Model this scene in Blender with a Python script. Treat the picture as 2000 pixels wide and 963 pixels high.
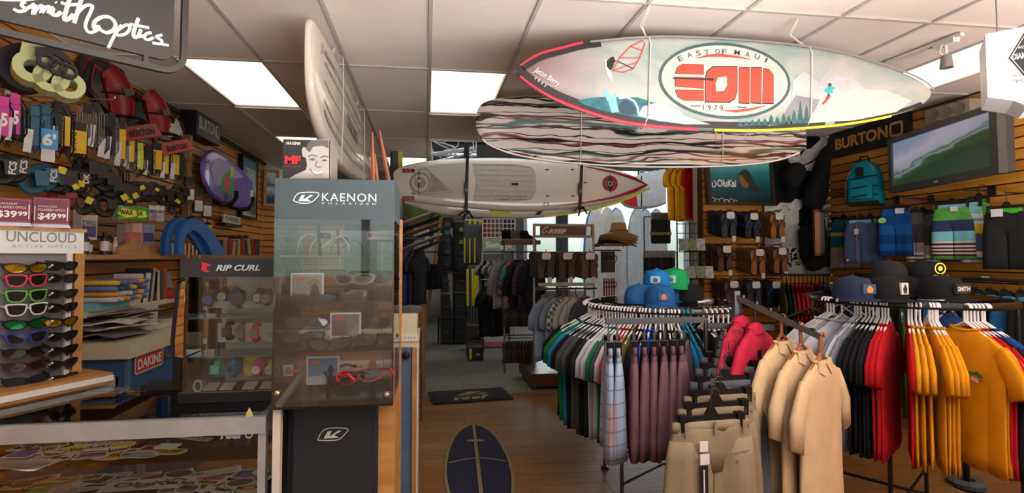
import bpy, math, random
from mathutils import Vector, Matrix
random.seed(7)
SC = bpy.context.scene
for o in list(bpy.data.objects): bpy.data.objects.remove(o)
COL = SC.collection
# ---------------------------------------------------------------- camera
CH, FPX, PPX, PPY = 1.6, 1020.0, 970.0, 460.0
YAW, PIT = math.atan(.1353), math.atan(.0392)
cam = bpy.data.cameras.new('camera'); camo = bpy.data.objects.new('camera', cam); COL.objects.link(camo)
camo.location = (0, 0, CH); camo.rotation_euler = (math.pi/2+PIT, 0, -YAW)
cam.sensor_width = 36; cam.lens = FPX/2000*36; cam.clip_start = .05
cam.shift_x = (1000-PPX)/2000; cam.shift_y = (PPY-481.5)/2000
SC.camera = camo
# ---------------------------------------------------------------- world, daylight, exposure
W = bpy.data.worlds.new('world'); SC.world = W; W.use_nodes = True
wn, wl = W.node_tree.nodes, W.node_tree.links
bg = wn['Background']; bg.inputs[1].default_value = 1.6
tcw = wn.new('ShaderNodeTexCoord'); sx = wn.new('ShaderNodeSeparateXYZ'); rw = wn.new('ShaderNodeValToRGB')
wl.new(tcw.outputs['Generated'], sx.inputs[0]); wl.new(sx.outputs[2], rw.inputs[0]); wl.new(rw.outputs[0], bg.inputs[0])
rw.color_ramp.elements[0].position = .0; rw.color_ramp.elements[0].color = (.42, .50, .40, 1)
rw.color_ramp.elements[1].position = .09; rw.color_ramp.elements[1].color = (.86, .93, .97, 1)
def area(name, loc, rot, sx_, sy_, power, col=(1, 1, 1), spread=180):
    l = bpy.data.lights.new(name, 'AREA'); l.shape = 'RECTANGLE'; l.size = sx_; l.size_y = sy_
    l.energy = power; l.color = col; l.spread = math.radians(spread)
    o = bpy.data.objects.new(name, l); COL.objects.link(o); o.location = loc; o.rotation_euler = rot
    o.visible_glossy = True
    return o
# added uplight out of view, stands in for daylight bouncing up from the shop front
area('added_uplight', (2.3, -.3, 1.24), (math.pi, 0, 0), 4.4, 1.8, 520, (1, .965, .94))
# daylight of the rear window
area('rear_window_daylight', (4.3, 12.2, 2.3), (math.radians(-90), 0, 0), 3.6, 2.6, 130, (.92, .97, 1))
SC.view_settings.view_transform = 'Standard'; SC.view_settings.look = 'None'
SC.view_settings.gamma = 1; SC.view_settings.use_curve_mapping = False
SC.view_settings.exposure = 0.0
SC.cycles.max_bounces = 6; SC.cycles.transparent_max_bounces = 24; SC.cycles.caustics_reflective = False; SC.cycles.caustics_refractive = False
SC.cycles.sample_clamp_indirect = 3
# ---------------------------------------------------------------- pixel rays (to survey real positions)
CR = Vector((math.cos(YAW), -math.sin(YAW), 0)); CF = Vector((math.sin(YAW)*math.cos(PIT), math.cos(YAW)*math.cos(PIT), math.sin(PIT)))
CU = CR.cross(CF); C0 = Vector((0, 0, CH))
def ray(px, py): return CR*((px-PPX)/FPX) + CU*(-(py-PPY)/FPX) + CF
def aY(px, py, Y): d = ray(px, py); return C0 + d*(Y/d.y)
def aX(px, py, X): d = ray(px, py); return C0 + d*(X/d.x)
def aZ(px, py, Z): d = ray(px, py); return C0 + d*((Z-CH)/d.z)
# ---------------------------------------------------------------- materials
def lin(c): return tuple(((v/255/12.92) if v/255 <= .04045 else ((v/255+.055)/1.055)**2.4) for v in c)
MATS = {}
def M(c, rough=.6, metal=0, var=.1, sc=14, bump=0, emit=0, spec=.4, bsc=None, sheen=0, coat=0):
    key = (tuple(c), rough, metal, var, sc, bump, emit, spec, bsc, sheen, coat)
    if key in MATS: return MATS[key]
    m = bpy.data.materials.new('mat_%d' % len(MATS)); MATS[key] = m; m.use_nodes = True
    n, l = m.node_tree.nodes, m.node_tree.links; b = n['Principled BSDF']
    L = lin(c)
    b.inputs['Roughness'].default_value = rough; b.inputs['Metallic'].default_value = metal
    b.inputs['Specular IOR Level'].default_value = spec
    if coat: b.inputs['Coat Weight'].default_value = coat; b.inputs['Coat Roughness'].default_value = .05
    if sheen: b.inputs['Sheen Weight'].default_value = sheen
    t = n.new('ShaderNodeTexCoord'); no = n.new('ShaderNodeTexNoise'); no.inputs['Scale'].default_value = sc; no.inputs['Detail'].default_value = 3
    l.new(t.outputs['Object'], no.inputs['Vector'])
    r = n.new('ShaderNodeValToRGB'); l.new(no.outputs[0], r.inputs[0]); l.new(r.outputs[0], b.inputs['Base Color'])
    r.color_ramp.elements[0].position = .3; r.color_ramp.elements[1].position = .7
    r.color_ramp.elements[0].color = tuple(max(0, v*(1-var)) for v in L)+(1,)
    r.color_ramp.elements[1].color = tuple(min(1, v*(1+var)) for v in L)+(1,)
    if bump:
        bn = n.new('ShaderNodeTexNoise'); bn.inputs['Scale'].default_value = bsc or sc*8; bn.inputs['Detail'].default_value = 2
        l.new(t.outputs['Object'], bn.inputs['Vector'])
        bp = n.new('ShaderNodeBump'); bp.inputs['Strength'].default_value = bump; bp.inputs['Distance'].default_value = .01
        l.new(bn.outputs[0], bp.inputs['Height']); l.new(bp.outputs[0], b.inputs['Normal'])
    if emit:
        b.inputs['Emission Color'].default_value = L+(1,); b.inputs['Emission Strength'].default_value = emit
    return m
def nodes_mat(key, rough=.5, spec=.4, coat=0):
    m = bpy.data.materials.new(key); m.use_nodes = True; n, l = m.node_tree.nodes, m.node_tree.links; b = n['Principled BSDF']
    b.inputs['Roughness'].default_value = rough; b.inputs['Specular IOR Level'].default_value = spec
    if coat: b.inputs['Coat Weight'].default_value = coat; b.inputs['Coat Roughness'].default_value = .06
    t = n.new('ShaderNodeTexCoord')
    return m, n, l, b, t
def ramp(n, stops, interp='LINEAR'):
    r = n.new('ShaderNodeValToRGB'); cr = r.color_ramp; cr.interpolation = interp
    while len(cr.elements) < len(stops): cr.elements.new(.5)
    for e, (p, c) in zip(cr.elements, sorted(stops, key=lambda s: s[0])): e.position = p; e.color = lin(c)+(1,)
    return r
def glass(name, tint=(235, 245, 240), refl=.08):
    m = bpy.data.materials.new(name); m.use_nodes = True; n, l = m.node_tree.nodes, m.node_tree.links
    n.remove(n['Principled BSDF']); out = n['Material Output']
    tr = n.new('ShaderNodeBsdfTransparent'); gl = n.new('ShaderNodeBsdfGlossy'); gl.inputs['Roughness'].default_value = .03
    tr.inputs[0].default_value = lin(tint)+(1,)
    fr = n.new('ShaderNodeFresnel'); fr.inputs[0].default_value = 1.45; ad = n.new('ShaderNodeMath'); ad.operation = 'ADD'; ad.inputs[1].default_value = refl-.04
    no = n.new('ShaderNodeTexNoise'); no.inputs['Scale'].default_value = 3
    l.new(fr.outputs[0], ad.inputs[0]); mx = n.new('ShaderNodeMixShader'); l.new(ad.outputs[0], mx.inputs[0])
    l.new(tr.outputs[0], mx.inputs[1]); l.new(gl.outputs[0], mx.inputs[2]); l.new(mx.outputs[0], out.inputs[0])
    return m
GLASS = glass('clear_glass', (249, 251, 250), .09); ACRY = glass('acrylic', (250, 251, 251), .11)
def wood(c1, c2, rough=.5, ax=0, sc=3, spec=.4):
    m, n, l, b, t = nodes_mat('wood', rough, spec)
    mp = n.new('ShaderNodeMapping'); s = [sc*6]*3; s[ax] = sc*.5; mp.inputs['Scale'].default_value = s
    no = n.new('ShaderNodeTexNoise'); no.inputs['Scale'].default_value = 1.5; no.inputs['Detail'].default_value = 5; no.inputs['Distortion'].default_value = .6
    oi = n.new('ShaderNodeObjectInfo'); ad = n.new('ShaderNodeVectorMath'); ad.operation = 'ADD'
    l.new(t.outputs['Object'], ad.inputs[0]); l.new(oi.outputs['Random'], ad.inputs[1])
    l.new(ad.outputs[0], mp.inputs[0]); l.new(mp.outputs[0], no.inputs['Vector'])
    r = ramp(n, [(.3, c1), (.7, c2)]); l.new(no.outputs[0], r.inputs[0])
    hs = n.new('ShaderNodeHueSaturation'); ma = n.new('ShaderNodeMapRange'); ma.inputs[3].default_value = .82; ma.inputs[4].default_value = 1.14
    l.new(oi.outputs['Random'], ma.inputs[0]); l.new(ma.outputs[0], hs.inputs['Value']); l.new(r.outputs[0], hs.inputs['Color'])
    l.new(hs.outputs[0], b.inputs['Base Color'])
    return m
# ---------------------------------------------------------------- mesh builder
def rotm(rx=0, ry=0, rz=0): return (Matrix.Rotation(rz, 3, 'Z') @ Matrix.Rotation(ry, 3, 'Y') @ Matrix.Rotation(rx, 3, 'X'))
class MB:
    def __init__(s): s.v = []; s.f = []; s.m = []
    def add(s, vs, fs, mi=0):
        k = len(s.v); s.v += [tuple(v) for v in vs]; s.f += [tuple(i+k for i in f) for f in fs]; s.m += [mi]*len(fs); return s
    def box(s, c, d, R=None, mi=0):
        c = Vector(c); h = [x/2 for x in d]
        vs = [Vector((a*h[0], b*h[1], e*h[2])) for a in (-1, 1) for b in (-1, 1) for e in (-1, 1)]
        if R is not None: vs = [R @ v for v in vs]
        return s.add([c+v for v in vs], [(0, 1, 3, 2), (4, 6, 7, 5), (0, 4, 5, 1), (2, 3, 7, 6), (0, 2, 6, 4), (1, 5, 7, 3)], mi)
    def b2(s, lo, hi, mi=0):
        return s.box([(a+b)/2 for a, b in zip(lo, hi)], [abs(b-a) for a, b in zip(lo, hi)], None, mi)
    def loft(s, rings, cap=True, closed=True, mi=0):
        n = len(rings[0]); vs = [p for r in rings for p in r]; fs = []
        for i in range(len(rings)-1):
            for j in range(n if closed else n-1):
                a, b = i*n+j, i*n+(j+1) % n; fs.append((a, b, b+n, a+n))
        if cap and closed: fs.append(tuple(range(n-1, -1, -1))); fs.append(tuple((len(rings)-1)*n+j for j in range(n)))
        return s.add(vs, fs, mi)
    def tube(s, pts, r, n=6, closed=False, mi=0, flat=1.0):
        pts = [Vector(p) for p in pts]; rings = []; N = len(pts); up0 = None
        for i, p in enumerate(pts):
            a = pts[(i-1) % N] if (closed or i > 0) else pts[i]; b = pts[(i+1) % N] if (closed or i < N-1) else pts[i]
            d = (b-a).normalized() if (b-a).length > 1e-9 else Vector((0, 0, 1))
            if up0 is None: up0 = Vector((0, 0, 1)) if abs(d.z) < .9 else Vector((0, 1, 0))
            x = d.cross(up0)
            if x.length < 1e-6: x = d.orthogonal()
            x.normalize(); y = x.cross(d).normalized(); up0 = y
            rr = r[i] if isinstance(r, (list, tuple)) else r
            rings.append([p+x*(rr*math.cos(2*math.pi*k/n))+y*(rr*flat*math.sin(2*math.pi*k/n)) for k in range(n)])
        if closed: rings.append(rings[0]); return s.loft(rings, False, True, mi)
        return s.loft(rings, True, True, mi)
    def bar(s, p, q, w, h, mi=0):
        p, q = Vector(p), Vector(q); d = (q-p); L = d.length; d.normalize()
        up = Vector((0, 0, 1)) if abs(d.z) < .95 else Vector((0, 1, 0))
        x = d.cross(up).normalized(); y = x.cross(d)
        R = Matrix((x, d, y)).transposed(); return s.box((p+q)/2, (w, L, h), R, mi)
    def prism(s, pts, y0, y1, mi=0):   # outline in x,z, pushed along y
        n = len(pts); vs = [(x, y0, z) for x, z in pts]+[(x, y1, z) for x, z in pts]
        fs = [tuple(range(n)), tuple(range(2*n-1, n-1, -1))]+[(i, i+n, (i+1) % n+n, (i+1) % n) for i in range(n)]
        return s.add(vs, fs, mi)
    def ring(s, outer, inner, y0, y1, mi=0):   # two outlines of equal count
        n = len(outer); vs = [(x, y0, z) for x, z in outer]+[(x, y0, z) for x, z in inner]+[(x, y1, z) for x, z in outer]+[(x, y1, z) for x, z in inner]
        fs = []
        for i in range(n):
            j = (i+1) % n; fs += [(i, j, n+j, n+i), (2*n+i, 3*n+i, 3*n+j, 2*n+j), (i, 2*n+i, 2*n+j, j), (n+i, n+j, 3*n+j, 3*n+i)]
        return s.add(vs, fs, mi)
    def lathe(s, prof, n=14, c=(0, 0, 0), mi=0, R=None, sx=1, sy=1):
        rings = []
        for r, z in prof:
            ring = [Vector((r*sx*math.cos(2*math.pi*k/n), r*sy*math.sin(2*math.pi*k/n), z)) for k in range(n)]
            if R is not None: ring = [R @ p for p in ring]
            rings.append([p+Vector(c) for p in ring])
        return s.loft(rings, True, True, mi)
    def ribbon(s, pts, w, y0, y1, mi=0, closed=False):   # flat stroke in x,z
        pts = [Vector((p[0], p[1])) for p in pts]; N = len(pts); L = []; Rr = []
        for i, p in enumerate(pts):
            a = pts[(i-1) % N] if (closed or i > 0) else p; b = pts[(i+1) % N] if (closed or i < N-1) else p
            d = (b-a); d = d.normalized() if d.length > 1e-9 else Vector((1, 0)); nn = Vector((-d.y, d.x))
            ww = w[i] if isinstance(w, (list, tuple)) else w
            L.append(p+nn*ww/2); Rr.append(p-nn*ww/2)
        if closed: return s.ring(L, Rr, y0, y1, mi)
        return s.prism_strip(L, Rr, y0, y1, mi)
    def prism_strip(s, L, Rr, y0, y1, mi=0):
        n = len(L); vs = [(p[0], y0, p[1]) for p in L]+[(p[0], y0, p[1]) for p in Rr]+[(p[0], y1, p[1]) for p in L]+[(p[0], y1, p[1]) for p in Rr]
        fs = []
        for i in range(n-1):
            fs += [(i, i+1, n+i+1, n+i), (2*n+i, 3*n+i, 3*n+i+1, 2*n+i+1), (i, 2*n+i, 2*n+i+1, i+1), (n+i, n+i+1, 3*n+i+1, 3*n+i)]
        fs += [(0, n, 3*n, 2*n), (n-1, 3*n-1, 4*n-1, 2*n-1)]
        return s.add(vs, fs, mi)
    def mesh(s, name, mats, smooth=False):
        me = bpy.data.meshes.new(name); me.from_pydata(s.v, [], s.f)
        for m in (mats if isinstance(mats, (list, tuple)) else [mats]): me.materials.append(m)
        if any(s.m): me.polygons.foreach_set('material_index', s.m)
        me.polygons.foreach_set('use_smooth', [bool(smooth)]*len(me.polygons))
        if smooth and smooth != 2:
            try: me.set_sharp_from_angle(angle=math.radians(40))
            except Exception: pass
        me.update(); return me
    def build(s, name, mats, par=None, smooth=False, loc=None, rot=None):
        return ob(name, s.mesh(name, mats, smooth), par, loc, rot)
def ob(name, me, par=None, loc=None, rot=None):
    o = bpy.data.objects.new(name, me); COL.objects.link(o)
    if par is not None: o.parent = par
    if loc is not None: o.location = loc
    if rot is not None: o.rotation_euler = rot
    return o
def tag(o, label, cat, group=None):
    o['label'] = label; o['category'] = cat
    if group: o['group'] = group
    return o
def struct(o): o['kind'] = 'structure'; return o
def stuff(o): o['kind'] = 'stuff'; return o
def E(name, label, cat, loc=(0, 0, 0), rz=0, group=None, rot=None):
    o = bpy.data.objects.new(name, None); COL.objects.link(o); o.location = loc
    o.rotation_euler = rot if rot else (0, 0, rz); o.empty_display_size = .05
    return tag(o, label, cat, group)
def dup(root, loc=None, rot=None, label=None, group=None, scale=None):
    kids = [(c, list(c.children)) for c in root.children]
    r = root.copy(); COL.objects.link(r)
    if loc is not None: r.location = loc
    if rot is not None: r.rotation_euler = rot if isinstance(rot, (tuple, list)) else (0, 0, rot)
    if scale is not None: r.scale = scale if isinstance(scale, (tuple, list)) else (scale,)*3
    if label: r['label'] = label
    if group: r['group'] = group
    for c, gs in kids:
        k = c.copy(); COL.objects.link(k); k.parent = r
        for g in gs: q = g.copy(); COL.objects.link(q); q.parent = k
    return r
# text as flat mesh in local x,z; fitted to a box
TXT = {}
def txtmesh(s, shear=0, bold=0, space=1.0):
    k = (s, shear, bold, space)
    if k in TXT: return TXT[k]
    c = bpy.data.curves.new('t', 'FONT'); c.body = s; c.shear = shear; c.offset = bold; c.space_character = space; c.resolution_u = 3
    o = bpy.data.objects.new('t', c); COL.objects.link(o); bpy.context.view_layer.update()
    me = bpy.data.meshes.new_from_object(o.evaluated_get(bpy.context.evaluated_depsgraph_get()))
    vs = [v.co.copy() for v in me.vertices]; fs = [tuple(p.vertices) for p in me.polygons]
    bpy.data.objects.remove(o); bpy.data.meshes.remove(me)
    x0 = min(v.x for v in vs); x1 = max(v.x for v in vs); y0 = min(v.y for v in vs); y1 = max(v.y for v in vs)
    TXT[k] = ([((v.x-x0)/(x1-x0), (v.y-y0)/(y1-y0)) for v in vs], fs); return TXT[k]
def T(par, s, x, z, w, h, mat, y=-.002, name='lettering', shear=0, bold=0, space=1.0, rot=0, fn=None):
    vs, fs = txtmesh(s, shear, bold, space); cr, sr = math.cos(rot), math.sin(rot)
    P = []
    for a, b in vs:
        u, v = a*w, b*h; P.append((x+u*cr-v*sr, y, z+u*sr+v*cr))
    if fn: P = [fn(p) for p in P]
    mb = MB(); mb.add(P, fs); return mb.build(name, mat, par)
def Fl(par, pts, mat, y=-.0015, name='print', t=.001):
    return MB().prism(pts, y, y+t).build(name, mat, par)
def St(par, pts, w, mat, y=-.002, name='line', closed=False, t=.001):
    return MB().ribbon(pts, w, y, y+t, 0, closed).build(name, mat, par)
def circ(cx, cz, r, n=20, rz=None, a0=0, a1=2*math.pi):
    full = abs(a1-a0-2*math.pi) < 1e-6
    return [(cx+r*math.cos(a0+(a1-a0)*k/(n if full else n-1)), cz+(rz or r)*math.sin(a0+(a1-a0)*k/(n if full else n-1))) for k in range(n)]
def rrect(x0, z0, x1, z1, r, n=5):
    P = []
    for cx, cz, a in ((x1-r, z1-r, 0), (x0+r, z1-r, 90), (x0+r, z0+r, 180), (x1-r, z0+r, 270)):
        for k in range(n): t = math.radians(a+90*k/(n-1)); P.append((cx+r*math.cos(t), cz+r*math.sin(t)))
    return P
WHITE = M((225, 222, 218), .5, var=.03); BLACK = M((18, 18, 20), .5, var=.2); CHROME = M((96, 97, 102), .4, 1, var=.05)
OFFW = M((205, 200, 192), .5); DKGREY = M((52, 54, 58), .5); PLBLK = M((14, 14, 15), .35)
# ================================================================ the setting
HC = CH+1.432                                   # ceiling height
XL, XR, YC = -2.405, 4.76, 5.62                 # left wall, right wall, corner of the right wall
GX0, GY0 = .02, 3.99
YF, YB, XB = -1.6, 12.5, 7.2
pm = wood((126, 90, 48), (148, 108, 62), .38, 0, 3)
fl = struct(MB().b2((XL-.2, YF-.2, -.12), (XR+.2, 6.05, -.013)).build('floor', wood((96, 66, 36), (120, 84, 48), .5)))
pl = [MB().b2((0, 0, -.012), (L-.003, .187, 0)).mesh('plank', pm) for L in (1.25, .8, .55)]
y = 2.3; k = 0
while y < 6.0:
    x = -.7-(k*.43) % 1.1
    while x < 4.7:
        i = random.choice((0, 0, 0, 1, 2)); L = (1.25, .8, .55)[i]
        if x+L > 4.75: break
        ob('plank', pl[i], fl, (x, y, 0)); x += L
    y += .19; k += 1
m, n, l, b, t = nodes_mat('carpet', .95, .1)
no = n.new('ShaderNodeTexNoise'); no.inputs['Scale'].default_value = 90; no.inputs['Detail'].default_value = 4; l.new(t.outputs['Object'], no.inputs['Vector'])
r = ramp(n, [(.3, (84, 82, 76)), (.7, (138, 134, 122))]); l.new(no.outputs[0], r.inputs[0]); l.new(r.outputs[0], b.inputs['Base Color'])
bp = n.new('ShaderNodeBump'); bp.inputs['Strength'].default_value = .6; bp.inputs['Distance'].default_value = .01; l.new(no.outputs[0], bp.inputs['Height']); l.new(bp.outputs[0], b.inputs['Normal'])
struct(MB().b2((XL-.2, 6.05, -.12), (XB+.1, YB+.1, .004)).build('floor_carpet', m))
struct(MB().b2((XL, 6.03, -.01), (XR, 6.07, .009)).build('trim_1', M((120, 95, 60), .4)))
# ceiling: tiles in a T-bar grid
m, n, l, b, t = nodes_mat('ceiling_tile', .95, .1)
oi = n.new('ShaderNodeObjectInfo'); va = n.new('ShaderNodeVectorMath'); va.operation = 'ADD'; l.new(t.outputs['Object'], va.inputs[0]); l.new(oi.outputs['Random'], va.inputs[1])
no = n.new('ShaderNodeTexNoise'); no.inputs['Scale'].default_value = 1.4; no.inputs['Detail'].default_value = 3; l.new(va.outputs[0], no.inputs['Vector'])
r = ramp(n, [(.3, (228, 217, 209)), (.75, (243, 234, 227))]); l.new(no.outputs[0], r.inputs[0])
n2 = n.new('ShaderNodeTexVoronoi'); n2.inputs['Scale'].default_value = 46; l.new(va.outputs[0], n2.inputs['Vector'])
r2 = ramp(n, [(.05, (150, 140, 130)), (.13, (255, 255, 255))]); l.new(n2.outputs[0], r2.inputs[0])
mx = n.new('ShaderNodeMix'); mx.data_type = 'RGBA'; mx.blend_type = 'MULTIPLY'; mx.inputs[0].default_value = .35
l.new(r.outputs[0], mx.inputs[6]); l.new(r2.outputs[0], mx.inputs[7]); l.new(mx.outputs[2], b.inputs['Base Color'])
n3 = n.new('ShaderNodeTexNoise'); n3.inputs['Scale'].default_value = 110; l.new(va.outputs[0], n3.inputs['Vector'])
bp = n.new('ShaderNodeBump'); bp.inputs['Strength'].default_value = .25; bp.inputs['Distance'].default_value = .004; l.new(n3.outputs[0], bp.inputs['Height']); l.new(bp.outputs[0], b.inputs['Normal'])
tilem = m
panels = {(-3, 0), (0, 0), (6, -1), (-3, 2), (-1, 3)}
ce = struct(MB().b2((XL-.1, YF, HC+.05), (.02, 8.9, HC+.1)).b2((.02, YF, HC+.05), (XR+.1, 6.43, HC+.1)).build('ceiling', M((120, 115, 110))))
tl = MB().b2((.012, .012, .006), (.598, 1.208, .03)).mesh('ceiling_tile', tilem)
tl2 = MB().b2((.012, .012, .006), (.598, 1.208, .03)).mesh('ceiling_tile', tilem)
for i in range(-4, 8):
    for j in range(-5, 4):
        x, yy = GX0+.61*i, GY0+1.22*j
        if (i, j) in panels: continue
        if x >= 0 and yy > 6.3: continue
        if yy+1.22 < YF or x+.61 > XR+.6: continue
        o = ob('ceiling_tile', tl, ce, (x, yy, HC))
gb = MB(); gd = M((192, 185, 178), .5)
for i in range(-4, 9):
    x = GX0+.61*i; y1 = 6.43 if x > .1 else 8.87
    gb.b2((x-.011, YF, HC-.004), (x+.011, y1, HC+.02))
for j in range(-4, 5):
    yy = GY0+1.22*j; gb.b2((XL, yy-.011, HC-.0045), ((XR if yy < 6.5 else .02), yy+.011, HC+.02))
gb.build('grid_bars', gd, ce)
pem = M((255, 250, 226), .5, emit=1.32, var=.02)
for q, (i, j) in enumerate(sorted(panels)):
    x, yy = GX0+.61*i, GY0+1.22*j
    lab = {(-3, 0): 'fluorescent ceiling panel left of the hanging white surfboard', (0, 0): 'fluorescent ceiling panel in the middle, beside the painted surfboard nose',
           (6, -1): 'fluorescent ceiling panel at the right beside the track light', (-3, 2): 'far ceiling panel behind the boxed head portrait',
           (-1, 3): 'farthest ceiling panel behind the thin wooden sticks'}[i, j]
    e = E('ceiling_light', lab, 'ceiling light', (x, yy, HC), group='recessed fluorescent panels')
    MB().ring([(.0, .0), (.61, .0), (.61, 1.22), (.0, 1.22)], [(.022, .022), (.588, .022), (.588, 1.198), (.022, 1.198)], -.012, .02).build('frame', WHITE, e, rot=(math.pi/2, 0, 0))
    MB().b2((.02, .02, .004), (.59, 1.2, .012)).build('diffuser', pem, e)
    MB().b2((.015, .015, .03), (.595, 1.205, .045)).build('housing', WHITE, e)
    for f in e.children:
        if f.name.startswith('frame'): f.rotation_euler = (-math.pi/2, 0, 0); f.location = (0, 1.22, .0); f.scale = (1, 1, 1)
# slat walls
slm = wood((176, 114, 40), (206, 144, 62), .42, 0, 2.2)
def slatwall(name, p, q, z0, z1, back=.05, pitch=.0915):
    p, q = Vector(p), Vector(q); d = q-p; L = d.length; a = math.atan2(d.y, d.x)
    w = struct(MB().b2((0, .02, z0), (L, back+.08, z1)).build(name, M((70, 44, 18), .7), None, False, (p.x, p.y, 0), (0, 0, a)))
    n_ = int((z1-z0)/pitch); me = MB().box((L/2, .006, 0), (L-.002, .028, pitch-.012)).mesh('slat', slm)
    for i in range(n_): ob('slat', me, w, (0, .0, z0+pitch*(i+.5)))
    return w
slatwall('wall_left', (XL, YF, 0), (XL, 8.16, 0), 0, HC)
slatwall('wall_right', (XR, YC, 0), (XR, YF, 0), 0, HC)
slatwall('wall_back_right', (3.16, YC, 0), (XR, YC, 0), 0, HC)
slatwall('wall_left_rear', (XL, 8.17, 0), (-1.35, 8.95, 0), 0, 2.5)
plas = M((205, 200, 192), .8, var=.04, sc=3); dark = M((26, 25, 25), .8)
struct(MB().b2((XL-.1, 8.17, 2.5), (XL+.0, YB, 4.3)).b2((XL-.1, 8.17, 0), (XL, YB, 2.5)).build('wall_left_storage', plas))
struct(MB().b2((XL, 8.9, HC-.0), (.02, 8.98, 4.3)).b2((XL, 6.43, HC+.1), (.02, 6.5, 4.3)).b2((.02, 6.43, HC), (XB, 6.5, 4.3)).b2((.0, 6.43, HC), (.06, 8.9, 4.3)).build('wall_soffit', plas))
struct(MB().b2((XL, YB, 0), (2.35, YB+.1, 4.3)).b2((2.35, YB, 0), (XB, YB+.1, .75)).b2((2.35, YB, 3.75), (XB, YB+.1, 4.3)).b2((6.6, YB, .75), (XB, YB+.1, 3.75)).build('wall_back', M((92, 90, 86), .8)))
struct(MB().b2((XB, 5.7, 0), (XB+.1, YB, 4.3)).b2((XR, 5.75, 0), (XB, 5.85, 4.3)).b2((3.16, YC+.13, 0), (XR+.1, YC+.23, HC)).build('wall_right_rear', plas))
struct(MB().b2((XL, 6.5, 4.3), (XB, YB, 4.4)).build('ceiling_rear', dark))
# shop front behind the camera: sill raised to cut low daylight, header and posts with glass between
w = struct(MB().b2((XL, YF-.12, 0), (XR, YF, 1.4)).b2((XL, YF-.12, 2.95), (XR, YF, HC)).b2((XL, YF-.12, .55), (XL+.1, YF, 2.95)).b2((XR-.1, YF-.12, .55), (XR, YF, 2.95)).build('wall_front', plas))
fw = struct(E('window_1', 'shop front window behind the viewer', 'window')); del fw['category']
for x in (-.6, 1.2, 3.0): MB().b2((x-.04, YF-.1, 1.4), (x+.04, YF-.02, 2.95)).build('mullion', DKGREY, fw)
MB().b2((XL, YF-.1, 2.05), (XR, YF-.02, 2.12)).build('transom_bar', DKGREY, fw)
MB().b2((XL, YF-.5, 2.06), (XR, YF-.12, 2.09)).build('added_light_shelf', WHITE, fw)  # unseen reflector added to throw daylight up to the ceiling
# rear window
rwn = struct(E('window_2', 'tall window in the rear wall', 'window')); del rwn['category']
for x in (2.39, 3.25, 4.3, 5.4, 6.56): MB().b2((x-.045, YB-.04, .75), (x+.045, YB+.1, 3.75)).build('mullion', M((180, 184, 186), .4), rwn)
for x0, x1 in ((2.43, 3.2), (3.3, 4.25), (4.35, 5.35), (5.45, 6.5)): MB().b2((x0, YB+.03, .75), (x1, YB+.04, 3.75)).build('pane', GLASS, rwn)

dl = E('added_counter', 'broad white display counter by the shop front behind the viewer', 'counter', (2.3, -.3, 0))  # unseen counter added only to sit under the upward lamp
MB().b2((-2.25, -.93, 1.18), (2.25, .93, 1.22)).build('top', WHITE, dl); MB().b2((-2.2, -.9, 0), (2.2, .85, 1.18)).build('body', plas, dl)
# ================================================================ boards that hang from the ceiling
def interp(pts, x):
    if x <= pts[0][0]: return pts[0][1]
    for (a, b), (c, d) in zip(pts, pts[1:]):
        if x <= c: t = (x-a)/(c-a) if c > a else 0; return b+(d-b)*t
    return pts[-1][1]
def smooth_pts(P, n=5):
    out = []
    for i in range(len(P)-1):
        p0, p1, p2, p3 = P[max(0, i-1)], P[i], P[i+1], P[min(len(P)-1, i+2)]
        for k in range(n):
            t = k/n; q = []
            for a, b, c, d in zip(p0, p1, p2, p3): q.append(.5*((2*b)+(-a+c)*t+(2*a-5*b+4*c-d)*t*t+(-a+3*b-3*c+d)*t**3))
            out.append(tuple(q))
    return out+[tuple(P[-1])]
def boardmesh(top, bot, th, n=44, k=6, rock=None, tip=.5):
    x0, x1 = max(top[0][0], bot[0][0]), min(top[-1][0], bot[-1][0]); rings = []
    for i in range(n+1):
        s = .5-.5*math.cos(math.pi*i/n); x = x0+(x1-x0)*s
        a, b = interp(top, x), interp(bot, x); h = max((a-b)/2, .0015)
        r = min(th/2, h*.98); e = min(1, (s*(1-s)*4)**.35+.12); r = min(r, th/2*e+.002)
        yo = rock(s) if rock else 0; ring = []
        for j in range(k+1): t = math.pi*j/k; ring.append((x, yo-r*math.cos(t), a-r+r*math.sin(t)))
        for j in range(k+1): t = math.pi*j/k; ring.append((x, yo+r*math.cos(t), b+r-r*math.sin(t)))
        rings.append(ring)
    return MB().loft(rings)
def board_at(name, label, top, bot, Y, th, mat, n=44, part='body', cat='surfboard', rock=None):
    tp = smooth_pts([(aY(*p, Y).x, aY(*p, Y).z) for p in top]); bt = smooth_pts([(aY(*p, Y).x, aY(*p, Y).z) for p in bot])
    cx = (tp[0][0]+tp[-1][0])/2; cz = sum(p[1] for p in tp+bt)/len(tp+bt)
    e = E(name, label, cat, (cx, Y, cz))
    tp = [(x-cx, z-cz) for x, z in tp]; bt = [(x-cx, z-cz) for x, z in bt]
    boardmesh(tp, bt, th, n, rock=rock).build(part, mat, e, 1)
    L = lambda px, py: (aY(px, py, Y).x-cx, aY(px, py, Y).z-cz)
    return e, L, tp, bt
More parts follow.
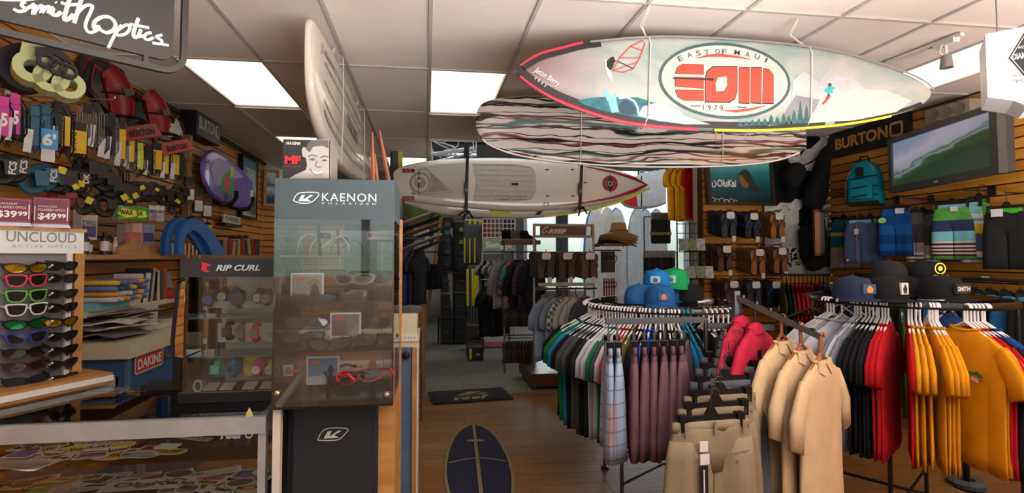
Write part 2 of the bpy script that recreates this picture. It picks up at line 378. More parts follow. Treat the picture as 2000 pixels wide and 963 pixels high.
# ---- painted board
m, n, l, b, t = nodes_mat('painted_board', .25, .5, .5)
sp = n.new('ShaderNodeSeparateXYZ'); l.new(t.outputs['Object'], sp.inputs[0])
no = n.new('ShaderNodeTexNoise'); no.inputs['Scale'].default_value = 2.2; no.inputs['Detail'].default_value = 5; no.inputs['Distortion'].default_value = 1.2
mp = n.new('ShaderNodeMapping'); mp.inputs['Scale'].default_value = (1, 1, 2.4); l.new(t.outputs['Object'], mp.inputs[0]); l.new(mp.outputs[0], no.inputs['Vector'])
r = ramp(n, [(.3, (118, 140, 140)), (.5, (146, 155, 151)), (.7, (166, 163, 159))]); l.new(no.outputs[0], r.inputs[0])
mr = n.new('ShaderNodeMapRange'); mr.inputs[1].default_value = -1.25; mr.inputs[2].default_value = -.72; mr.inputs[3].default_value = 1; mr.inputs[4].default_value = 0; l.new(sp.outputs[0], mr.inputs[0])
mx = n.new('ShaderNodeMix'); mx.data_type = 'RGBA'; l.new(mr.outputs[0], mx.inputs[0]); l.new(r.outputs[0], mx.inputs[6]); mx.inputs[7].default_value = lin((122, 84, 96))+(1,)
l.new(mx.outputs[2], b.inputs['Base Color'])
ET = [(1003, 140), (1050, 110), (1100, 96), (1150, 85), (1270, 75), (1400, 78), (1550, 91), (1650, 108), (1750, 140), (1795, 160), (1818, 181)]
EB = [(1003, 142), (1040, 172), (1100, 205), (1200, 238), (1300, 252), (1450, 258), (1580, 252), (1680, 240), (1760, 222), (1803, 203), (1818, 182)]
YE = 2.87
ed, L, tp, bt = board_at('surfboard', 'painted surfboard with red and white emblem hanging nose left from ceiling', ET, EB, YE, .075, m, 60)
f = -.0385
def off(poly, d): return [(x, z+d) for x, z in poly]
RED = M((232, 40, 62), .3, var=.04); BLK = M((22, 22, 26), .3); TEAL = M((24, 100, 110), .4, var=.35, sc=22); DTEAL = M((52, 78, 82), .4, var=.2)
ORED = M((188, 60, 42), .35, var=.05); CREAM = M((184, 174, 168), .4, var=.03); YEL = M((226, 222, 40), .35)
def band(poly, i0, i1, d, w, mat, name, y=f):
    P = [p for p in poly if i0 <= p[0] <= i1]; St(ed, [(x, z+d) for x, z in P], w, mat, y, name)
xa = lambda px, py=150: L(px, py)[0]
band(bt, xa(1006), xa(1600), .030, .040, BLK, 'black_border'); band(tp, xa(1014), xa(1190), -.026, .030, BLK, 'black_border')
band(bt, xa(1010), xa(1378), .002, .020, RED, 'red_rail', -.034); band(tp, xa(1004), xa(1150), -.002, .014, RED, 'red_rail', -.034)
band(bt, xa(1372), xa(1740), .001, .014, YEL, 'yellow_rail', -.034); band(bt, xa(1600), xa(1790), .018, .020, BLK, 'black_border')
band(tp, xa(1150), xa(1815), -.004, .012, M((120, 122, 126), .35), 'grey_rail', -.034)
# emblem
ox, oz = L(1410, 162); rx, rz_ = L(1535, 162)[0]-ox, oz-L(1410, 236)[1]
Fl(ed, circ(ox, oz, rx, 40, rz_), DTEAL, f-.001, 'emblem_rim'); Fl(ed, circ(ox, oz, rx-.018, 40, rz_-.018), CREAM, f-.002, 'emblem_field')
def blk(pts, nm='emblem_letter'):
    P = [L(*p) for p in pts]; c = (sum(p[0] for p in P)/len(P), sum(p[1] for p in P)/len(P))
    Fl(ed, [(c[0]+(x-c[0])*1.05, c[1]+(z-c[1])*1.06) for x, z in P], BLK, f-.003, 'letter_outline'); Fl(ed, P, ORED, f-.004, nm)
blk([(1313, 148), (1317, 136), (1327, 130), (1366, 131), (1366, 150)]); blk([(1313, 155), (1366, 156), (1366, 177), (1313, 173)]); blk([(1313, 180), (1366, 181), (1366, 201), (1330, 200), (1318, 194)])
blk([(1371, 160), (1374, 145), (1386, 136), (1431, 136), (1431, 180), (1427, 196), (1416, 203), (1371, 202)])
Fl(ed, [L(*p) for p in ((1390, 168), (1394, 156), (1411, 154), (1412, 172), (1406, 182), (1391, 183))], CREAM, f-.005, 'letter_counter')
for x0, x1 in ((1436, 1456), (1459, 1479)): blk([(x0, 138), (x1, 138), (x1-1, 205), (x0-1, 204)])
blk([(1483, 139), (1494, 142), (1502, 152), (1502, 205), (1481, 205)])
MB().prism([L(1308, 156), L(1376, 158), L(1384, 157), L(1388, 160), L(1384, 163), L(1376, 161), L(1308, 159)], f-.006, f-.005).build('emblem_spear', BLK, ed)
for ch, px, py, a in zip('EASTOFMAUI', (1325, 1342, 1358, 1374, 1394, 1407, 1431, 1451, 1469, 1486), (119, 112, 108, 106, 104, 104, 105, 108, 112, 119), (28, 20, 14, 6, 2, -2, -8, -14, -20, -27)):
    x, z = L(px, py+2); w_ = (.012 if ch == 'I' else .036 if ch == 'M' else .030); T(ed, ch, x-w_/2, z-.015, w_, .030, DTEAL, f-.004, rot=math.radians(a), bold=.01)
x, z = L(1366, 219); T(ed, '1979', x, z, .125, .032, DTEAL, f-.004, space=1.5)
for a, c in (((1342, 211), (1361, 211)), ((1432, 213), (1450, 214))): St(ed, [L(*a), L(*c)], .006, DTEAL, f-.004)
for P in ([(1352, 119), (1375, 114), (1400, 113), (1430, 116), (1458, 121)], [(1405, 220), (1430, 221), (1460, 217), (1486, 210)]):
    q = [L(*p) for p in P]; nn = len(q); St(ed, q, [.003+.014*math.sin(math.pi*i/(nn-1)) for i in range(nn)], ORED, f-.0035, 'red_brushstroke')
# painted sea, wave, mountains, trees, riders
Fl(ed, [L(*p) for p in ((1124, 200), (1150, 195), (1180, 193), (1206, 194), (1240, 194), (1275, 205), (1298, 225), (1330, 238), (1290, 242), (1230, 231), (1170, 219), (1140, 209))], TEAL, f-.0005, 'painted_sea')
FOAM = M((186, 188, 188), .5, var=.12, sc=60)
Fl(ed, [L(*p) for p in ((1240, 230), (1250, 212), (1270, 206), (1290, 204), (1300, 210), (1318, 218), (1330, 230), (1380, 246), (1330, 246), (1280, 239))], FOAM, f-.001, 'painted_foam')
Fl(ed, [L(*p) for p in ((1203, 216), (1206, 205), (1216, 199), (1228, 204), (1236, 215), (1236, 226), (1222, 228), (1208, 224))], M((26, 62, 84), .4, var=.2), f-.001, 'painted_barrel')
Fl(ed, [L(*p) for p in ((1174, 186), (1180, 178), (1188, 190), (1198, 186), (1200, 206), (1204, 222), (1190, 224), (1184, 205))], M((120, 190, 188), .4, var=.3, sc=40), f-.0012, 'painted_spray')
St(ed, [L(*p) for p in ((1204, 196), (1220, 194), (1234, 202), (1240, 214), (1242, 226))], .012, FOAM, f-.0015, 'painted_crest')
MT = M((166, 167, 171), .5, var=.12, sc=9); MT2 = M((122, 124, 130), .5, var=.15, sc=9)
Fl(ed, [L(*p) for p in ((1536, 215), (1540, 163), (1553, 150), (1560, 144), (1572, 150), (1590, 165), (1611, 134), (1632, 155), (1655, 155), (1690, 185), (1600, 225), (1560, 236))], MT, f-.0006, 'painted_mountain')
Fl(ed, [L(*p) for p in ((1520, 232), (1545, 190), (1592, 198), (1572, 238), (1490, 250))], MT2, f-.0008, 'painted_slope')
Fl(ed, [L(*p) for p in ((1562, 244), (1600, 205), (1660, 176), (1720, 180), (1770, 200), (1740, 222), (1660, 238))], M((178, 175, 172), .45, var=.04), f-.0009, 'painted_snow')
TRE = M((38, 84, 84), .5, var=.4, sc=60)
for i, (px, h) in enumerate(((1438, 8), (1450, 10), (1462, 12), (1474, 14), (1486, 14), (1498, 20), (1510, 16), (1522, 22), (1532, 18), (1542, 28), (1554, 44), (1566, 38))):
    py = 250-i*.55; Fl(ed, [L(px-7, py), L(px-3, py-h*.5), L(px-4, py-h*.5), L(px, py-h), L(px+4, py-h*.5), L(px+3, py-h*.5), L(px+7, py)], TRE, f-.0015, 'painted_tree')
# windsurfer
Fl(ed, [L(*p) for p in ((1176, 122), (1180, 120), (1190, 150), (1192, 166), (1184, 155), (1178, 140))], WHITE, f-.002, 'painted_sailboard')
Fl(ed, [L(*p) for p in ((1180, 124), (1187, 119), (1190, 116), (1194, 116), (1195, 120), (1198, 125), (1194, 128), (1193, 136), (1188, 142), (1184, 140), (1180, 134))], BLK, f-.003, 'painted_windsurfer')
sail = [(1192, 143), (1205, 118), (1226, 96), (1250, 84), (1254, 91), (1244, 118), (1232, 139), (1212, 146)]
St(ed, [L(*p) for p in sail], .006, ORED, f-.003, 'painted_sail', True)
for a, c in (((1205, 118), (1244, 118)), ((1226, 96), (1250, 104)), ((1192, 143), (1240, 126))): St(ed, [L(*a), L(*c)], .005, ORED, f-.003, 'painted_sail_batten')
St(ed, [L(1200, 124), L(1232, 139)], .005, BLK, f-.0035, 'painted_boom')
Fl(ed, [L(*p) for p in ((1600, 180), (1606, 174), (1614, 173), (1622, 176), (1617, 179), (1617, 186), (1608, 186), (1603, 184))], M((40, 160, 160), .5), f-.003, 'painted_snowboarder')
Fl(ed, circ(*L(1611, 170), .012, 10), M((70, 50, 46)), f-.003, 'painted_head'); St(ed, [L(1610, 188), L(1605, 198)], .016, DKGREY, f-.003, 'painted_legs'); St(ed, [L(1611, 192), L(1597, 207)], .013, ORED, f-.0032, 'painted_snowboard')
x, z = L(1037, 147); T(ed, 'Jason Berry', x, z, .165, .045, WHITE, f-.003, 'signature', rot=math.radians(-30), shear=.3)
x, z = L(1040, 158); T(ed, '2002', x, z, .08, .016, WHITE, f-.003, 'signature', rot=math.radians(-36), space=1.7)
# ropes
ROPE = M((205, 198, 184), .8)
def rope(pts, label, r=.004, group=None, mat=None, name='rope'):
    mb = MB(); mb.tube(pts, r, 5); o = mb.build(name, mat or ROPE, None, 1); return tag(o, label, 'rope', group)
for (cp, px2, lab) in (((1268, 10), 1262, 'white cord holding the painted surfboard near its wave'), ((1558, 36), 1573, 'white cord holding the painted surfboard near its snowy mountains')):
    p = aZ(*cp, HC-.012); q = aY(px2, 80, YE); zt = interp(tp, q.x-ed.location.x)+ed.location.z; zb = interp(bt, q.x-ed.location.x)+ed.location.z
    rope([p, (p.x-.012, YE-.01, (p.z+zt)/2), (q.x, YE-.005, zt+.006), (q.x+.003, YE-.03, zt-.004), (q.x+.006, YE-.047, zt-.05), (q.x-.002, YE-.047, (zt+zb)/2), (q.x-.012, YE-.047, zb+.06), (q.x-.03, YE-.03, zb-.004), (q.x-.03, YE+.02, zb-.006), (q.x-.02, YE+.047, zb+.1), (q.x, YE+.046, zt-.05), (q.x+.005, YE+.01, zt+.008), (p.x+.01, YE+.01, (p.z+zt)/2), (p.x+.003, p.y, p.z)], lab, .004)
# ---- marbled longboard
m, n, l, b, t = nodes_mat('marbled_board', .22, .5, .5)
mp = n.new('ShaderNodeMapping'); mp.inputs['Scale'].default_value = (.3, 1, 1.3); mp.inputs['Rotation'].default_value = (0, .05, 0); l.new(t.outputs['Object'], mp.inputs[0])
prev = None
for i, (sc_, di, rot, stops) in enumerate(((2.9, 9, 0, [(0, (26, 22, 30)), (.04, (50, 42, 50)), (.08, (190, 180, 176)), (.13, (255, 255, 255))]), (1.6, 10, 1.7, [(0, (70, 120, 124)), (.04, (130, 170, 166)), (.08, (255, 255, 255))]), (2.0, 10, 4.1, [(0, (130, 60, 90)), (.035, (190, 130, 146)), (.07, (255, 255, 255))]), (4.1, 9, 2.6, [(0, (40, 34, 40)), (.025, (130, 120, 120)), (.05, (255, 255, 255))]))):
    wv = n.new('ShaderNodeTexWave'); wv.bands_direction = 'Z'; wv.inputs['Scale'].default_value = sc_; wv.inputs['Distortion'].default_value = di; wv.inputs['Detail'].default_value = 3; wv.inputs['Detail Scale'].default_value = 1.1; wv.inputs['Detail Roughness'].default_value = .6; wv.inputs['Phase Offset'].default_value = rot*7; l.new(mp.outputs[0], wv.inputs[0])
    r = ramp(n, stops); l.new(wv.outputs['Fac'], r.inputs[0]); mx = n.new('ShaderNodeMix'); mx.data_type = 'RGBA'; mx.blend_type = 'MULTIPLY'; mx.inputs[0].default_value = 1; l.new(r.outputs[0], mx.inputs[7])
    if prev: l.new(prev, mx.inputs[6])
    else: mx.inputs[6].default_value = lin((186, 174, 170))+(1,)
    prev = mx.outputs[2]
l.new(prev, b.inputs['Base Color'])
MTp = [(928, 235), (934, 212), (950, 198), (990, 190), (1050, 187), (1150, 190), (1300, 200), (1450, 215), (1520, 226), (1565, 240), (1574, 262)]
MBt = [(928, 240), (934, 262), (950, 282), (990, 300), (1050, 313), (1130, 322), (1250, 328), (1400, 327), (1500, 318), (1550, 303), (1574, 290)]
YM = 3.95
mbd, L2, tp2, bt2 = board_at('surfboard', 'longboard with swirling marbled colour lines hanging under the painted surfboard', MTp, MBt, YM, .07, m, 50)
St(mbd, [(x, z+.004) for x, z in bt2][8:-4], .012, M((226, 218, 214), .25), -.034, 'pale_rail')
x, z = L2(1455, 268); St(mbd, circ(x, z, .02, 14), .005, OFFW, -.037, 'badge_ring', True)
MB().prism([L2(1392, 258), L2(1396, 262), L2(1393, 280)], -.038, -.0375).build('yellow_sticker', M((200, 170, 60)), mbd)
for px, lab in ((1133, 'thin cord round the marbled longboard near its rounded nose'), (1407, 'thin cord round the marbled longboard near its tail')):
    q = aY(px, 250, YM); zt = interp(tp2, q.x-mbd.location.x)+mbd.location.z; zb = interp(bt2, q.x-mbd.location.x)+mbd.location.z
    rope([(q.x+.01, YM, HC-.01), (q.x+.008, YM-.005, zt+.05), (q.x+.005, YM-.03, zt), (q.x, YM-.044, zt-.06), (q.x-.01, YM-.044, zb+.06), (q.x-.012, YM-.03, zb-.004), (q.x-.01, YM+.03, zb-.004), (q.x, YM+.044, zb+.1), (q.x+.01, YM+.04, zt-.03), (q.x+.012, YM+.01, HC-.01)], lab, .0035)
# ---- stand up paddle boards
SUPW = M((226, 220, 210), .3, var=.03, coat=.3); PAD = M((196, 192, 182), .7, var=.04, bump=.3); GREY = M((150, 146, 134), .6, var=.05); DRED = M((158, 28, 42), .35)
AT = [(768, 338), (785, 325), (850, 313), (920, 309), (1000, 309), (1060, 314), (1130, 321), (1200, 331), (1240, 346), (1267, 361)]
AB = [(768, 384), (785, 391), (840, 399), (900, 406), (1000, 413), (1080, 411), (1150, 403), (1200, 393), (1240, 379), (1267, 362)]
YA = 6.9
sup, L3, tp3, bt3 = board_at('paddle_board', 'white stand-up paddle board with grey deck pad and red nose stripes', AT, AB, YA, .14, SUPW, 44, cat='paddle board')
f = -.0715
Fl(sup, [L3(*p) for p in ((812, 331), (850, 323), (905, 320), (905, 330), (914, 362), (905, 389), (850, 388), (812, 383), (809, 357))], PAD, f-.001, 'deck_pad')
Fl(sup, [L3(*p) for p in ((922, 322), (1000, 323), (1035, 328), (1043, 340), (1043, 375), (1036, 390), (1000, 394), (923, 393), (930, 358))], PAD, f-.001, 'deck_pad')
St(sup, [L3(*p) for p in ((922, 322), (1000, 323), (1035, 328), (1043, 340), (1043, 375), (1036, 390), (1000, 394), (923, 393), (930, 358))], .012, M((184, 180, 170)), f-.003, 'pad_edge', True)
for k in range(6):
    yy = 332+k*10
    St(sup, [L3(928, yy), L3(1038, yy+2)], .004, M((180, 176, 166)), f-.003, 'pad_groove')
St(sup, [L3(*p) for p in ((818, 333), (832, 332), (885, 376), (818, 382))], .018, GREY, f-.002, 'eye_outline', True)
Fl(sup, [L3(*p) for p in ((838, 338), (850, 348), (878, 374), (835, 377), (843, 362))], GREY, f-.002, 'eye_wing')
St(sup, circ(*L3(821, 359), .12, 20, .13), .028, GREY, f-.002, 'eye_ring', True); Fl(sup, circ(*L3(821, 358), .075, 18, .075), GREY, f-.002, 'eye_pupil'); Fl(sup, circ(*L3(819, 355), .022, 12), PAD, f-.003, 'eye_glint')
for yy in (331, 384):
    for xx in (787, 795, 803): x, z = L3(xx, yy); Fl(sup, [(x, z), (x+.043, z), (x+.043, z-.055), (x, z-.055)], DRED, f-.002, 'red_square')
x, z = L3(997, 363); Fl(sup, rrect(x, z, x+.1, z+.03, .012), BLACK, f-.004, 'carry_handle')
for px, py in ((804, 336), (804, 380), (1063, 334), (1112, 334), (1064, 385), (1113, 385), (1137, 359)): x, z = L3(px, py); Fl(sup, rrect(x, z, x+.045, z+.014, .006), BLACK, f-.002, 'leash_plug')
x, z = L3(965, 391); T(sup, 'ACE-TEC', x, z, .42, .052, BLACK, f-.006, shear=.25, bold=.05); T(sup, 'ACE-TEC', x+.006, z+.006, .408, .040, WHITE, f-.008, shear=.25, bold=.015)
St(sup, [L3(*p) for p in ((1085, 402), (1140, 397), (1195, 387), (1235, 374), (1258, 362), (1235, 350), (1195, 338), (1130, 325))], [.004, .02, .035, .045, .05, .045, .035, .01], DRED, f-.0015, 'nose_stripe')
cx, cz = L3(1188, 360); St(sup, circ(cx, cz, .085, 24), .05, DRED, f-.002, 'badge_ring', True)
Fl(sup, [(cx, cz+.13), (cx+.03, cz+.06), (cx+.06, cz), (cx+.03, cz-.06), (cx, cz-.13), (cx-.03, cz-.06), (cx-.06, cz), (cx-.03, cz+.06)], M((50, 46, 44)), f-.003, 'badge_diamond')
St(sup, circ(cx, cz, .028, 14), .01, WHITE, f-.004, 'badge_eye', True)
x, z = L3(1060, 400); St(sup, circ(x+.03, z, .028, 12), .012, GREY, f-.002, 'small_logo', True)
A2 = [(790, 345), (850, 330), (1000, 326), (1150, 335), (1230, 350), (1265, 366)]; B2 = [(790, 398), (850, 416), (920, 424), (1000, 427), (1060, 425), (1130, 416), (1200, 399), (1245, 380), (1265, 370)]
YB2 = 7.12
su2, L4, tp4, bt4 = board_at('paddle_board', 'white paddle board with yellow block and yellow rail under the grey-padded one', A2, B2, YB2, .13, SUPW, 40, cat='paddle board')
f = -.0665
Fl(su2, [L4(*p) for p in ((953, 411), (993, 412), (999, 421), (960, 421))], YEL, f-.002, 'yellow_block'); Fl(su2, [L4(*p) for p in ((1050, 411), (1060, 410), (1053, 420), (1043, 421))], BLACK, f-.002, 'black_block')
St(su2, [(x, z+.012) for x, z in bt4 if x > L4(1055, 400)[0]], .03, YEL, -.06, 'yellow_rail')
def strap(px, y0, y1, label, buckle):
    e = E('strap', label, 'strap', (0, 0, 0)); mb = MB(); p = aY(px, y1, YA); q = aY(px+4, y0, YA)
    mb.tube([(q.x, YA-.085, 4.28), (q.x, YA-.085, q.z), (p.x, YA-.085, p.z)], .02, 6, flat=.4); mb.tube([(q.x+.02, YB2+.09, 4.28), (p.x, YB2+.09, p.z), (p.x, YA-.085, p.z)], .02, 6, flat=.4)
    mb.build('webbing', PLBLK, e)
    zb = aY(px, buckle, YA).z; MB().box((p.x, YA-.1, zb), (.05, .03, .16)).build('buckle', DKGREY, e); MB().box((p.x, YA-.118, zb-.02), (.03, .01, .04)).build('buckle_plate', CHROME, e)
    kb = MB()
    for dx, dz in ((-.1, -.02), (.09, -.05), (.05, .03), (-.03, -.08)): kb.tube([(p.x, YA-.11, p.z+.03), (p.x+dx*.5, YA-.14, p.z+.03+dz*.3), (p.x+dx, YA-.12, p.z+dz)], .012, 5)
    kb.build('loose_ends', PLBLK, e, 1)
strap(909, 275, 420, 'black strap with buckle round the tail half of the paddle boards', 370)
strap(1129, 320, 412, 'black strap with buckle round the nose half of the paddle boards', 372)
# ---- white longboard along the aisle, on edge
CREAMB = M((222, 214, 204), .2, var=.03, coat=.6)
tpw = smooth_pts([(0, .20), (.03, .245), (.13, .26), (.6, .245), (1.3, .20), (1.9, .16), (2.5, .10), (2.85, .0), (3.1, -.14), (3.14, -.18)])
btw = smooth_pts([(0, .16), (.02, .0), (.06, -.16), (.2, -.30), (.43, -.40), (.8, -.45), (1.35, -.46), (2.0, -.40), (2.6, -.32), (3.0, -.25), (3.14, -.19)])
wb = E('surfboard', 'cream white longboard hanging on edge, pointing away from the viewer', 'surfboard', (-.62, 3.0, 2.70)); wb.rotation_euler = (0, 0, math.pi/2)
RK = lambda s: .05*(s-.62)**2 if s > .62 else .12*(s-.62)**2
boardmesh(tpw, btw, .085, 60, rock=RK).build('body', CREAMB, wb, 1)
STR = M((150, 142, 132), .4)
def wy(x): return RK(x/3.14)-.0435
def wstripe(zf, w, x0, x1, mat, nm='pinline'):
    xs = [x0+(x1-x0)*i/24 for i in range(25)]; mb = MB()
    vs = []; fs = []
    for x in xs: c = (interp(tpw, x)+interp(btw, x))/2; h = (interp(tpw, x)-interp(btw, x))/2; zc = c+zf*(h-.04); vs += [(x, wy(x), zc-w/2), (x, wy(x), zc+w/2)]
    for i in range(24): fs.append((2*i, 2*i+1, 2*i+3, 2*i+2))
    return mb.add(vs, fs).build(nm, mat, wb)
for zf, w in ((.72, .03), (.45, .016), (0, .012), (-.45, .016), (-.72, .03)): wstripe(zf, w, .25, 2.9, STR)
wstripe(.28, .05, .8, 1.5, M((190, 182, 172)), 'pale_band')
MB().b2((.16, wy(.2)-.002, .1), (.175, wy(.2), .16)).build('orange_mark', ORED, wb)
for k in range(7):
    x = 1.0+k*.075; mb = MB(); mb.ribbon(circ(x, -.08-.006*k, .03, 12, .055), .008, 0, .001, closed=True); mb.v = [(a, wy(a)-.002+b, c) for a, b, c in mb.v]; mb.build('scroll_logo', DKGREY, wb)
for yy, lab in ((3.62, 'white cord holding the cream longboard at its near end'), (4.85, 'white cord holding the cream longboard at its far end')):
    X = -.62; rope([(X, yy, HC-.01), (X-.03, yy, HC-.12), (X+.002, yy, HC-.05), (X+.055, yy, 2.95), (X+.06, yy, 2.6), (X+.05, yy, 2.22), (X-.05, yy, 2.22), (X-.06, yy, 2.6), (X-.05, yy, 2.95), (X, yy, HC-.01)], lab, .0035)
# ================================================================ left wall goods
def vp(loc, rz):       # pixel -> local x,z on the upright plane through loc turned by rz
    loc = Vector(loc); d = Vector((math.cos(rz), math.sin(rz), 0)); nrm = Vector((math.sin(rz), -math.cos(rz), 0))
    def L(px, py):
        r = ray(px, py); t = (loc-C0).dot(nrm)/r.dot(nrm); p = C0+r*t-loc; return (p.dot(d), p.z)
    return L
rad = math.radians
# ---- hanging script sign
sl = (-1.014, 2.155, 2.31); sr = rad(40.9)
sg = E('hanging_sign', 'black rounded hanging sign with white script lettering, top left', 'sign', sl, sr); L = vp(sl, sr)
SB = M((48, 47, 48), .35, var=.06)
r0 = L(365, 90)[0]
def sgn(y0): return rrect(-1.1, y0, r0-.0-y0*1.0, .42-y0, .09-.02, 6)
MB().ring(rrect(-1.1, 0, r0, .43, .085, 6), rrect(-1.08, .022, r0-.022, .408, .065, 6), -.012, .012).build('frame', SB, sg)
MB().prism(rrect(-1.05, .048, r0-.05, .38, .045, 6), -.008, .008).build('panel', SB, sg)
for x, z0, z1 in ((-.06, .015, .055), (-.06, .375, .415), (-.7, .015, .055), (-.7, .375, .415)): MB().b2((x-.008, -.01, z0), (x+.008, .01, z1)).build('bracket', SB, sg)
strokes = [[(100, 78), (140, 98), (185, 92), (195, 75), (165, 55), (175, 30), (195, 22)], [(195, 78), (240, 60), (268, 42), (252, 125), (290, 70), (335, 52), (315, 112), (355, 70), (385, 62), (375, 116)],
 [(375, 116), (412, 66), (402, 118), (445, 124), (470, 100)], [(428, 24), (438, 32)], [(548, -28), (498, 150), (530, 158), (570, 120)], [(470, 28), (530, 44), (605, 44)], [(650, -60), (575, 190)],
 [(592, 120), (650, 62), (690, 48), (718, 66), (668, 180), (668, 235), (700, 262), (745, 248), (775, 215)], [(760, 205), (775, 235), (830, 262), (885, 238), (898, 190), (860, 145), (800, 138), (742, 170), (728, 215), (745, 240)],
 [(945, 205), (895, 275), (842, 382)], [(918, 240), (985, 202), (1012, 225), (980, 270), (925, 285), (905, 270)], [(1078, 150), (1040, 262), (1050, 300), (1085, 285)], [(1008, 195), (1160, 225)], [(1098, 238), (1084, 285), (1120, 290)],
 [(1178, 262), (1140, 272), (1122, 300), (1150, 320), (1195, 300)], [(1262, 280), (1215, 296), (1258, 322), (1250, 350), (1185, 342)], [(1250, 350), (1312, 362)]]
for s_ in strokes:
    P = smooth_pts([L(x/4.0125, y_/4.0125) for x, y_ in s_], 4) if len(s_) > 2 else [L(x/4.0125, y_/4.0125) for x, y_ in s_]
    MB().tube([(x, -.010, z) for x, z in P], .0064, 6, flat=.9).build('script_stroke', M((236, 246, 236), .4, var=.02), sg, 1)
tp_, = [smooth_pts([L(-60, -6), L(0, 2), L(50, 2.5), L(90, -4)], 5)]
St(sg, tp_, .006, M((236, 246, 236), .4, var=.02), -.011, 'curved_line')
for x in (-.8, -.15): MB().tube([(x, 0, .43), (x, 0, HC-2.31-.012)], .002, 5).build('hanging_wire', CHROME, sg)
# ---- foam blocks with three holes
def lobes(label, loc, rz, pts, R, r, depth, mat, fill):
    e = E('foam_block', label, 'foam block', loc, rz); L = vp(loc, rz); mb = MB()
    for i, (px, py) in enumerate(pts):
        x, z = L(px, py); RR = R if not isinstance(R, (list, tuple)) else R[i]; mb.ring(circ(x, z, RR, 18), circ(x, z, r, 18), 0, depth)
    for P in fill: mb.prism([L(*p) for p in P], .004, depth-.004)
    mb.build('body', mat, e); return e
lobes('pale green foam block with three round holes below the script sign', (-1.98, 3.05, 2.6), rad(38), ((64, 130), (101, 151), (135, 166)), (.082, .078, .074), .037, .13, M((196, 205, 150), .8, var=.04, bump=.2), [[(36, 112), (45, 75), (80, 73), (118, 100), (140, 132), (153, 165), (148, 152), (84, 118), (54, 105)]])
lobes('dark grey foam block with three holes against the pale green one', (-1.93, 2.99, 2.65), rad(38), ((92, 117), (114, 131), (135, 139)), (.043, .041, .040), .023, .03, M((54, 54, 58), .8, bump=.2), [[(69, 108), (70, 90), (95, 92), (120, 98), (136, 110), (141, 125), (126, 118), (104, 104), (80, 102)]])
m_ = MB().lathe([(.0, -.05), (.13, -.05), (.13, .05), (0, .05)], 20, R=rotm(rad(90))); o = m_.build('wax_tub', M((30, 30, 36), .7), None, 1, (-2.18, 3.14, 2.62), (0, 0, rad(50))); tag(o, 'dark round pad behind the pale green foam block', 'pad')
# ---- short black board with red bindings
X0 = XL+.075
def wl_(px, py, X=X0): p = aX(px, py, X); return (p.y, p.z)
KT = [(163, 150), (168, 128), (178, 118), (215, 145), (260, 170), (310, 202), (345, 227), (358, 240), (362, 254)]; KB = [(163, 152), (168, 175), (195, 207), (240, 242), (290, 266), (325, 277), (350, 274), (360, 264), (362, 256)]
yc, zc0 = wl_(262, 205)
kb = E('snowboard', 'short black snowboard with red outline and white mountain on the left wall', 'snowboard', (X0, yc, zc0)); kb.rotation_euler = (0, 0, math.pi/2)
KL = lambda px, py: (wl_(px, py)[0]-yc, wl_(px, py)[1]-zc0)
boardmesh(smooth_pts([KL(*p) for p in KT]), smooth_pts([KL(*p) for p in KB]), .03, 40).build('body', M((28, 22, 22), .4), kb, 1)
inn = [(180, 127), (215, 152), (260, 178), (308, 208), (342, 233), (356, 252), (345, 267), (320, 269), (285, 259), (240, 236), (198, 200), (174, 168)]
St(kb, smooth_pts([KL(*p) for p in inn+[inn[0]]], 3), .008, M((200, 44, 44)), -.018, 'red_outline')
Fl(kb, [KL(*p) for p in ((324, 267), (330, 258), (323, 254), (330, 247), (327, 240), (336, 242), (340, 228), (346, 240), (351, 252), (354, 264))], OFFW, -.018, 'white_mountain')
for k in range(7): a = 296+k*4; St(kb, [KL(a, 205+k*2.6), KL(a-3, 250+k*2)], .006, M((120, 40, 36)), -.0175, 'red_stripe')
x, z = KL(313, 246); T(kb, 'BUR', x, z, .16, .07, OFFW, -.019, rot=rad(74), bold=.02)
x, z = KL(298, 212); T(kb, 'T', x, z, .05, .05, OFFW, -.019, rot=rad(-30))
RB = M((122, 24, 26), .5, var=.12, sc=6); RB2 = M((146, 38, 32), .5, var=.12, sc=6)
def binding(label, base, tip, flange, mat):
    p = aX(*base, XL+.2); e = E('binding', label, 'snowboard binding', p); e.rotation_euler = (0, rad(-20), rad(65))
    L = vp(p, rad(65)); rings = []
    for i, (t, w, d) in enumerate(((0, .07, .0), (.25, .10, -.02), (.5, .105, -.04), (.75, .09, -.03), (1, .05, .0))):
        z = -.17+t*.36; rings.append([(w*math.cos(a), d+.09*math.sin(a)-.02, z+.04*math.cos(a)) for a in [math.pi*k/8 for k in range(9)]]+[(w*.88*math.cos(a), d+.075*math.sin(a)-.02, z+.04*math.cos(a)) for a in [math.pi*(8-k)/8 for k in range(9)]])
    MB().loft(rings).build('highback', mat, e, 1)
    MB().loft([[(-.15, -.02, -.19), (.15, -.02, -.22), (.15, -.08, -.28), (-.15, -.08, -.25)], [(-.15, .0, -.20), (.15, 0, -.23), (.15, -.06, -.29), (-.15, -.06, -.26)]]).build('base_plate', mat, e)
    fl_ = MB().box((.0, -.13, -.24), (.30, .014, .10), rotm(rad(-20), 0, 0)).build('toe_flange', mat, e); T(fl_, 'BURTON', -.1, -.265, .2, .045, BLACK, -.148, rot=0, bold=.02)
    for a, b_ in ((.06, .02), (-.1, .03)): MB().tube([(-.1, -.02, a), (-.06, -.10, a-.02), (.02, -.13, a-.04), (.1, -.08, a-.07), (.12, -.0, a-.08)], b_, 6, flat=.4).build('strap', PLBLK, e, 1)
    MB().box((-.02, -.145, .04), (.06, .02, .05)).build('buckle', DKGREY, e)
    return e
binding('dark red snowboard binding under the sign, left of the pair on the black board', (228, 195), 0, 0, RB)
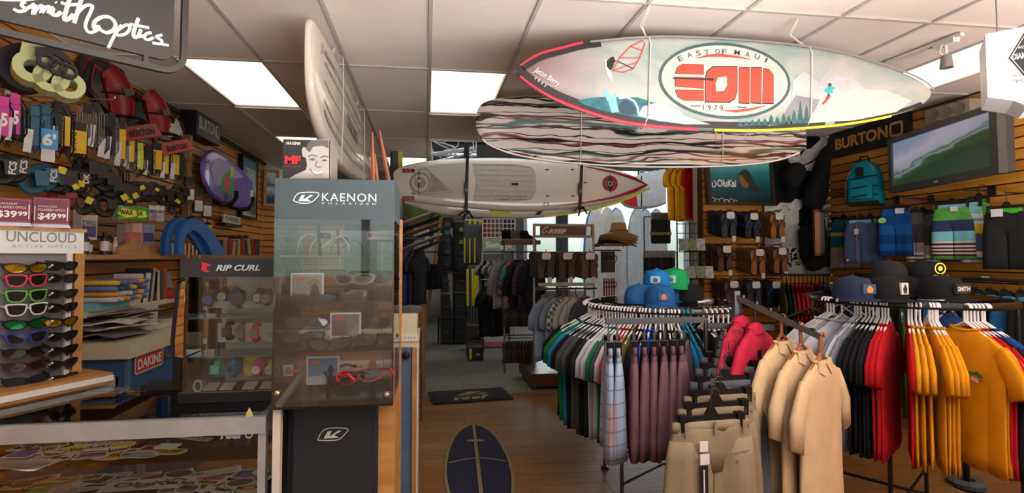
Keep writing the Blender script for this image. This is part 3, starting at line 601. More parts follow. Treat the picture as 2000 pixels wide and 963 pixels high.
binding('orange-red snowboard binding near the white mountain, right of the pair', (303, 232), 0, 0, RB2)
o = MB().prism(smooth_pts([(.30, -.02), (.22, .13), (.0, .16), (-.22, .12), (-.30, -.02), (-.2, -.14), (.0, -.16), (.22, -.13), (.30, -.02)], 3)[:-1], -.012, .012).build('snowboard_tail', M((40, 30, 30), .4), None, False, aX(205, 155, XL+.06), (0, 0, math.pi/2)); tag(o, 'dark board with red lines behind the left red binding', 'board'); St(o, smooth_pts([(.26, -.02), (.19, .1), (.0, .13), (-.19, .09), (-.26, -.02)], 4), .006, M((200, 44, 44)), -.014, 'red_line')
# ---- box sign, bodyboard, posters, small sign
def wallbox(name, label, cat, px0, py0, px1, py1, d, mat, group=None):   # box flat on the left wall; right-hand local frame
    a, b_ = aX(px0, py0, XL+d), aX(px1, py1, XL+d); e = E(name, label, cat, (XL+d, a.y, b_.z), 0, group); e.rotation_euler = (0, 0, math.pi/2)
    return e, b_.y-a.y, a.z-b_.z
e, w, h = wallbox('sign', 'grey box sign with pale lettering above the purple bodyboard', 'sign', 383, 258, 429, 286, .16, 0)
h = .27; MB().b2((0, .0, 0), (w, .15, h)).build('box', M((30, 28, 28), .5), e); MB().b2((0.01, -.006, .01), (w-.01, .0, h-.01)).build('face', M((78, 74, 72), .5), e); T(e, 'BURTON', .05, .07, w*.72, .13, OFFW, -.008, bold=.03); St(e, rrect(w*.82, .07, w*.93, .2, .02), .018, OFFW, -.008, 'arrow_mark', True)
PUR = M((118, 92, 176), .35, var=.06, coat=.4); P0 = aX(445, 350, XL+.16)
bb = E('bodyboard', 'purple bodyboard in clear wrap held by black brackets on the left wall', 'bodyboard', P0); bb.rotation_euler = (0, 0, math.pi/2)
def BL(px, py): p = aX(px, py, XL+.16); return (p.y-P0.y, p.z-P0.z)
BT = [(392, 330), (395, 312), (402, 298), (415, 293), (432, 300), (455, 318), (478, 340), (492, 356)]; BBt = [(392, 332), (396, 352), (408, 376), (425, 392), (450, 402), (470, 408), (484, 410), (492, 404)]
boardmesh(smooth_pts([BL(*p) for p in BT]), smooth_pts([BL(*p) for p in BBt]), .06, 40).build('body', PUR, bb, 1)
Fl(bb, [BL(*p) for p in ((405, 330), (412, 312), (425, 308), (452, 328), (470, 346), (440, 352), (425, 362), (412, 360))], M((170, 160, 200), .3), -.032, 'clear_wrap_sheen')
x0, z0 = BL(432, 375); Fl(bb, [BL(*p) for p in ((427, 348), (440, 334), (451, 330), (451, 345), (449, 384), (426, 374))], M((60, 150, 70)), -.033, 'label_card')
Fl(bb, [BL(*p) for p in ((431, 352), (437, 340), (444, 344), (443, 372), (432, 372))], M((196, 66, 96)), -.034, 'label_print'); Fl(bb, [BL(*p) for p in ((444, 326), (451, 328), (451, 344), (444, 346))], M((210, 190, 70)), -.034, 'label_print')
St(bb, circ(*BL(420, 319), .03, 12, .035), .008, OFFW, -.033, 'leash_plug_ring', True); x, z = BL(465, 367); T(bb, 'bodyboard'[:0] or 'boogie', x, z, .14, .02, M((160, 140, 205)), -.033)
Fl(bb, [BL(*p) for p in ((484, 372), (489, 371), (488, 392), (483, 388))], OFFW, -.033, 'tail_label')
for k, (px, py) in enumerate(((437, 393), (472, 403))):
    x, z = BL(px, py); MB().tube([(x-.05, .12, z+.0), (x-.07, -.0, z-.05), (x-.02, -.09, z-.03), (x+.06, -.11, z+.04), (x+.07, -.11, z+.12)], .025, 8).build('bracket', PLBLK, bb, 1)
e, w, h = wallbox('framed_poster', 'tall black-framed blue poster beside the purple bodyboard', 'poster', 473, 302, 501, 430, .06, 0)
MB().ring([(0, 0), (w, 0), (w, h*1.02), (0, h*1.02)], [(.03, .03), (w-.03, .03), (w-.03, h*1.02-.03), (.03, h*1.02-.03)], -.01, .05).build('frame', PLBLK, e)
def poster_mat(cs, sc=2.0, ax=2):
    m, n, l, b, t = nodes_mat('poster', .35, .4); sp = n.new('ShaderNodeSeparateXYZ'); l.new(t.outputs['Generated'], sp.inputs[0])
    no = n.new('ShaderNodeTexNoise'); no.inputs['Scale'].default_value = sc; no.inputs['Detail'].default_value = 4; l.new(t.outputs['Generated'], no.inputs['Vector'])
    ma = n.new('ShaderNodeMath'); ma.operation = 'MULTIPLY_ADD'; ma.inputs[1].default_value = .35; l.new(no.outputs[0], ma.inputs[0]); sb = n.new('ShaderNodeMath'); sb.operation = 'SUBTRACT'; sb.inputs[1].default_value = .175; l.new(sp.outputs[ax], sb.inputs[0]); l.new(sb.outputs[0], ma.inputs[2])
    r = ramp(n, cs); l.new(ma.outputs[0], r.inputs[0]); l.new(r.outputs[0], b.inputs['Base Color']); return m
MB().b2((.03, .0, .03), (w-.03, .03, h*1.02-.03)).build('print', poster_mat([(.0, (190, 196, 180)), (.12, (70, 90, 70)), (.35, (96, 112, 104)), (.5, (170, 186, 186)), (.75, (96, 132, 148)), (1, (78, 112, 136))]), e)
T(e, 'TROPI', .16, h*.72, w*.6, .09, OFFW, -.003, bold=.03); T(e, 'CALIA', .16, h*.64, w*.6, .07, OFFW, -.003, bold=.03)
e2 = E('poster', 'small framed wave poster on the far end of the left wall', 'poster', aX(513, 402, XL+.03)); L = vp(e2.location, rad(37)); e2.rotation_euler = (0, 0, rad(37))
q = [L(513, 402), L(543, 402)]; W_ = q[1][0]; H_ = L(513, 330)[1]
MB().ring([(0, 0), (W_, 0), (W_, H_), (0, H_)], [(.04, .04), (W_-.04, .04), (W_-.04, H_-.04), (.04, H_-.04)], -.03, .02).build('frame', wood((150, 110, 60), (180, 136, 80)), e2); MB().b2((.03, -.01, .03), (W_-.03, .01, H_-.03)).build('print', poster_mat([(.2, (40, 70, 110)), (.45, (190, 206, 220)), (.6, (60, 96, 140)), (1, (210, 216, 220))], 4), e2); T(e2, 'REEF', .1, H_-.2, W_*.5, .1, WHITE, -.013, bold=.02)
e, w, h = wallbox('small_sign', 'small white shelf sign under the purple bodyboard', 'sign', 437, 428, 470, 440, .1, 0)
MB().b2((0, -.02, -.03), (w, .08, .0)).build('shelf', BLACK, e); MB().b2((.01, 0, 0), (w-.01, .02, .1)).build('plate', OFFW, e); T(e, 'DAKINE', .05, .025, w*.8, .055, M((120, 116, 110)), -.002, bold=.03)
# conduit
o = MB().b2((XL+.03, 0, 0), (XL+.09, .06, 3.0)).build('trim_2', M((150, 112, 60), .5), None, False, (0, aX(362, 300, XL+.05).y, 0)); struct(o)
o = MB().tube([(XL+.06, aX(368, 220, XL+.06).y, 2.98), (XL+.06, aX(369, 300, XL+.06).y, 2.5), (XL+.06, aX(369, 300, XL+.06).y, 1.6)], .012, 6).tube([(XL+.05, 4.8, HC-.05), (XL+.04, 6, HC-.06), (XL+.04, 8.1, HC-.07)], .022, 6).build('cable', BLACK, None, 1); tag(o, 'black cable down the post and pipe along the ceiling edge', 'cable')
# ---- leashes on hooks
TAGW = M((206, 204, 206), .5); YC_ = M((216, 176, 30), .45); MAG = M((190, 40, 140), .45); TEALC = M((20, 84, 108), .5); SKY = M((52, 150, 210), .45); LIME = M((196, 210, 40), .5); CORD = M((24, 24, 28), .3); CLEARC = M((120, 116, 110), .2); YD = M((206, 190, 30), .5)
PEGM = MB().tube([(.02, 0, .012), (.01, 0, 0), (-.5, 0, 0)], .004, 5).mesh('peg', M((170, 168, 165), .3, .9))
def peg(p, x=XL):
    o = ob('peg', PEGM, None, (p.x, p.y, p.z)); o.scale = ((p.x-x)/.48, 1, 1); return tag(o, 'thin wire peg holding goods on the left slat wall', 'peg', 'wire pegs on the left slat wall')
def leash(label, px, py, hpx, card=None, ctext=None, tagc=None, cord=CORD, cuff=None, cufftext=None, size=None, X=-2.12, rz=48, accent=None, wide=.06):
    p = aX(px, py, X); r_ = ray(px, py); zc = (p-C0).dot(CF); H = hpx*zc/FPX
    e = E('leash', label, 'surf leash', p, rad(rz)); mb = MB(); rnd = random.Random(px*7+py)
    for k in range(5):
        a = -.03+.015*k; w = .018+.01*rnd.random(); hh = H*(.5+.14*rnd.random()); d = .008*k-.012
        mb.tube([(a, d, -.01), (a-w, d, -hh*.25), (a-w, d+.005, -hh*.8), (a, d, -hh), (a+w, d-.004, -hh*.8), (a+w, d, -hh*.25)], .0042, 5, True)
    mb.build('coil', cord, e, 1)
    MB().b2((-wide*.32, -.022, -H*.12), (wide*.32, -.012, .0)).build('header', BLACK if card is YC_ else card or BLACK, e); peg(p)
    if card:
        c = MB().box((0.0, -.03, -H*.3), (wide*.62, .006, H*.34)).build('card', card, e)
        if ctext: T(c, ctext, -wide*.13, -H*.44, H*.28, wide*.26, WHITE if card is not YC_ else BLACK, -.0345, rot=rad(90), bold=.02) if len(ctext) > 2 else T(c, ctext, -wide*.22, -H*.36, wide*.44, H*.16, WHITE, -.0345, bold=.04)
    if tagc: MB().box((-.028, -.040, -H*.42), (.034, .003, H*.27), rotm(0, rad(4), 0)).build('price_tag', TAGW, e)
    if size:
        s_ = MB().box((.012, -.048, -H*.42), (wide*1.25, .004, H*.24)).build('size_tag', size[1], e); T(s_, size[0], -.02, -H*.5, .06, H*.15, WHITE, -.052, bold=.04)
        MB().box((.008, -.047, -H*.61), (wide, .003, H*.15)).build('size_tag_foot', TAGW, e)
    cm = cuff or BLACK
    MB().tube([(.045*math.cos(a), .02*math.sin(a), -H*.86+.06*math.sin(a)) for a in [2*math.pi*k/14 for k in range(14)]], .024, 8, True, flat=.7).build('cuff', cm, e, 1)
    c2 = MB().box((.03, -.055, -H*.84), (.055, .006, H*.17), rotm(0, rad(-6), 0)).build('cuff_strap', cm if not accent else cm, e)
    if cufftext: T(c2, cufftext, .045, -H*.92, H*.15, .03, OFFW, -.060, rot=rad(86), bold=.03)
    if accent and rnd.random() < .75:
        a = rnd.random()
        MB().box((.05-.06*a, -.062, -H*(.74+.2*rnd.random())), (.028+.02*a, .004, .022+.02*rnd.random()), rotm(0, rad(-40+80*rnd.random()), 0)).build('accent_patch', accent, e)
    return e
leash('black leash with magenta size card at the left edge of the photo', 6, 190, 165, MAG, '5', True, cufftext='FCS')
leash('second black leash with magenta size card beside the wall edge', 28, 185, 168, MAG, '5', True, cufftext='FCS')
leash('dark teal leash with bare teal card left of the blue size tag', 66, 208, 168, TEALC, None, True, TEALC, TEALC)
leash('dark teal leash with bright blue six-foot size tag', 88, 205, 165, TEALC, 'FCS', None, TEALC, TEALC, 'FCS', ("6'", SKY))
leash('black leash with white tag just right of the blue size tag', 112, 200, 175, BLACK, None, True, accent=YD)
leash('black leash with upright yellow card, left of the yellow triangle card', 127, 207, 170, YC_, 'DAKINE', None, accent=YD, cuff=BLACK)
leash('black leash with slanted yellow lettered card in the middle of the hooks', 152, 240, 130, YC_, 'DAKINE', None, cufftext='DK', accent=YD, wide=.12)
leash('clear-cord leash with white tag, left of the two beside the yellow card', 170, 203, 150, None, None, True, CLEARC)
leash('clear-cord leash with white tag, right of the two beside the yellow card', 186, 201, 160, None, None, True, CLEARC)
leash('black leash with grey tags half behind the clear cords', 205, 232, 140, None, None, True)
leash('silver-corded leash with white tag below the left red binding', 217, 222, 165, BLACK, None, True, CLEARC, accent=YD)
leash('silver-corded leash with yellow card below the left red binding', 237, 232, 170, YC_, None, True, CLEARC, accent=YD)
leash('silver-corded leash with yellow lettered card and long white tag', 254, 240, 165, YC_, 'DAKINE', True, CLEARC, accent=YD)
leash('black leash with lime card, first in the cluster under the white mountain', 272, 280, 110, LIME, 'SLIM', None, accent=YD)
leash('black leash with white tag, second in the cluster under the white mountain', 288, 285, 105, BLACK, None, True, accent=YD)
leash('black leash with broad yellow card in the cluster under the white mountain', 305, 280, 110, YC_, 'DAKINE', None, accent=YD, wide=.1)
leash('black leash with yellow and grey card, fourth under the white mountain', 322, 286, 115, YC_, None, True, accent=YD)
leash('black leash with bright yellow tag, nearest the wooden post', 341, 288, 115, YC_, None, True, accent=YD, wide=.085)
leash('black leash hanging low beside the wooden post', 353, 300, 90, BLACK, None, None)
leash('black leash with red cuff hanging above the maroon price card', 122, 330, 62, None, None, None, cuff=M((120, 40, 34)))
leash('black leash with yellow patches hanging low in the middle', 205, 320, 95, None, None, None, accent=YD)
leash('black leash with wide yellow patch hanging above the wax packs', 236, 325, 85, None, None, None, accent=YD)
leash('short black leash hanging low left of the wax packs', 160, 335, 70, None, None, None, accent=YD)
HK = M((170, 168, 165), .3, .9)
for i, (px, py, lab) in enumerate(((100, 178, 'wire hook below the pale green foam block'), (140, 192, 'wire hook above the blue size tag'), (225, 195, 'wire hook under the left red binding'), (270, 255, 'wire hook under the right red binding'), (300, 378, 'long wire hook above the wax packs'), (345, 296, 'wire hook beside the wooden post'), (410, 316, 'wire hook touching the purple bodyboard'), (128, 400, 'wire hook beside the maroon price card'))):
    p = aX(px, py, XL+.36); o = MB().tube([(0, 0, .02), (-.01, 0, 0), (-.34, 0, 0)], .005, 6).b2((-.35, -.02, -.035), (-.335, .02, .035)).build('hook', HK, None, 1, p); tag(o, lab, 'hook')
# ---- small hanging packs
def pack(name, label, cat, px, py, wpx, hpx, col, X=-2.2, rz=55, txt=None, txtm=None, band_=None, hd=None, group=None, t=.012):
    p = aX(px, py, X); zc = (p-C0).dot(CF); w, h = wpx*zc/FPX, hpx*zc/FPX
    peg(p); e = E(name, label, cat, p, rad(rz), group); MB().b2((-w/2, -t/2, -h), (w/2, t/2, 0)).build('body', col, e)
    if hd: MB().b2((-w/2, -t/2-.002, -h*.16), (w/2, t/2+.002, .015)).build('header_card', hd, e)
    if band_: MB().b2((-w*.42, -t/2-.0015, -h*.9), (w*.42, -t/2, -h*.45)).build('printed_panel', band_, e)
    if txt: T(e, txt, -w*.4, -h*.42, w*.8, h*.2, txtm or WHITE, -t/2-.003, bold=.02)
    return e
KRAFT = M((62, 54, 50), .6); RW = M((150, 60, 56), .5)
for i, (px, py, lab) in enumerate(((370, 349, 'dark card pack, uppermost left of three overlapping beside the bodyboard'), (387, 371, 'dark card pack, middle of three overlapping beside the bodyboard'), (404, 381, 'dark card pack, lowest right of three overlapping beside the bodyboard'))):
    e = pack('fin_pack', lab, 'pack', px, py, 19, 46, KRAFT, -2.1-.01*i, band_=TAGW, hd=M((44, 40, 40)), t=.03); MB().b2((-.03, -.02, -.09), (.03, -.017, -.07)).build('red_print', RW, e)
for px, py, c1, c2, lab in ((388, 428, (150, 40, 60), (50, 60, 130), 'red and blue wallet pouch hanging by the bodyboard'), (405, 436, (30, 30, 34), (190, 170, 50), 'black and yellow pouch with long tail hanging right of the red one'), (372, 425, (30, 28, 34), (60, 50, 90), 'dark pouch hanging left of the red and blue one')):
    p = aX(px, py, -2.15); e = E('key_pouch', lab, 'pouch', p, rad(50)); peg(p+Vector((0, 0, .14))); MB().lathe([(.0, -.075), (.035, -.07), (.045, -.035), (.04, .0), (.02, .01), (0, .012)], 12, sy=.5).build('body', M(c1, .7), e, 1); MB().box((.01, -.022, -.04), (.05, .008, .05), rotm(0, 0, rad(8))).build('panel', M(c2, .7), e); MB().tube([(0, 0, .0), (.004, 0, .08), (0, 0, .14)], .004, 5).build('cord', BLACK, e); MB().tube([(-.01, 0, -.07), (-.012, 0, -.14), (-.008, 0, -.2)], .006, 5).build('tail', M(c2, .7), e)
for px, py, lab, c in ((246, 402, 'green and yellow wax pack, left of the pair under the leashes', (70, 150, 50)), (266, 404, 'green and yellow wax pack, right of the pair under the leashes', (60, 160, 44))):
    p = aX(px, py, -2.08); e = E('wax_pack', lab, 'wax pack', p, rad(45)); MB().lathe([(0, -.10), (.07, -.095), (.08, -.05), (.075, .0), (.0, .01)], 12, sy=.35).build('body', M(c, .3, var=.4, sc=30), e, 1); Fl(e, [(-.06, -.06), (-.03, -.02), (.05, -.03), (.06, -.07), (.0, -.085)], M((220, 210, 50), .4), -.031, 'yellow_burst'); T(e, 'WAX', -.045, -.065, .08, .035, M((20, 60, 20)), -.034, bold=.04)
CLR = M((150, 146, 142), .25, var=.2, sc=30)
for i, (px, py, w_, h_, c, tx, lab) in enumerate(((174, 420, 28, 48, (176, 172, 168), 'DING', 'clear bag with blue panel beside the right maroon price card'), (150, 410, 14, 52, (120, 116, 112), None, 'thin clear pack behind the bag with blue panel'), (298, 405, 16, 26, (150, 148, 146), 'NRC', 'small grey pack right of the green wax packs'), (312, 405, 16, 28, (186, 180, 176), 'NRC', 'small white pack with red letters right of the green wax packs'), (236, 438, 16, 38, (110, 104, 100), None, 'clear sleeve pack first on the hook above the shelf'), (250, 436, 16, 40, (150, 128, 120), None, 'clear sleeve pack with pink edge above the shelf'), (266, 436, 22, 40, (206, 160, 156), None, 'white sleeve pack with red print above the shelf'), (290, 438, 22, 38, (130, 140, 166), None, 'white sleeve pack with blue print above the shelf'), (225, 400, 14, 30, (104, 100, 98), None, 'clear blister pack left of the green wax packs'))):
    pack('hanging_pack', lab, 'pack', px, py, w_, h_, M(c, .3, var=.2, sc=30), -2.12, txt=tx, txtm=M((60, 50, 110)), band_=M((60, 60, 120), .4, var=.5, sc=60) if i in (0, 7) else M((176, 90, 90), .4, var=.5, sc=60) if i in (6, 5) else None, hd=TAGW if i in (2, 3) else None)
rnd = random.Random(3)
for i in range(14):
    px = 330+i*4.6; py = 372+rnd.random()*52; 
    if 362 < px < 412 and py < 425: px -= 34
    c = rnd.choice(((30, 26, 40), (70, 40, 70), (24, 24, 26), (120, 40, 44), (40, 50, 100)))
    lab = ['tiny dark cord pack in the tangle left of the card packs']*14
    p = aX(px, py, XL+.12); peg(p); e = E('cord_pack', lab[0], 'cord', p, rad(60), group='tangle of small cords beside the post'); MB().tube([(.02*math.cos(a*2), .01*math.sin(a), .035*math.sin(a)) for a in [2*math.pi*k/12 for k in range(12)]], .006, 5, True).build('loop', M(c, .6), e, 1); MB().box((0, -.01, -.045), (.02, .01, .04)).build('clip', M(c, .5), e)
# hooks with packs at the far low end of the wall
for i in range(5):
    px = 428+i*13; e = pack('hanging_pack', ['small dark pack', 'small black pack with white mark', 'small grey pack', 'small white pack', 'small kraft pack'][i]+' in the low far row by the tall glass case', 'pack', px, 462, 11, 28, M(((40, 36, 34), (24, 24, 26), (110, 104, 96), (170, 160, 150), (150, 120, 84))[i], .5), XL+.12, hd=BLACK)
# ================================================================ glass counter, racks and cases at the left
ZT = 1.055; YK = 1.9
ALU = M((168, 172, 178), .35, .3); LAM = M((190, 184, 160), .5, var=.04); BLUEC = M((52, 84, 122), .5); OAK = wood((150, 104, 56), (186, 136, 80), .45, 0, 2)
XC1 = -.535; XC0 = -2.2
YBK = 2.36
gc = E('glass_counter', 'long glass display counter with pale metal edge at lower left', 'display counter', (0, 0, 0))
for a, b_ in (((XC0, YK-.02, ZT-.055), (XC1, YK+.012, ZT)), ((-1.38, YBK-.02, ZT-.04), (XC1, YBK, ZT)), ((XC0, 2.58, ZT-.04), (-1.38, 2.6, ZT)), ((-1.4, YBK, ZT-.04), (-1.38, 2.6, ZT)), ((XC1-.03, YK, ZT-.05), (XC1, YBK, ZT))): MB().b2(a, b_).build('edge_bar', ALU, gc)
MB().b2((XC1-.025, YK-.015, 0), (XC1, YK+.015, ZT-.05)).build('corner_post', ALU, gc); MB().b2((XC1-.025, YBK-.03, 0), (XC1, YBK, ZT-.05)).build('corner_post', ALU, gc)
MB().b2((XC0, YK, ZT), (XC1, YBK, ZT+.006)).b2((XC0, YBK, ZT), (-1.38, 2.6, ZT+.006)).build('glass_top', GLASS, gc); MB().b2((XC0, YK-.004, .15), (XC1-.02, YK+.002, ZT-.055)).build('glass_front', GLASS, gc)
MB().b2((XC0, YK+.03, .90), (XC1-.04, YBK-.03, .908)).build('glass_shelf', GLASS, gc); MB().b2((XC0, YK+.02, .71), (XC1-.04, YBK-.02, .718)).build('glass_shelf', GLASS, gc)
MB().b2((XC0, YK, 0), (XC1, YBK, .15)).build('plinth', BLACK, gc); MB().b2((XC0, YK+.02, .15), (XC1-.03, YBK-.02, .705)).build('base_panel', M((36, 52, 80), .6), gc)
for x in (-1.75, -1.15): MB().b2((x-.012, YBK-.025, .15), (x+.012, YBK-.005, ZT-.04)).build('shelf_standard', ALU, gc)
x, z = vp((0, YK-.005, 0), 0)(430, 858); T(gc, 'reef', x, z, .075, .025, M((180, 184, 190), .4), YK-.006, 'glass_lettering', shear=.2, bold=.05); St(gc, circ(x+.092, z+.012, .011, 12), .005, M((180, 184, 190)), YK-.006, 'glass_logo', True)
x, z = vp((0, YK-.005, 0), 0)(487, 815); Fl(gc, [(x-.012, z), (x, z-.008), (x+.012, z), (x+.011, z+.012), (x, z+.034), (x-.011, z+.012)], M((190, 186, 120)), YK-.006, 'drop_sticker')
# stickers on the shelves
STK = 'stickers on the glass counter shelves'
def sticker(lab, px, py, zz, w, h, col, shape='rect', txt=None, tcol=None, rz=None, lift=0):
    p = aZ(px, py, zz); p.y = min(max(p.y, YK+.08), YBK-.08); p.x = min(p.x, XC1-.12); rz = rz if rz is not None else random.uniform(-25, 25)
    P = {'rect': rrect(-w/2, -h/2, w/2, h/2, min(w, h)*.12, 3), 'oval': circ(0, 0, w/2, 20, h/2), 'tri': [(-w/2, -h/2), (w/2, -h/2), (0, h/2)], 'dia': [(-w/2, 0), (0, -h/2), (w/2, 0), (0, h/2)], 'long': rrect(-w/2, -h/2, w/2, h/2, h*.45, 4)}[shape]
    e = E('sticker', lab, 'sticker', (p.x, p.y, zz+.0015+lift), 0, STK, (rad(-90), 0, 0)); e.rotation_euler = (rad(-90), 0, rad(rz)); e.rotation_mode = 'XYZ'
    e.rotation_euler = Matrix.Rotation(rad(rz), 3, 'Z').to_4x4().to_3x3().to_euler() if False else (rad(-90), 0, rad(rz))
    MB().prism(P, -.001, .0).build('backing', WHITE, e); Fl(e, [(x*.9, z*.86) for x, z in P], M(col, .35, var=.15, sc=40), -.0014, 'colour')
    if txt: T(e, txt, -w*.38, -h*.2, w*.76, h*.42, tcol or BLACK, -.003, bold=.03)
    return e
ST = [('white sticker with red and black slash standing at the left of upper shelf', 110, 885, .91, .09, .07, (150, 40, 50), 'dia', None), ('broad white card lying at the left end of the upper shelf', 45, 905, .91, .16, .09, (170, 170, 168), 'rect', None), ('yellow and black oval sticker on the upper shelf front', 215, 896, .91, .10, .045, (206, 170, 40), 'oval', 'SURF'),
 ('white oval sticker right of the yellow and black one', 275, 894, .91, .10, .04, (150, 166, 176), 'oval', None), ('white sticker with purple letters on the upper shelf', 180, 893, .91, .07, .04, (130, 120, 170), 'rect', 'wave'), ('yellow-green round sticker on a white card, upper shelf', 140, 882, .91, .07, .05, (190, 196, 80), 'oval', None),
 ('long pale sticker with grey script on the upper shelf', 280, 880, .91, .13, .03, (190, 192, 190), 'long', 'Pacific'), ('long white sticker at the back of the upper shelf', 195, 868, .91, .12, .025, (196, 196, 192), 'long', 'OCEAN'), ('small white oval with black mark at the shelf front edge', 105, 905, .91, .05, .03, (190, 190, 190), 'oval', 'M'),
 ('black lettered white sticker on the upper shelf right', 265, 848, .91, .10, .05, (196, 194, 186), 'rect', 'NORTH'), ('large white card with faint figure, back of the upper shelf', 320, 838, .91, .12, .09, (196, 196, 190), 'rect', None), ('bright yellow oval sticker on the upper shelf right', 325, 848, .91, .07, .03, (206, 196, 50), 'oval', None), ('white bumper sticker with capital letters, upper shelf right', 375, 856, .91, .12, .025, (200, 200, 196), 'rect', 'ROAM-SUS'),
 ('tan sticker with brown script, upper shelf right', 405, 842, .91, .14, .03, (196, 170, 120), 'rect', 'to Bliss'), ('long white sticker with block letters at the back right', 400, 832, .91, .14, .025, (190, 190, 186), 'rect', 'ANY OCEAN'), ('blue and purple small sticker at the back right', 355, 838, .91, .05, .05, (90, 90, 150), 'rect', None), ('teal scrap sticker beside the bumper sticker', 425, 850, .91, .06, .03, (96, 150, 170), 'rect', None),
 ('large white sticker with black script on the lower shelf', 290, 950, .72, .22, .06, (214, 214, 210), 'rect', 'OluKai'), ('white and red sticker with black capitals, lower shelf', 370, 941, .72, .19, .03, (206, 70, 60), 'rect', 'WA UP UP'), ('bright yellow oval sticker on the lower shelf right', 420, 948, .72, .12, .05, (220, 190, 30), 'oval', 'Surf'), ('blue sheet with red heart sticker on the lower shelf', 495, 930, .72, .12, .05, (40, 70, 160), 'rect', 'I  U'),
 ('white blank card at the back of the lower shelf', 420, 922, .72, .14, .04, (196, 190, 176), 'rect', None), ('red and black graffiti sticker at the back of the lower shelf', 330, 926, .72, .13, .03, (130, 50, 46), 'rect', 'GRAFFITI'), ('pale blue sheet at the back of the lower shelf', 215, 935, .72, .10, .05, (150, 176, 186), 'rect', None), ('orange and grey sticker sheet on the lower shelf left', 120, 940, .72, .14, .05, (170, 130, 80), 'rect', None),
 ('green scrap sticker at the front of the lower shelf', 80, 960, .72, .06, .03, (40, 180, 60), 'rect', None), ('white sheet with red corner on the lower shelf', 170, 952, .72, .16, .06, (190, 180, 180), 'rect', None), ('grey sheet at the left end of the lower shelf', 50, 945, .72, .14, .05, (150, 150, 146), 'rect', 'Reef'), ('white sticker with red letters and stripe, lower shelf', 270, 930, .72, .12, .03, (196, 180, 184), 'rect', 'NSP'),
 ('square black sticker with white spiral at the lower right corner', 515, 956, .72, .07, .05, (20, 20, 20), 'rect', 'O'), ('brown sticker at the lower right corner', 520, 945, .72, .06, .04, (140, 110, 80), 'rect', None), ('pale round sticker beside the blue sheet', 475, 942, .72, .06, .04, (150, 170, 170), 'oval', None), ('dark green sticker at the back right of lower shelf', 515, 920, .72, .08, .03, (60, 100, 90), 'rect', None)]
for i, s_ in enumerate(ST): s_ = list(s_); s_[4] *= 1.45; s_[5] *= 1.6; sticker(*s_, lift=.0012*(i % 6))
for i in range(56):
    up = i % 2; cn, cc = random.choice((('white', (206, 206, 202)), ('grey', (140, 140, 138)), ('yellow', (206, 180, 50)), ('blue', (50, 80, 160)), ('red', (170, 44, 44)), ('black', (30, 30, 32)), ('pale green', (150, 180, 150))))
    sticker('%s sticker among the loose ones on the %s counter shelf' % (cn, 'upper' if up else 'lower'), random.uniform(10, 330 if up else 525), random.uniform(845, 905) if up else random.uniform(925, 962), .91 if up else .72, random.uniform(.06, .12), random.uniform(.05, .08), cc, random.choice(('rect', 'oval', 'long', 'rect', 'dia')), random.choice((None, 'SURF', 'wave', 'Salt', None)), BLACK if cn != 'black' else WHITE, lift=.0035+.0008*(i % 9))
# yellow bag seen through the counter
o = MB().lathe([(0, -.3), (.16, -.28), (.19, -.1), (.15, .08), (.08, .16), (0, .17)], 16, sx=1, sy=.6).build('yellow_bag', M((200, 170, 30), .6, var=.15, sc=5), None, 1, (-1.78, 2.86, .33)); tag(o, 'yellow bag on the floor behind the glass counter', 'bag')
# ---- back counter along the wall
bc = E('back_counter', 'blue back counter with cream top and lettered sticker behind the glass counter', 'counter', (0, 0, 0))
P = aX(250, 700, -1.75); ZB = 1.085; Y0 = P.y
MB().b2((XL+.03, Y0-.04, ZB-.09), (-1.72, 6.3, ZB)).build('worktop', LAM, bc); MB().b2((XL+.03, Y0, 0), (-1.75, 6.25, ZB-.09)).build('body', BLUEC, bc)
MB().b2((-1.765, Y0-.006, 0), (-1.745, Y0+.03, ZB-.09)).build('corner_trim', M((80, 110, 140), .4), bc)
MB().b2((-1.752, Y0-.01, .62), (-1.742, Y0+.10, .74)).build('hinge_plate', ALU, bc)
L = lambda px, py: (aX(px, py, -1.745).y, aX(px, py, -1.745).z)
q = [L(262, 712), L(317, 692), L(319, 712), L(266, 734)]
dk_ = E('wall_sticker', 'red lettered sticker on the side of the blue back counter', 'sticker', (-1.745, L(262, 720)[0], L(262, 734)[1])); dk_.rotation_euler = (0, 0, math.pi/2)
ww = L(318, 700)[0]-L(262, 720)[0]; hh = .12
MB().prism(rrect(0, 0, ww, hh, .025), -.003, 0).build('border', M((190, 176, 160)), dk_); MB().prism(rrect(.012, .012, ww-.012, hh-.012, .018), -.0045, -.003).build('field', M((176, 50, 50)), dk_); T(dk_, 'DAKINE', .03, .028, ww-.06, .062, WHITE, -.006, bold=.03)
MB().b2((0, -.004, 0), (.09, 0, .03)).build('metal_label', M((150, 130, 80), .3, .6), E('name_plate', 'small brass plate right of the red lettered sticker', 'plate', (-1.745, L(322, 700)[0], L(322, 702)[1]))).rotation_euler = (0, 0, math.pi/2)
# shelves on the left wall
def wshelf(label, pa, pb, X1, t, m):
    a, b_ = aX(*pa, X1), aX(*pb, X1); o = MB().b2((XL+.02, a.y, a.z-t), (X1, b_.y, a.z)).build('wall_shelf', m, None); return tag(o, label, 'shelf'), a.z, a.y, b_.y
s1, z1, ya1, yb1 = wshelf('upper wooden wall shelf at eye level beside the sunglasses rack', (60, 497), (530, 499), -2.02, .03, OAK)
s2, z2, ya2, yb2 = wshelf('lower wooden shelf over the back counter, holding boxes and books', (60, 628), (420, 580), -2.0, .035, LAM)
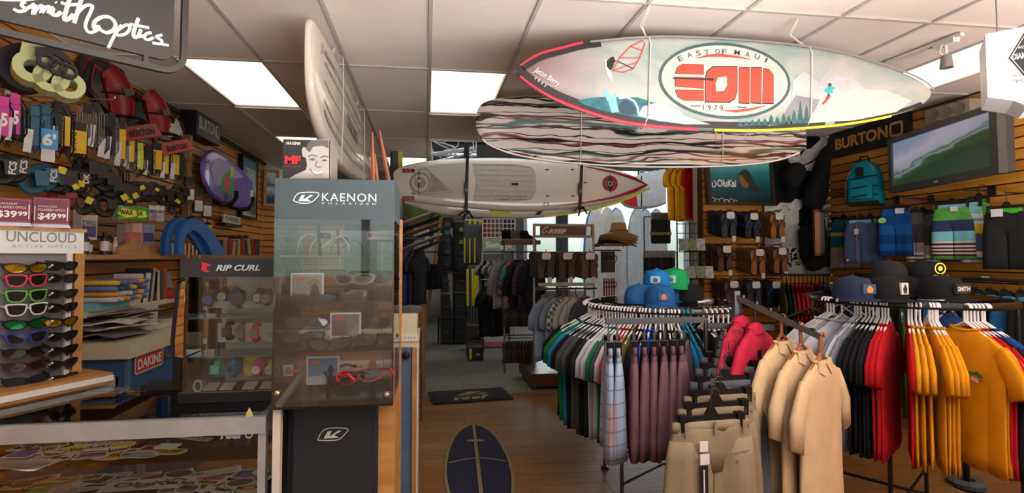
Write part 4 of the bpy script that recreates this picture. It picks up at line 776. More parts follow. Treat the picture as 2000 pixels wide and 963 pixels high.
# goods on the shelves
def bottle(lab, px, X, z, r, h, col, cap):
    d = ray(px, 500); y_ = X/d.x*d.y; e = E('bottle', lab, 'bottle', (X, y_, z)); MB().lathe([(0, 0), (r, 0), (r, h*.72), (r*.8, h*.8), (r*.4, h*.86), (r*.4, h*.9), (0, h*.9)], 12).build('body', M(col, .35), e, 1); MB().lathe([(0, h*.88), (r*.5, h*.88), (r*.5, h), (0, h)], 10).build('cap', cap, e, 1); MB().lathe([(r*1.02, h*.18), (r*1.02, h*.6)], 12).build('label_band', TAGW, e, 1)
bottle('dark bottle nearest the sunglasses rack on the upper shelf', 166, -2.1, z1, .02, .13, (40, 40, 44), BLACK); bottle('grey bottle second on the upper shelf', 174, -2.16, z1, .018, .11, (90, 88, 90), BLACK)
bottle('dark navy bottle in the middle of the upper shelf', 203, -2.1, z1, .024, .15, (24, 26, 44), BLACK); bottle('dark bottle with grey cap behind the navy one', 213, -2.2, z1, .022, .14, (40, 40, 60), DKGREY)
bottle('cream tube standing left of the carved wooden board', 224, -2.1, z1, .015, .12, (190, 160, 120), OFFW)
bottle('orange-labelled bottle left of the blue arched fin', 323, -2.12, z1, .035, .2, (190, 150, 110), WHITE)
p = aX(262, 497, -2.06); o = MB().prism(smooth_pts([(0, 0), (0, .05), (.08, .07), (.14, .115), (.22, .115), (.3, .08), (.5, .075), (.52, 0)], 3), -.012, .012).build('carved_board', OAK, None, False, (-2.06, aX(230, 497, -2.06).y, z1)); o.rotation_euler = (0, 0, math.pi/2); tag(o, 'small carved wooden board with a hump on the upper shelf', 'board')
# blue arched fins
for k, (px, lab, c) in enumerate(((352, 'blue arched fin with striped inner face on the upper shelf', (30, 80, 150)), (372, 'second blue arched fin leaning behind the striped one', (40, 96, 170)))):
    p = aX(px-34+k*6, 497, -2.0+.05*k); P = smooth_pts([(0, 0), (.0, .12), (.06, .24), (.2, .3), (.4, .24), (.62, .06), (.66, 0)], 4); I = smooth_pts([(.07, 0), (.07, .1), (.1, .17), (.2, .2), (.33, .14), (.44, .03), (.46, 0)], 4)
    e = E('arched_fin', lab, 'fin', (p.x, p.y, z1)); e.rotation_euler = (0, 0, rad(80)); MB().prism_strip(P, I, -.02, .02).build('arch', M(c, .45), e); 
    for j in range(5): MB().b2((.09+.05*j, -.012, 0), (.105+.05*j, -.006, .09+.02*j-(.012*j*j))).build('stripe', M((196, 166, 110)), e)
# tan card rack and small books right end of the upper shelf
rnd = random.Random(5)
for i in range(14):
    px = 418+i*5.6; d = ray(px, 490); X = -2.12; y_ = X/d.x*d.y; c = rnd.choice(((190, 170, 120), (150, 60, 50), (206, 196, 170), (110, 90, 60), (60, 70, 90), (180, 120, 60))); h = .14+.05*rnd.random()
    o = MB().b2((-.09, -.012, 0), (.09, .012, h)).build('booklet', M(c, .5), None, False, (X, y_, z1), (0, rad(rnd.uniform(-6, 6)), 0)); tag(o, 'thin booklet standing in the row right of the blue fins', 'booklet', 'booklets on the upper shelf')
# crayon-like wax tubes in a carton, white boxes, books on lower shelf
e = E('tube_carton', 'open blue carton on the lower shelf beside the sunglasses rack', 'carton', (-2.08, aX(178, 610, -2.08).y, z2))
MB().b2((-.11, -.16, 0), (.11, .30, .05)).build('tray', M((110, 160, 180), .5), e)
for i in range(24):
    r_, c_ = divmod(i, 6); col = rnd.choice(((200, 170, 60), (190, 190, 196), (90, 110, 160), (206, 140, 60), (60, 70, 100)))
    o = MB().lathe([(0, 0), (.014, 0), (.016, .004), (.016, .19), (.012, .2), (0, .2)], 8).build('wax_tube', M(col, .5), None, 1, (-2.07, aX(178, 610, -2.08).y-.12+c_*.07+.02*(r_ % 2), z2+.066+r_*.034), (0, rad(90), 0)); tag(o, 'colour-tipped tube stacked in the blue carton on the lower shelf', 'tube', 'tubes in the blue carton')
for k in range(2):
    o = MB().b2((-.1, -.06, 0), (.1, .06, .085)).build('white_box', OFFW, None, False, (-2.06, aX(232, 600, -2.06).y, z2+k*.087)); tag(o, ('lower' if k == 0 else 'upper')+' of two white boxes beside the tube carton', 'box'); Fl(o, [(.101, 0)]*0 or [(-.03, .03), (.03, .03), (.03, .06), (-.03, .06)], BLACK, -.0615, 'mark')
cs = [(200, 196, 186), (30, 30, 34), (206, 200, 190), (190, 186, 180), (40, 44, 60), (170, 160, 140), (30, 30, 30), (150, 40, 44), (196, 190, 180), (60, 56, 52), (90, 80, 70), (180, 60, 50)]
for i, c in enumerate(cs):
    px = 246+i*5; d = ray(px, 560); X = -2.1; y_ = X/d.x*d.y; h = .2+.05*rnd.random(); o = MB().b2((-.09, -.015, 0), (.09, .015, h)).build('book', M(c, .5), None, False, (X, y_, z2), (rad(-10 if i < 7 else 4), 0, 0)); tag(o, ['cream', 'black', 'ivory', 'white', 'navy', 'tan', 'dark', 'maroon', 'pale grey', 'charcoal', 'brown', 'red'][i]+' book in the row on the lower shelf', 'book', 'books on the lower shelf')
o = MB().lathe([(0, 0), (.05, .0), (.062, .03), (.05, .07), (0, .085)], 14).build('red_cap', M((140, 30, 34), .6), None, 1, (-2.02, aX(330, 590, -2.02).y, z2)); tag(o, 'red cap on the lower shelf beside the mirror', 'cap')
o = MB().box((0, 0, .1), (.3, .012, .2), rotm(rad(-12))).build('grey_folder', M((120, 120, 122), .5), None, False, (-2.1, aX(310, 590, -2.1).y, z2), (0, 0, rad(80))); tag(o, 'grey folder leaning behind the red cap', 'folder')
# papers and magazines on the back counter
for i in range(14):
    w, d_ = .26+.06*rnd.random(), .34; z_ = ZB+.003+i*.012; e = MB(); n_ = 6; top = []; 
    g = [[((-.5+u/n_)*w, (-.5+v/3)*d_, .01*math.sin(u*1.3+i)+.006*math.cos(v+i*2)) for u in range(n_+1)] for v in range(4)]
    vs = [q for r_ in g for q in r_]; fs = [(v*(n_+1)+u, v*(n_+1)+u+1, (v+1)*(n_+1)+u+1, (v+1)*(n_+1)+u) for v in range(3) for u in range(n_)]
    lo = [(a, b2, c-.008) for a, b2, c in vs]; N = len(vs); e.add(vs+lo, fs+[tuple(N+k for k in reversed(f)) for f in fs]+[(u, u+N, u+N+1, u+1) for u in range(n_)]+[(3*(n_+1)+u+1, 3*(n_+1)+u+1+N, 3*(n_+1)+u+N, 3*(n_+1)+u) for u in range(n_)]+[(v*(n_+1), (v+1)*(n_+1), (v+1)*(n_+1)+N, v*(n_+1)+N) for v in range(3)]+[((v+1)*(n_+1)+n_, v*(n_+1)+n_, v*(n_+1)+n_+N, (v+1)*(n_+1)+n_+N) for v in range(3)])
    c = rnd.choice(((186, 182, 178), (160, 156, 156), (190, 186, 180), (110, 106, 110)))
    o = e.build('paper_sheaf', M(c, .7, var=.25, sc=50), None, False, (-2.0+rnd.uniform(-.05, .06), Y0+.22+rnd.uniform(-.06, .25), z_), (0, 0, rad(rnd.uniform(-25, 25)))); tag(o, 'rumpled sheaf of papers in the pile on the cream back counter', 'paper', 'papers piled on the back counter')
for k in range(3):
    o = MB().b2((-.16, -.11, 0), (.16, .11, .022)).build('magazine', M(((196, 190, 180), (206, 202, 190), (180, 170, 130))[k], .5, var=.2, sc=30), None, False, (-2.05, Y0+.8+.22*k, ZB+.001), (0, 0, rad(10*k))); tag(o, ['nearest pale magazine', 'middle pale magazine', 'yellowish magazine'][k]+' on the cream back counter behind the papers', 'magazine'); T(o, 'SURFER', -.12, .03, .2, .05, DKGREY, 0, fn=lambda p: (p[0], p[2], .023), bold=.02)
o = MB().b2((-.2, -.3, 0), (.16, .3, .16)).build('paper_box', M((176, 172, 160), .6), None, False, (-2.15, Y0+.55, ZB+.001)); tag(o, 'long pale file box under the lower shelf on the back counter', 'box')
# ---- sunglasses rack
rl = (-1.479, 2.42, ZT+.006); rr = rad(60); rk = E('sunglasses_rack', 'sunglasses rack with white header and wooden base on the glass counter', 'display rack', rl, rr); L = vp(rl, rr)
GP = M((112, 110, 110), .45, var=.04); zt = L(60, 450)[1]; zb_ = L(60, 495)[1]
MB().b2((-.62, .0, .05), (.0, .012, zb_)).build('back_panel', GP, rk)
MB().prism([(-.62, zb_), (.035, zb_-.0), (.035, zt), (-.62, zt)], -.02, .02).build('header', M((206, 210, 208), .12, var=.03), rk); T(rk, 'UNCLOUD', L(6, 470)[0], zb_+.045, L(143, 470)[0]-L(6, 470)[0], .04, M((120, 122, 122), .3), -.022); T(rk, 'ACTIVE OPTICS', L(16, 485)[0], zb_+.022, L(143, 485)[0]-L(16, 485)[0], .012, M((150, 152, 152), .3), -.022, space=1.4)
MB().b2((-.63, -.03, zt), (.04, .03, zt+.012)).build('cap_board', OAK, rk); MB().b2((.0, -.03, .05), (.035, .03, zb_)).build('side_post', OAK, rk); MB().b2((-.025, -.02, .05), (-.005, -.004, zb_)).build('clip_rail', OFFW, rk)
MB().prism([(-.66, 0), (.10, 0), (.10, .045), (-.66, .045)], -.13, .12).build('base', OAK, rk); MB().b2((-.66, -.134, .012), (.102, -.13, .034)).build('base_strip', WHITE, rk); MB().b2((.10, -.13, .012), (.103, .12, .034)).build('base_strip', WHITE, rk)
def eyewear(label, loc, rz, fm, lm, kind='way', group=None, name='sunglasses', tilt=0, scale=1, rot=None):
    e = E(name, label, 'sunglasses', loc, rz, group, rot); e.scale = (scale,)*3
    if not rot: e.rotation_euler = (tilt, 0, rz)
    w, h = (.028, .021) if kind == 'way' else (.032, .019)
    for s in (-1, 1):
        if kind == 'way': base = [(-1, .9), (-.4, 1.08), (.4, 1.1), (1.08, .95), (1.02, .2), (.8, -.7), (.2, -1), (-.5, -.85), (-.9, -.2)]
        else: base = [(-1, .5), (-.4, .9), (.4, .95), (1.05, .75), (1.2, .2), (.9, -.5), (.3, -.95), (-.5, -.85), (-.95, -.2)]
        P = smooth_pts([(s*x*w, z*h) for x, z in base+[base[0]]], 2)[:-1]; cx = s*.0355
        cv = lambda x: .10*(abs(x)/.07)**2*.14
        o1 = [(cx+x*1.16, z*1.2) for x, z in P]; i1 = [(cx+x*.96, z*.96) for x, z in P]
        mb = MB(); mb.ring(o1, i1, -.003, .002); mb.v = [(x, y_+cv(x), z) for x, y_, z in mb.v]; mb.build('rim', fm, e)
        mb = MB(); mb.prism([(cx+x, z) for x, z in P], -.0008, .0008); mb.v = [(x, y_+cv(x), z) for x, y_, z in mb.v]; mb.build('lens', lm, e)
        MB().tube([(s*.068, .014, .012), (s*.072, .03, .012), (s*.068, .09, .01), (s*.064, .125, -.008)], .0035, 6, flat=1.4).build('temple', fm, e, 1)
    MB().bar((-.009, .0, .008), (.009, 0, .008), .006, .006).build('bridge', fm, e)
    return e
LD = M((26, 22, 22), .08, spec=.7); LG = M((190, 150, 30), .08, .8, var=.5, sc=20); LGR = M((40, 130, 70), .08, .8, var=.6, sc=20); LB_ = M((40, 30, 26), .1); FB = M((18, 18, 20), .25); FBR = M((46, 30, 24), .3)
ROWS = (524, 548, 578, 604, 632, 659, 687, 713, 742)
C1 = [(FB, LG, 'black sunglasses with gold mirror lenses, top of rack front column', 'wrap'), (M((200, 50, 80), .3), LD, 'pink-framed sunglasses on the rack', 'way'), (M((90, 160, 60), .3), LD, 'green-framed sunglasses on the rack', 'way'), (M((200, 200, 200), .3), LD, 'white-framed sunglasses on the rack', 'way'), (FB, LGR, 'black sunglasses with green mirror lenses on the rack', 'wrap'), (M((44, 60, 150), .3), LD, 'blue-framed sunglasses on the rack', 'way'),
      (FB, LD, 'plain black sunglasses under the blue-framed pair', 'wrap'), (M((60, 20, 26), .3), LD, 'dark red-tinged sunglasses second from rack bottom', 'wrap'), (FB, M((40, 50, 60), .06, .5), 'black sunglasses with bluish lenses at rack bottom', 'wrap')]
ORD = ['top', 'second', 'third', 'fourth', 'fifth', 'sixth', 'seventh', 'eighth', 'lowest']
def onrack(px, py, y_): x, z = L(px, py); d = Vector((math.cos(rr), math.sin(rr), 0)); nn = Vector((math.sin(rr), -math.cos(rr), 0)); return Vector(rl)+d*x+nn*y_+Vector((0, 0, z))
for i, py in enumerate(ROWS):
    fm, lm, lab, kd = C1[i]; eyewear(lab, onrack(40, py, .05), rr-rad(6), fm, lm, kd, 'sunglasses on the counter rack', tilt=rad(8), scale=.92)
    eyewear('dark %s in the rack middle column, %s row' % ('brown sunglasses' if i in (1, 2, 7) else 'yellow-lensed sunglasses' if i == 4 else 'black sunglasses', ORD[i]), onrack(108, py-4, .05), rr+rad(6), FBR if i in (1, 2, 7) else FB, LG if i == 4 else LD, 'wrap', 'sunglasses on the counter rack', tilt=rad(8), scale=.85)
    eyewear('black sunglasses on the right side of the rack, %s row' % ORD[i], onrack(146, py-4, -.02), rr+rad(60), FB, LD, 'wrap', 'sunglasses on the counter rack', tilt=rad(8))
    for px in (112,):
        x, z = L(px-30, py-2); MB().tube([(x, .0, z), (x, -.05, z), (x, -.07, z+.01)], .004, 5).build('peg', OFFW, rk)
# price cards on the rack
MAR = M((104, 26, 56), .45)
for px, lab, tx in ((22, 'maroon price card at the left edge on the sunglasses rack', '$39.99'), (100, 'maroon price card reading $49.99 on the sunglasses rack', '$49.99')):
    p = onrack(px, 440, .0); e = E('price_card', lab, 'price card', (p.x, p.y, rl[2]+zt+.013), rad(30)); L_ = vp(e.location, rad(30)); w = .115; h = L_(px, 387)[1]
    MB().b2((-w/2, -.012, .012), (w/2, -.004, h)).build('card', MAR, e); St(e, [(-w/2+.006, .018), (w/2-.006, .018), (w/2-.006, h-.006), (-w/2+.006, h-.006)], .0015, M((190, 120, 140)), -.0135, 'border', True); T(e, tx[:3], -w*.36, .03, w*.5, .03, WHITE, -.014, bold=.03); T(e, tx[4:], w*.16, .04, w*.24, .018, WHITE, -.014, bold=.03)
    T(e, 'POLARIZED OPTICS', -w*.36, .068, w*.72, .009, WHITE, -.014); T(e, 'SUNCLOUD', -w*.36, .083, w*.5, .007, WHITE, -.014, shear=.3)
    for s in (-1, 1): MB().b2((s*w*.44-.0015, -.0142, .03), (s*w*.44+.0015, -.0125, .085)).build('bar', WHITE, e)
    MB().prism([(-w*.52, 0), (w*.56, 0), (w*.48, .014), (-w*.5, .014)], -.03, .02).build('stand', M((186, 180, 200), .3), e)
o = eyewear('dark goggles between the two maroon price cards', onrack(58, 433, -.05)+Vector((0, 0, .018)), rad(30), FB, LD, 'wrap', scale=.9)
# ---- mirror behind the watch case
ml = aY(365, 700, 2.45); mr_ = E('countertop_mirror', 'tilted countertop mirror with blue-black rim behind the watch case', 'mirror', (ml.x, 2.31, ZT+.006)); L = vp(mr_.location, 0)
P = smooth_pts([L(*p) for p in ((352, 552), (360, 546), (420, 546), (428, 560), (428, 690), (415, 702), (348, 700), (338, 680), (340, 640), (350, 556))]+[L(352, 552)], 3)[:-1]
MB().ribbon(P, .012, -.008, .01, closed=True).build('rim', M((30, 30, 60), .3), mr_, rot=(rad(0), 0, 0)); MB().prism(P, -.002, .006).build('glass', M((200, 204, 204), .03, 1, var=.02), mr_); MB().b2((-.1, -.03, 0), (.14, .06, .02)).build('foot', BLACK, mr_); MB().b2((.0, .01, 0), (.03, .03, .12)).build('stem', BLACK, mr_)
# ---- watch case
YW = 2.06; wa, wb_ = aY(350, 600, YW).x, -.56; wc = E('watch_case', 'glass watch case with black header and red wave logo on the counter', 'display case', (wa, YW, ZT+.007)); L = vp(wc.location, 0); ww = wb_-wa
zh0, zh1 = L(400, 541)[1], L(400, 505)[1]; zb0 = L(400, 768)[1]
MB().b2((0, 0, 0), (ww, .22, zb0)).build('base', PLBLK, wc); MB().b2((0, 0, zh0), (ww, .22, zh1)).build('header', M((40, 41, 46), .35), wc)
x, z = L(422, 529); T(wc, 'RIP CURL', x, z, L(508, 529)[0]-x, .022, M((190, 196, 206), .3), -.002, shear=.3, bold=.03); Fl(wc, smooth_pts([L(*p) for p in ((391, 512), (402, 513), (413, 519), (406, 520), (404, 526), (410, 531), (399, 531), (393, 525), (396, 518), (391, 512))], 2)[:-1], M((190, 40, 44)), -.002, 'wave_logo')
x0 = L(358, 640)[0]
for nm, a, b_ in (('front_glass', (x0, .004, zb0), (ww-.005, .007, zh0)), ('side_glass', (x0, .005, zb0), (x0+.004, .2, zh0))): MB().b2(a, b_).build(nm, GLASS, wc)
MB().b2((x0+.08, .19, zb0), (ww-.01, .2, zh0)).build('back_panel', M((190, 197, 200), .5), wc)
shz = [L(400, 622)[1], L(400, 698)[1]]
for z in shz: MB().b2((x0+.01, .02, z-.005), (ww-.01, .18, z)).build('glass_shelf', M((90, 130, 130), .1), wc)
MB().b2((L(405, 640)[0], .10, L(460, 676)[1]), (ww-.012, .11, L(460, 637)[1])).build('backdrop_card', OFFW, wc); x, z = L(507, 668); 
for k, s_ in enumerate(('5', 'Limi', 'Wate')): T(wc, s_, x+(.018 if k == 0 else 0), z+.027-k*.014, (.008 if k == 0 else .03), .011, BLACK, .098)
x, z = L(412, 664); T(wc, 'RIP', x, z, .022, .007, BLACK, .098, shear=.3)
for px, c in ((415, (206, 150, 130)), (470, (220, 200, 90)), (505, (150, 170, 200)), (525, (200, 190, 120))):
    x, z = L(px, 740); MB().b2((x-.03, .12, z-.015), (x+.045, .13, z+.06)).build('photo_card', M(c, .4, var=.4, sc=25), wc)
MB().b2((L(390, 640)[0], .06, L(460, 604)[1]), (ww-.012, .10, L(460, 588)[1]-.005)).build('riser', M((140, 146, 150), .3), wc)
def watch(lab, px, py, y_, col, face, r=.019, digital=False, rz=0):
    x, z = L(px, py); e = E('watch', lab, 'watch', (wa+x, YW+y_, wc.location.z+z), rz, 'watches in the glass case')
    MB().tube([(0, .03-.03*math.cos(a), .034*math.sin(a)) for a in [2*math.pi*k/16 for k in range(16)]], .011, 6, True, flat=.35).build('strap', M(col, .45), e, 1)
    f_ = rotm(rad(90))
    if digital: MB().box((0, -.006, 0), (.032, .012, .034)).build('case', M(col, .4), e); MB().box((0, -.0125, .002), (.02, .002, .018)).build('display', M(face, .3), e)
    else: MB().lathe([(0, 0), (r, 0), (r, .010), (r*.85, .013), (0, .012)], 18, R=f_).build('case', M(col, .3, .3), e, 1); MB().lathe([(0, .0125), (r*.78, .0135), (0, .014)], 16, R=f_).build('dial', M(face, .3), e, 1); MB().bar((0, -.0145, 0), (.006, -.0145, .008), .0015, .001).bar((0, -.0145, 0), (-.009, -.0145, .002), .0015, .001).build('hands', BLACK, e)
z_ = 0
watch('bronze watch with blue dial, first on the top shelf', 397, 588, .05, (90, 66, 56), (60, 90, 140), .023); watch('dark red watch with white dial on the top shelf', 416, 583, .09, (110, 40, 44), (150, 150, 150), .021); watch('blue strapped watch on the top shelf', 438, 585, .09, (50, 80, 140), (40, 60, 110), .02); watch('large grey watch in front on the top shelf', 457, 587, .04, (80, 80, 84), (60, 60, 64), .024)
watch('dark green watch with pale dial on the top shelf', 494, 584, .06, (50, 80, 60), (150, 160, 150), .021); watch('grey-green watch right on the top shelf', 512, 585, .05, (90, 96, 80), (120, 116, 110), .022)
watch('black digital watch on the white card shelf', 434, 652, .05, (26, 26, 28), (60, 70, 60), digital=True); watch('grey digital watch beside the black one', 456, 656, .07, (104, 106, 112), (90, 96, 100), digital=True); watch('red watch on the white card shelf', 488, 655, .05, (190, 70, 60), (120, 140, 100), digital=True)
watch('mint green watch on the bottom shelf', 411, 727, .05, (90, 190, 160), (120, 200, 170), digital=True); watch('bright blue watch on the bottom shelf', 444, 726, .04, (40, 130, 180), (30, 50, 60), digital=True); watch('pink watch on the bottom shelf', 494, 726, .04, (220, 110, 150), (230, 210, 200), .02); watch('yellow watch on the bottom shelf', 520, 728, .05, (210, 190, 60), (180, 190, 190), .02)
for px in (398, 430, 475, 510): x, z = L(px, 752); MB().box((x+.01, .05, zb0+.012), (.045, .05, .006), rotm(rad(15))).build('watch_stand', OFFW, wc)
x, z = L(380, 762); MB().tube([(x+.014*math.cos(a), .03, zb0+.02+.02*math.sin(a)) for a in [2*math.pi*k/14 for k in range(14)]], .005, 6, True, flat=1.5).build('ring_stand', OFFW, wc, 1)
# ---- tall clear sunglasses tower
YT = 1.85; ta, tb = aY(533, 600, YT).x, aY(769, 600, YT).x; tw = tb-ta; td = .40
kt = E('display_tower', 'tall clear sunglasses tower with slate header and black cabinet base', 'display case', (ta, YT, 0)); L = vp(kt.location, 0)
SLATE = M((64, 76, 82), .5, var=.05); zh0, zh1, zc0_, zc1 = L(600, 428)[1], L(600, 349)[1], L(600, 795)[1], 0
MB().b2((0, 0, zh0), (tw, td, zh1)).build('header', SLATE, kt)
x, z = L(629, 393); T(kt, 'KAENON', x, z, L(735, 393)[0]-x, L(629, 377)[1]-z, M((220, 224, 224), .4, var=.02), -.002, space=1.12); T(kt, 'POLARIZED', x, L(629, 399)[1], L(735, 399)[0]-x, .006, M((210, 214, 214), .4), -.002, space=1.9)
def kaenon_logo(par, L, pts, s, y_, mats):
    P = [L(*p) for p in pts]; St(par, smooth_pts(P+[P[0]], 3)[:-1], s*.06, mats, y_, 'logo_outline', True)
    x0, z0 = min(p[0] for p in P), min(p[1] for p in P); x1, z1_ = max(p[0] for p in P), max(p[1] for p in P); w, h = x1-x0, z1_-z0; q = lambda a, b_: (x0+a*w, z0+b_*h)
    Fl(par, [q(.2, .18), q(.32, .72), q(.46, .8), q(.38, .3), q(.68, .78), q(.8, .74), q(.55, .42), q(.72, .18)], mats, y_, 'logo_mark')
LW = M((220, 224, 224), .4, var=.02)
kaenon_logo(kt, L, ((573, 392), (580, 380), (592, 376), (622, 377), (617, 388), (606, 396), (588, 397)), .05, -.002, LW)
for nm, a, b_ in (('front_pane', (0, 0, zc0_), (tw, .005, zh0)), ('side_pane', (0, 0, zc0_), (.005, td, zh0)), ('side_pane', (tw-.005, 0, zc0_), (tw, td, zh0)), ('back_pane', (0, td-.005, zc0_), (tw, td, zh0)), ('floor_pane', (0, 0, zc0_-.006), (tw, td, zc0_))): MB().b2(a, b_).build(nm, ACRY, kt)
for py in (500, 592, 690): z = L(600, py)[1]; MB().b2((.01, .03, z-.003), (tw-.01, td-.03, z+.003)).build('clear_shelf', ACRY, kt)
for x in (.05, .16, .33, .40): MB().b2((x-.002, td-.03, zc0_), (x+.002, td-.025, zh0)).build('back_divider', ACRY, kt)
for px, py in ((541, 769), (755, 772)): x, z = L(px, py); MB().lathe([(0, 0), (.010, .001), (.011, .006), (.007, .011), (0, .012)], 14, (x, -.001, z), R=rotm(rad(90))).build('standoff', M((200, 180, 150), .2, 1), kt, 1)
MB().bar((.02, .01, zc0_+.005), (.09, .25, zc0_+.12), .02, .012).build('acrylic_rod', M((180, 180, 180), .2), kt)
CB = M((34, 38, 42), .5, var=.05); cx0, cx1 = aY(562, 900, 1.98).x-ta, aY(738, 900, 1.98).x-ta; cy = .13
MB().b2((cx0, cy, 0), (cx1, td, zc0_-.006)).build('cabinet_body', CB, kt); zd = L(600, 806)[1]-.02
dr = MB().b2((cx0+.02, cy-.012, .05), (cx1-.02, cy, zd)).build('cabinet_door', CB, kt); L5 = vp((ta, YT+cy, 0), 0); kaenon_logo(dr, L5, ((622, 857), (630, 841), (646, 834), (680, 835), (675, 845), (662, 856), (640, 858)), .05, cy-.014, M((190, 194, 194), .4))
MB().b2((cx0-.03, .1, 0), (cx0, td, zc0_-.006)).build('cabinet_side', PLBLK, kt)
MB().b2((.0, .02, .0), (.025, .05, zc0_-.01)).build('pale_leg', OFFW, kt); MB().b2((cx1, cy+.01, 0), (tw, td, zc0_-.01)).build('wood_side', OAK, kt)
# picture cards in the tower
def card(lab, px0, py0, px1, py1, y_, base, figs):
    a, b_ = L(px0, py1), L(px1, py0); k = (YT+y_)/YT; e = E('picture_card', lab, 'card', (ta+a[0], YT+y_, a[1])); Lc = vp(e.location, 0); w, h = Lc(px1, py1)[0]-Lc(px0, py1)[0], Lc(px0, py0)[1]-Lc(px0, py1)[1]; e.location = aY(px0, py1, YT+y_)
    Lc = vp(e.location, 0); MB().b2((0, 0, 0), (w, .004, h)).build('card', WHITE, e); MB().b2((.006, -.001, .006), (w-.006, 0, h-.006)).build('print', base, e)
    for pts, c in figs: Fl(e, [Lc(*p) for p in pts], M(c, .5), -.0025, 'figure')
    x, z = Lc(px0+8, py0+14); Fl(e, smooth_pts([(x, z), (x+.02, z+.012), (x+.04, z+.008), (x+.025, z-.002), (x, z)], 2)[:-1], M((206, 90, 50)), -.003, 'orange_logo')
SKYM = poster_mat([(0, (170, 186, 200)), (.4, (110, 140, 170)), (1, (70, 110, 160))], 3)
card('picture card with a sunhat figure in the upper tower', 567, 533, 632, 583, .14, M((150, 152, 156), .5), [([(605, 580), (608, 560), (615, 552), (622, 560), (626, 580)], (90, 60, 56)), ([(600, 556), (606, 546), (620, 544), (626, 553), (615, 556)], (150, 130, 80)), ([(595, 580), (600, 565), (608, 580)], (170, 172, 180))])
card('picture card with a brown shape in the middle of the tower', 644, 611, 705, 660, .08, M((120, 116, 124), .5), [([(648, 655), (650, 625), (675, 615), (678, 655)], (110, 86, 84)), ([(680, 655), (700, 630), (702, 655)], (150, 140, 140))])
card('blue picture card with a standing figure at the tower bottom', 598, 697, 662, 752, .10, SKYM, [([(640, 722), (644, 712), (650, 714), (652, 724), (646, 738)], (30, 36, 60)), ([(600, 748), (602, 736), (640, 732), (655, 740), (640, 748)], (190, 206, 214))])
card('pale card at the left of the tower bottom', 553, 714, 572, 735, .10, M((130, 134, 138), .5), [])
def tglass(lab, px, py, y_, rz, fm, lm, tilt=0, sc=1): eyewear(lab, aY(px, py, YT+y_), rad(rz), fm, lm, 'wrap', 'sunglasses in the clear tower', tilt=rad(tilt), scale=sc)
tglass('clear-framed sunglasses in the upper right of the tower', 690, 545, .2, -10, M((120, 120, 124), .2), LD); tglass('black wire sunglasses behind the upper right pair', 726, 543, .28, -20, FB, LD); tglass('dark sunglasses on the upper right tower shelf', 676, 578, .15, 10, FB, LD); tglass('grey sunglasses at the right of the upper tower shelf', 728, 574, .26, -10, DKGREY, LD)
tglass('smoke sunglasses before the sunhat card', 610, 588, .08, 0, DKGREY, M((70, 74, 80), .1)); tglass('black sunglasses with grey lenses at the left of the middle shelf', 588, 660, .06, 5, FB, M((60, 70, 84), .1)); tglass('smoke sunglasses second from the left on the middle shelf', 600, 632, .1, 0, DKGREY, M((80, 86, 96), .1))
tglass('wide black sunglasses before the brown picture card', 645, 672, .05, 12, FB, M((70, 74, 70), .1)); tglass('dark red sunglasses right of centre on the middle shelf', 690, 664, .08, -8, M((70, 28, 26), .3), LD); tglass('black and red sunglasses at the right of the middle shelf', 726, 662, .14, -12, M((50, 26, 26), .3), LD); tglass('small dark sunglasses high at the right middle', 722, 632, .22, 0, FB, LD)
tglass('grey-framed sunglasses lying folded at the tower bottom', 640, 742, .06, -62, M((60, 60, 64), .3), LD, 12, 1.05); tglass('bright red-framed sunglasses lying at the tower bottom', 700, 735, .05, -150, M((190, 40, 44), .3), LD, 12, 1.1)
hs = E('eyewear_stand', 'black stand with drooping pale hooks in the top of the tower', 'stand', aY(627, 500, YT+.18)); Lh = vp(hs.location, 0)
for P in ([(625, 462), (600, 458), (585, 470), (579, 500)], [(640, 462), (620, 465), (608, 480), (604, 500)], [(650, 465), (640, 475), (620, 490), (612, 498)], [(655, 466), (666, 462), (680, 478), (681, 500)]): MB().tube([(a, 0, b_) for a, b_ in smooth_pts([Lh(*p) for p in P], 4)], .0025, 6).build('hook_arm', OFFW, hs, 1)
MB().tube([(x, 0, z) for x, z in (Lh(622, 430), Lh(622, 460), Lh(626, 500))], .006, 6).lathe([(0, -.01), (.02, -.008), (.02, .01), (0, .012)], 10, (Lh(635, 461)[0], 0, Lh(635, 461)[1])).build('post', PLBLK, hs, 1)
e = E('mini_sign', 'small white lettered sign at the right inside the tower', 'sign', aY(716, 468, YT+.25)); Lc = vp(e.location, 0); w, h = Lc(768, 468)[0], Lc(716, 452)[1]; MB().b2((0, 0, 0), (w, .01, h)).build('plate', M((190, 192, 196), .4), e); T(e, 'KAENON', w*.32, h*.3, w*.64, h*.42, M((90, 96, 104)), -.002); Fl(e, [(w*.05, h*.3), (w*.1, h*.75), (w*.28, h*.8), (w*.2, h*.3)], ORED, -.002, 'orange_logo')
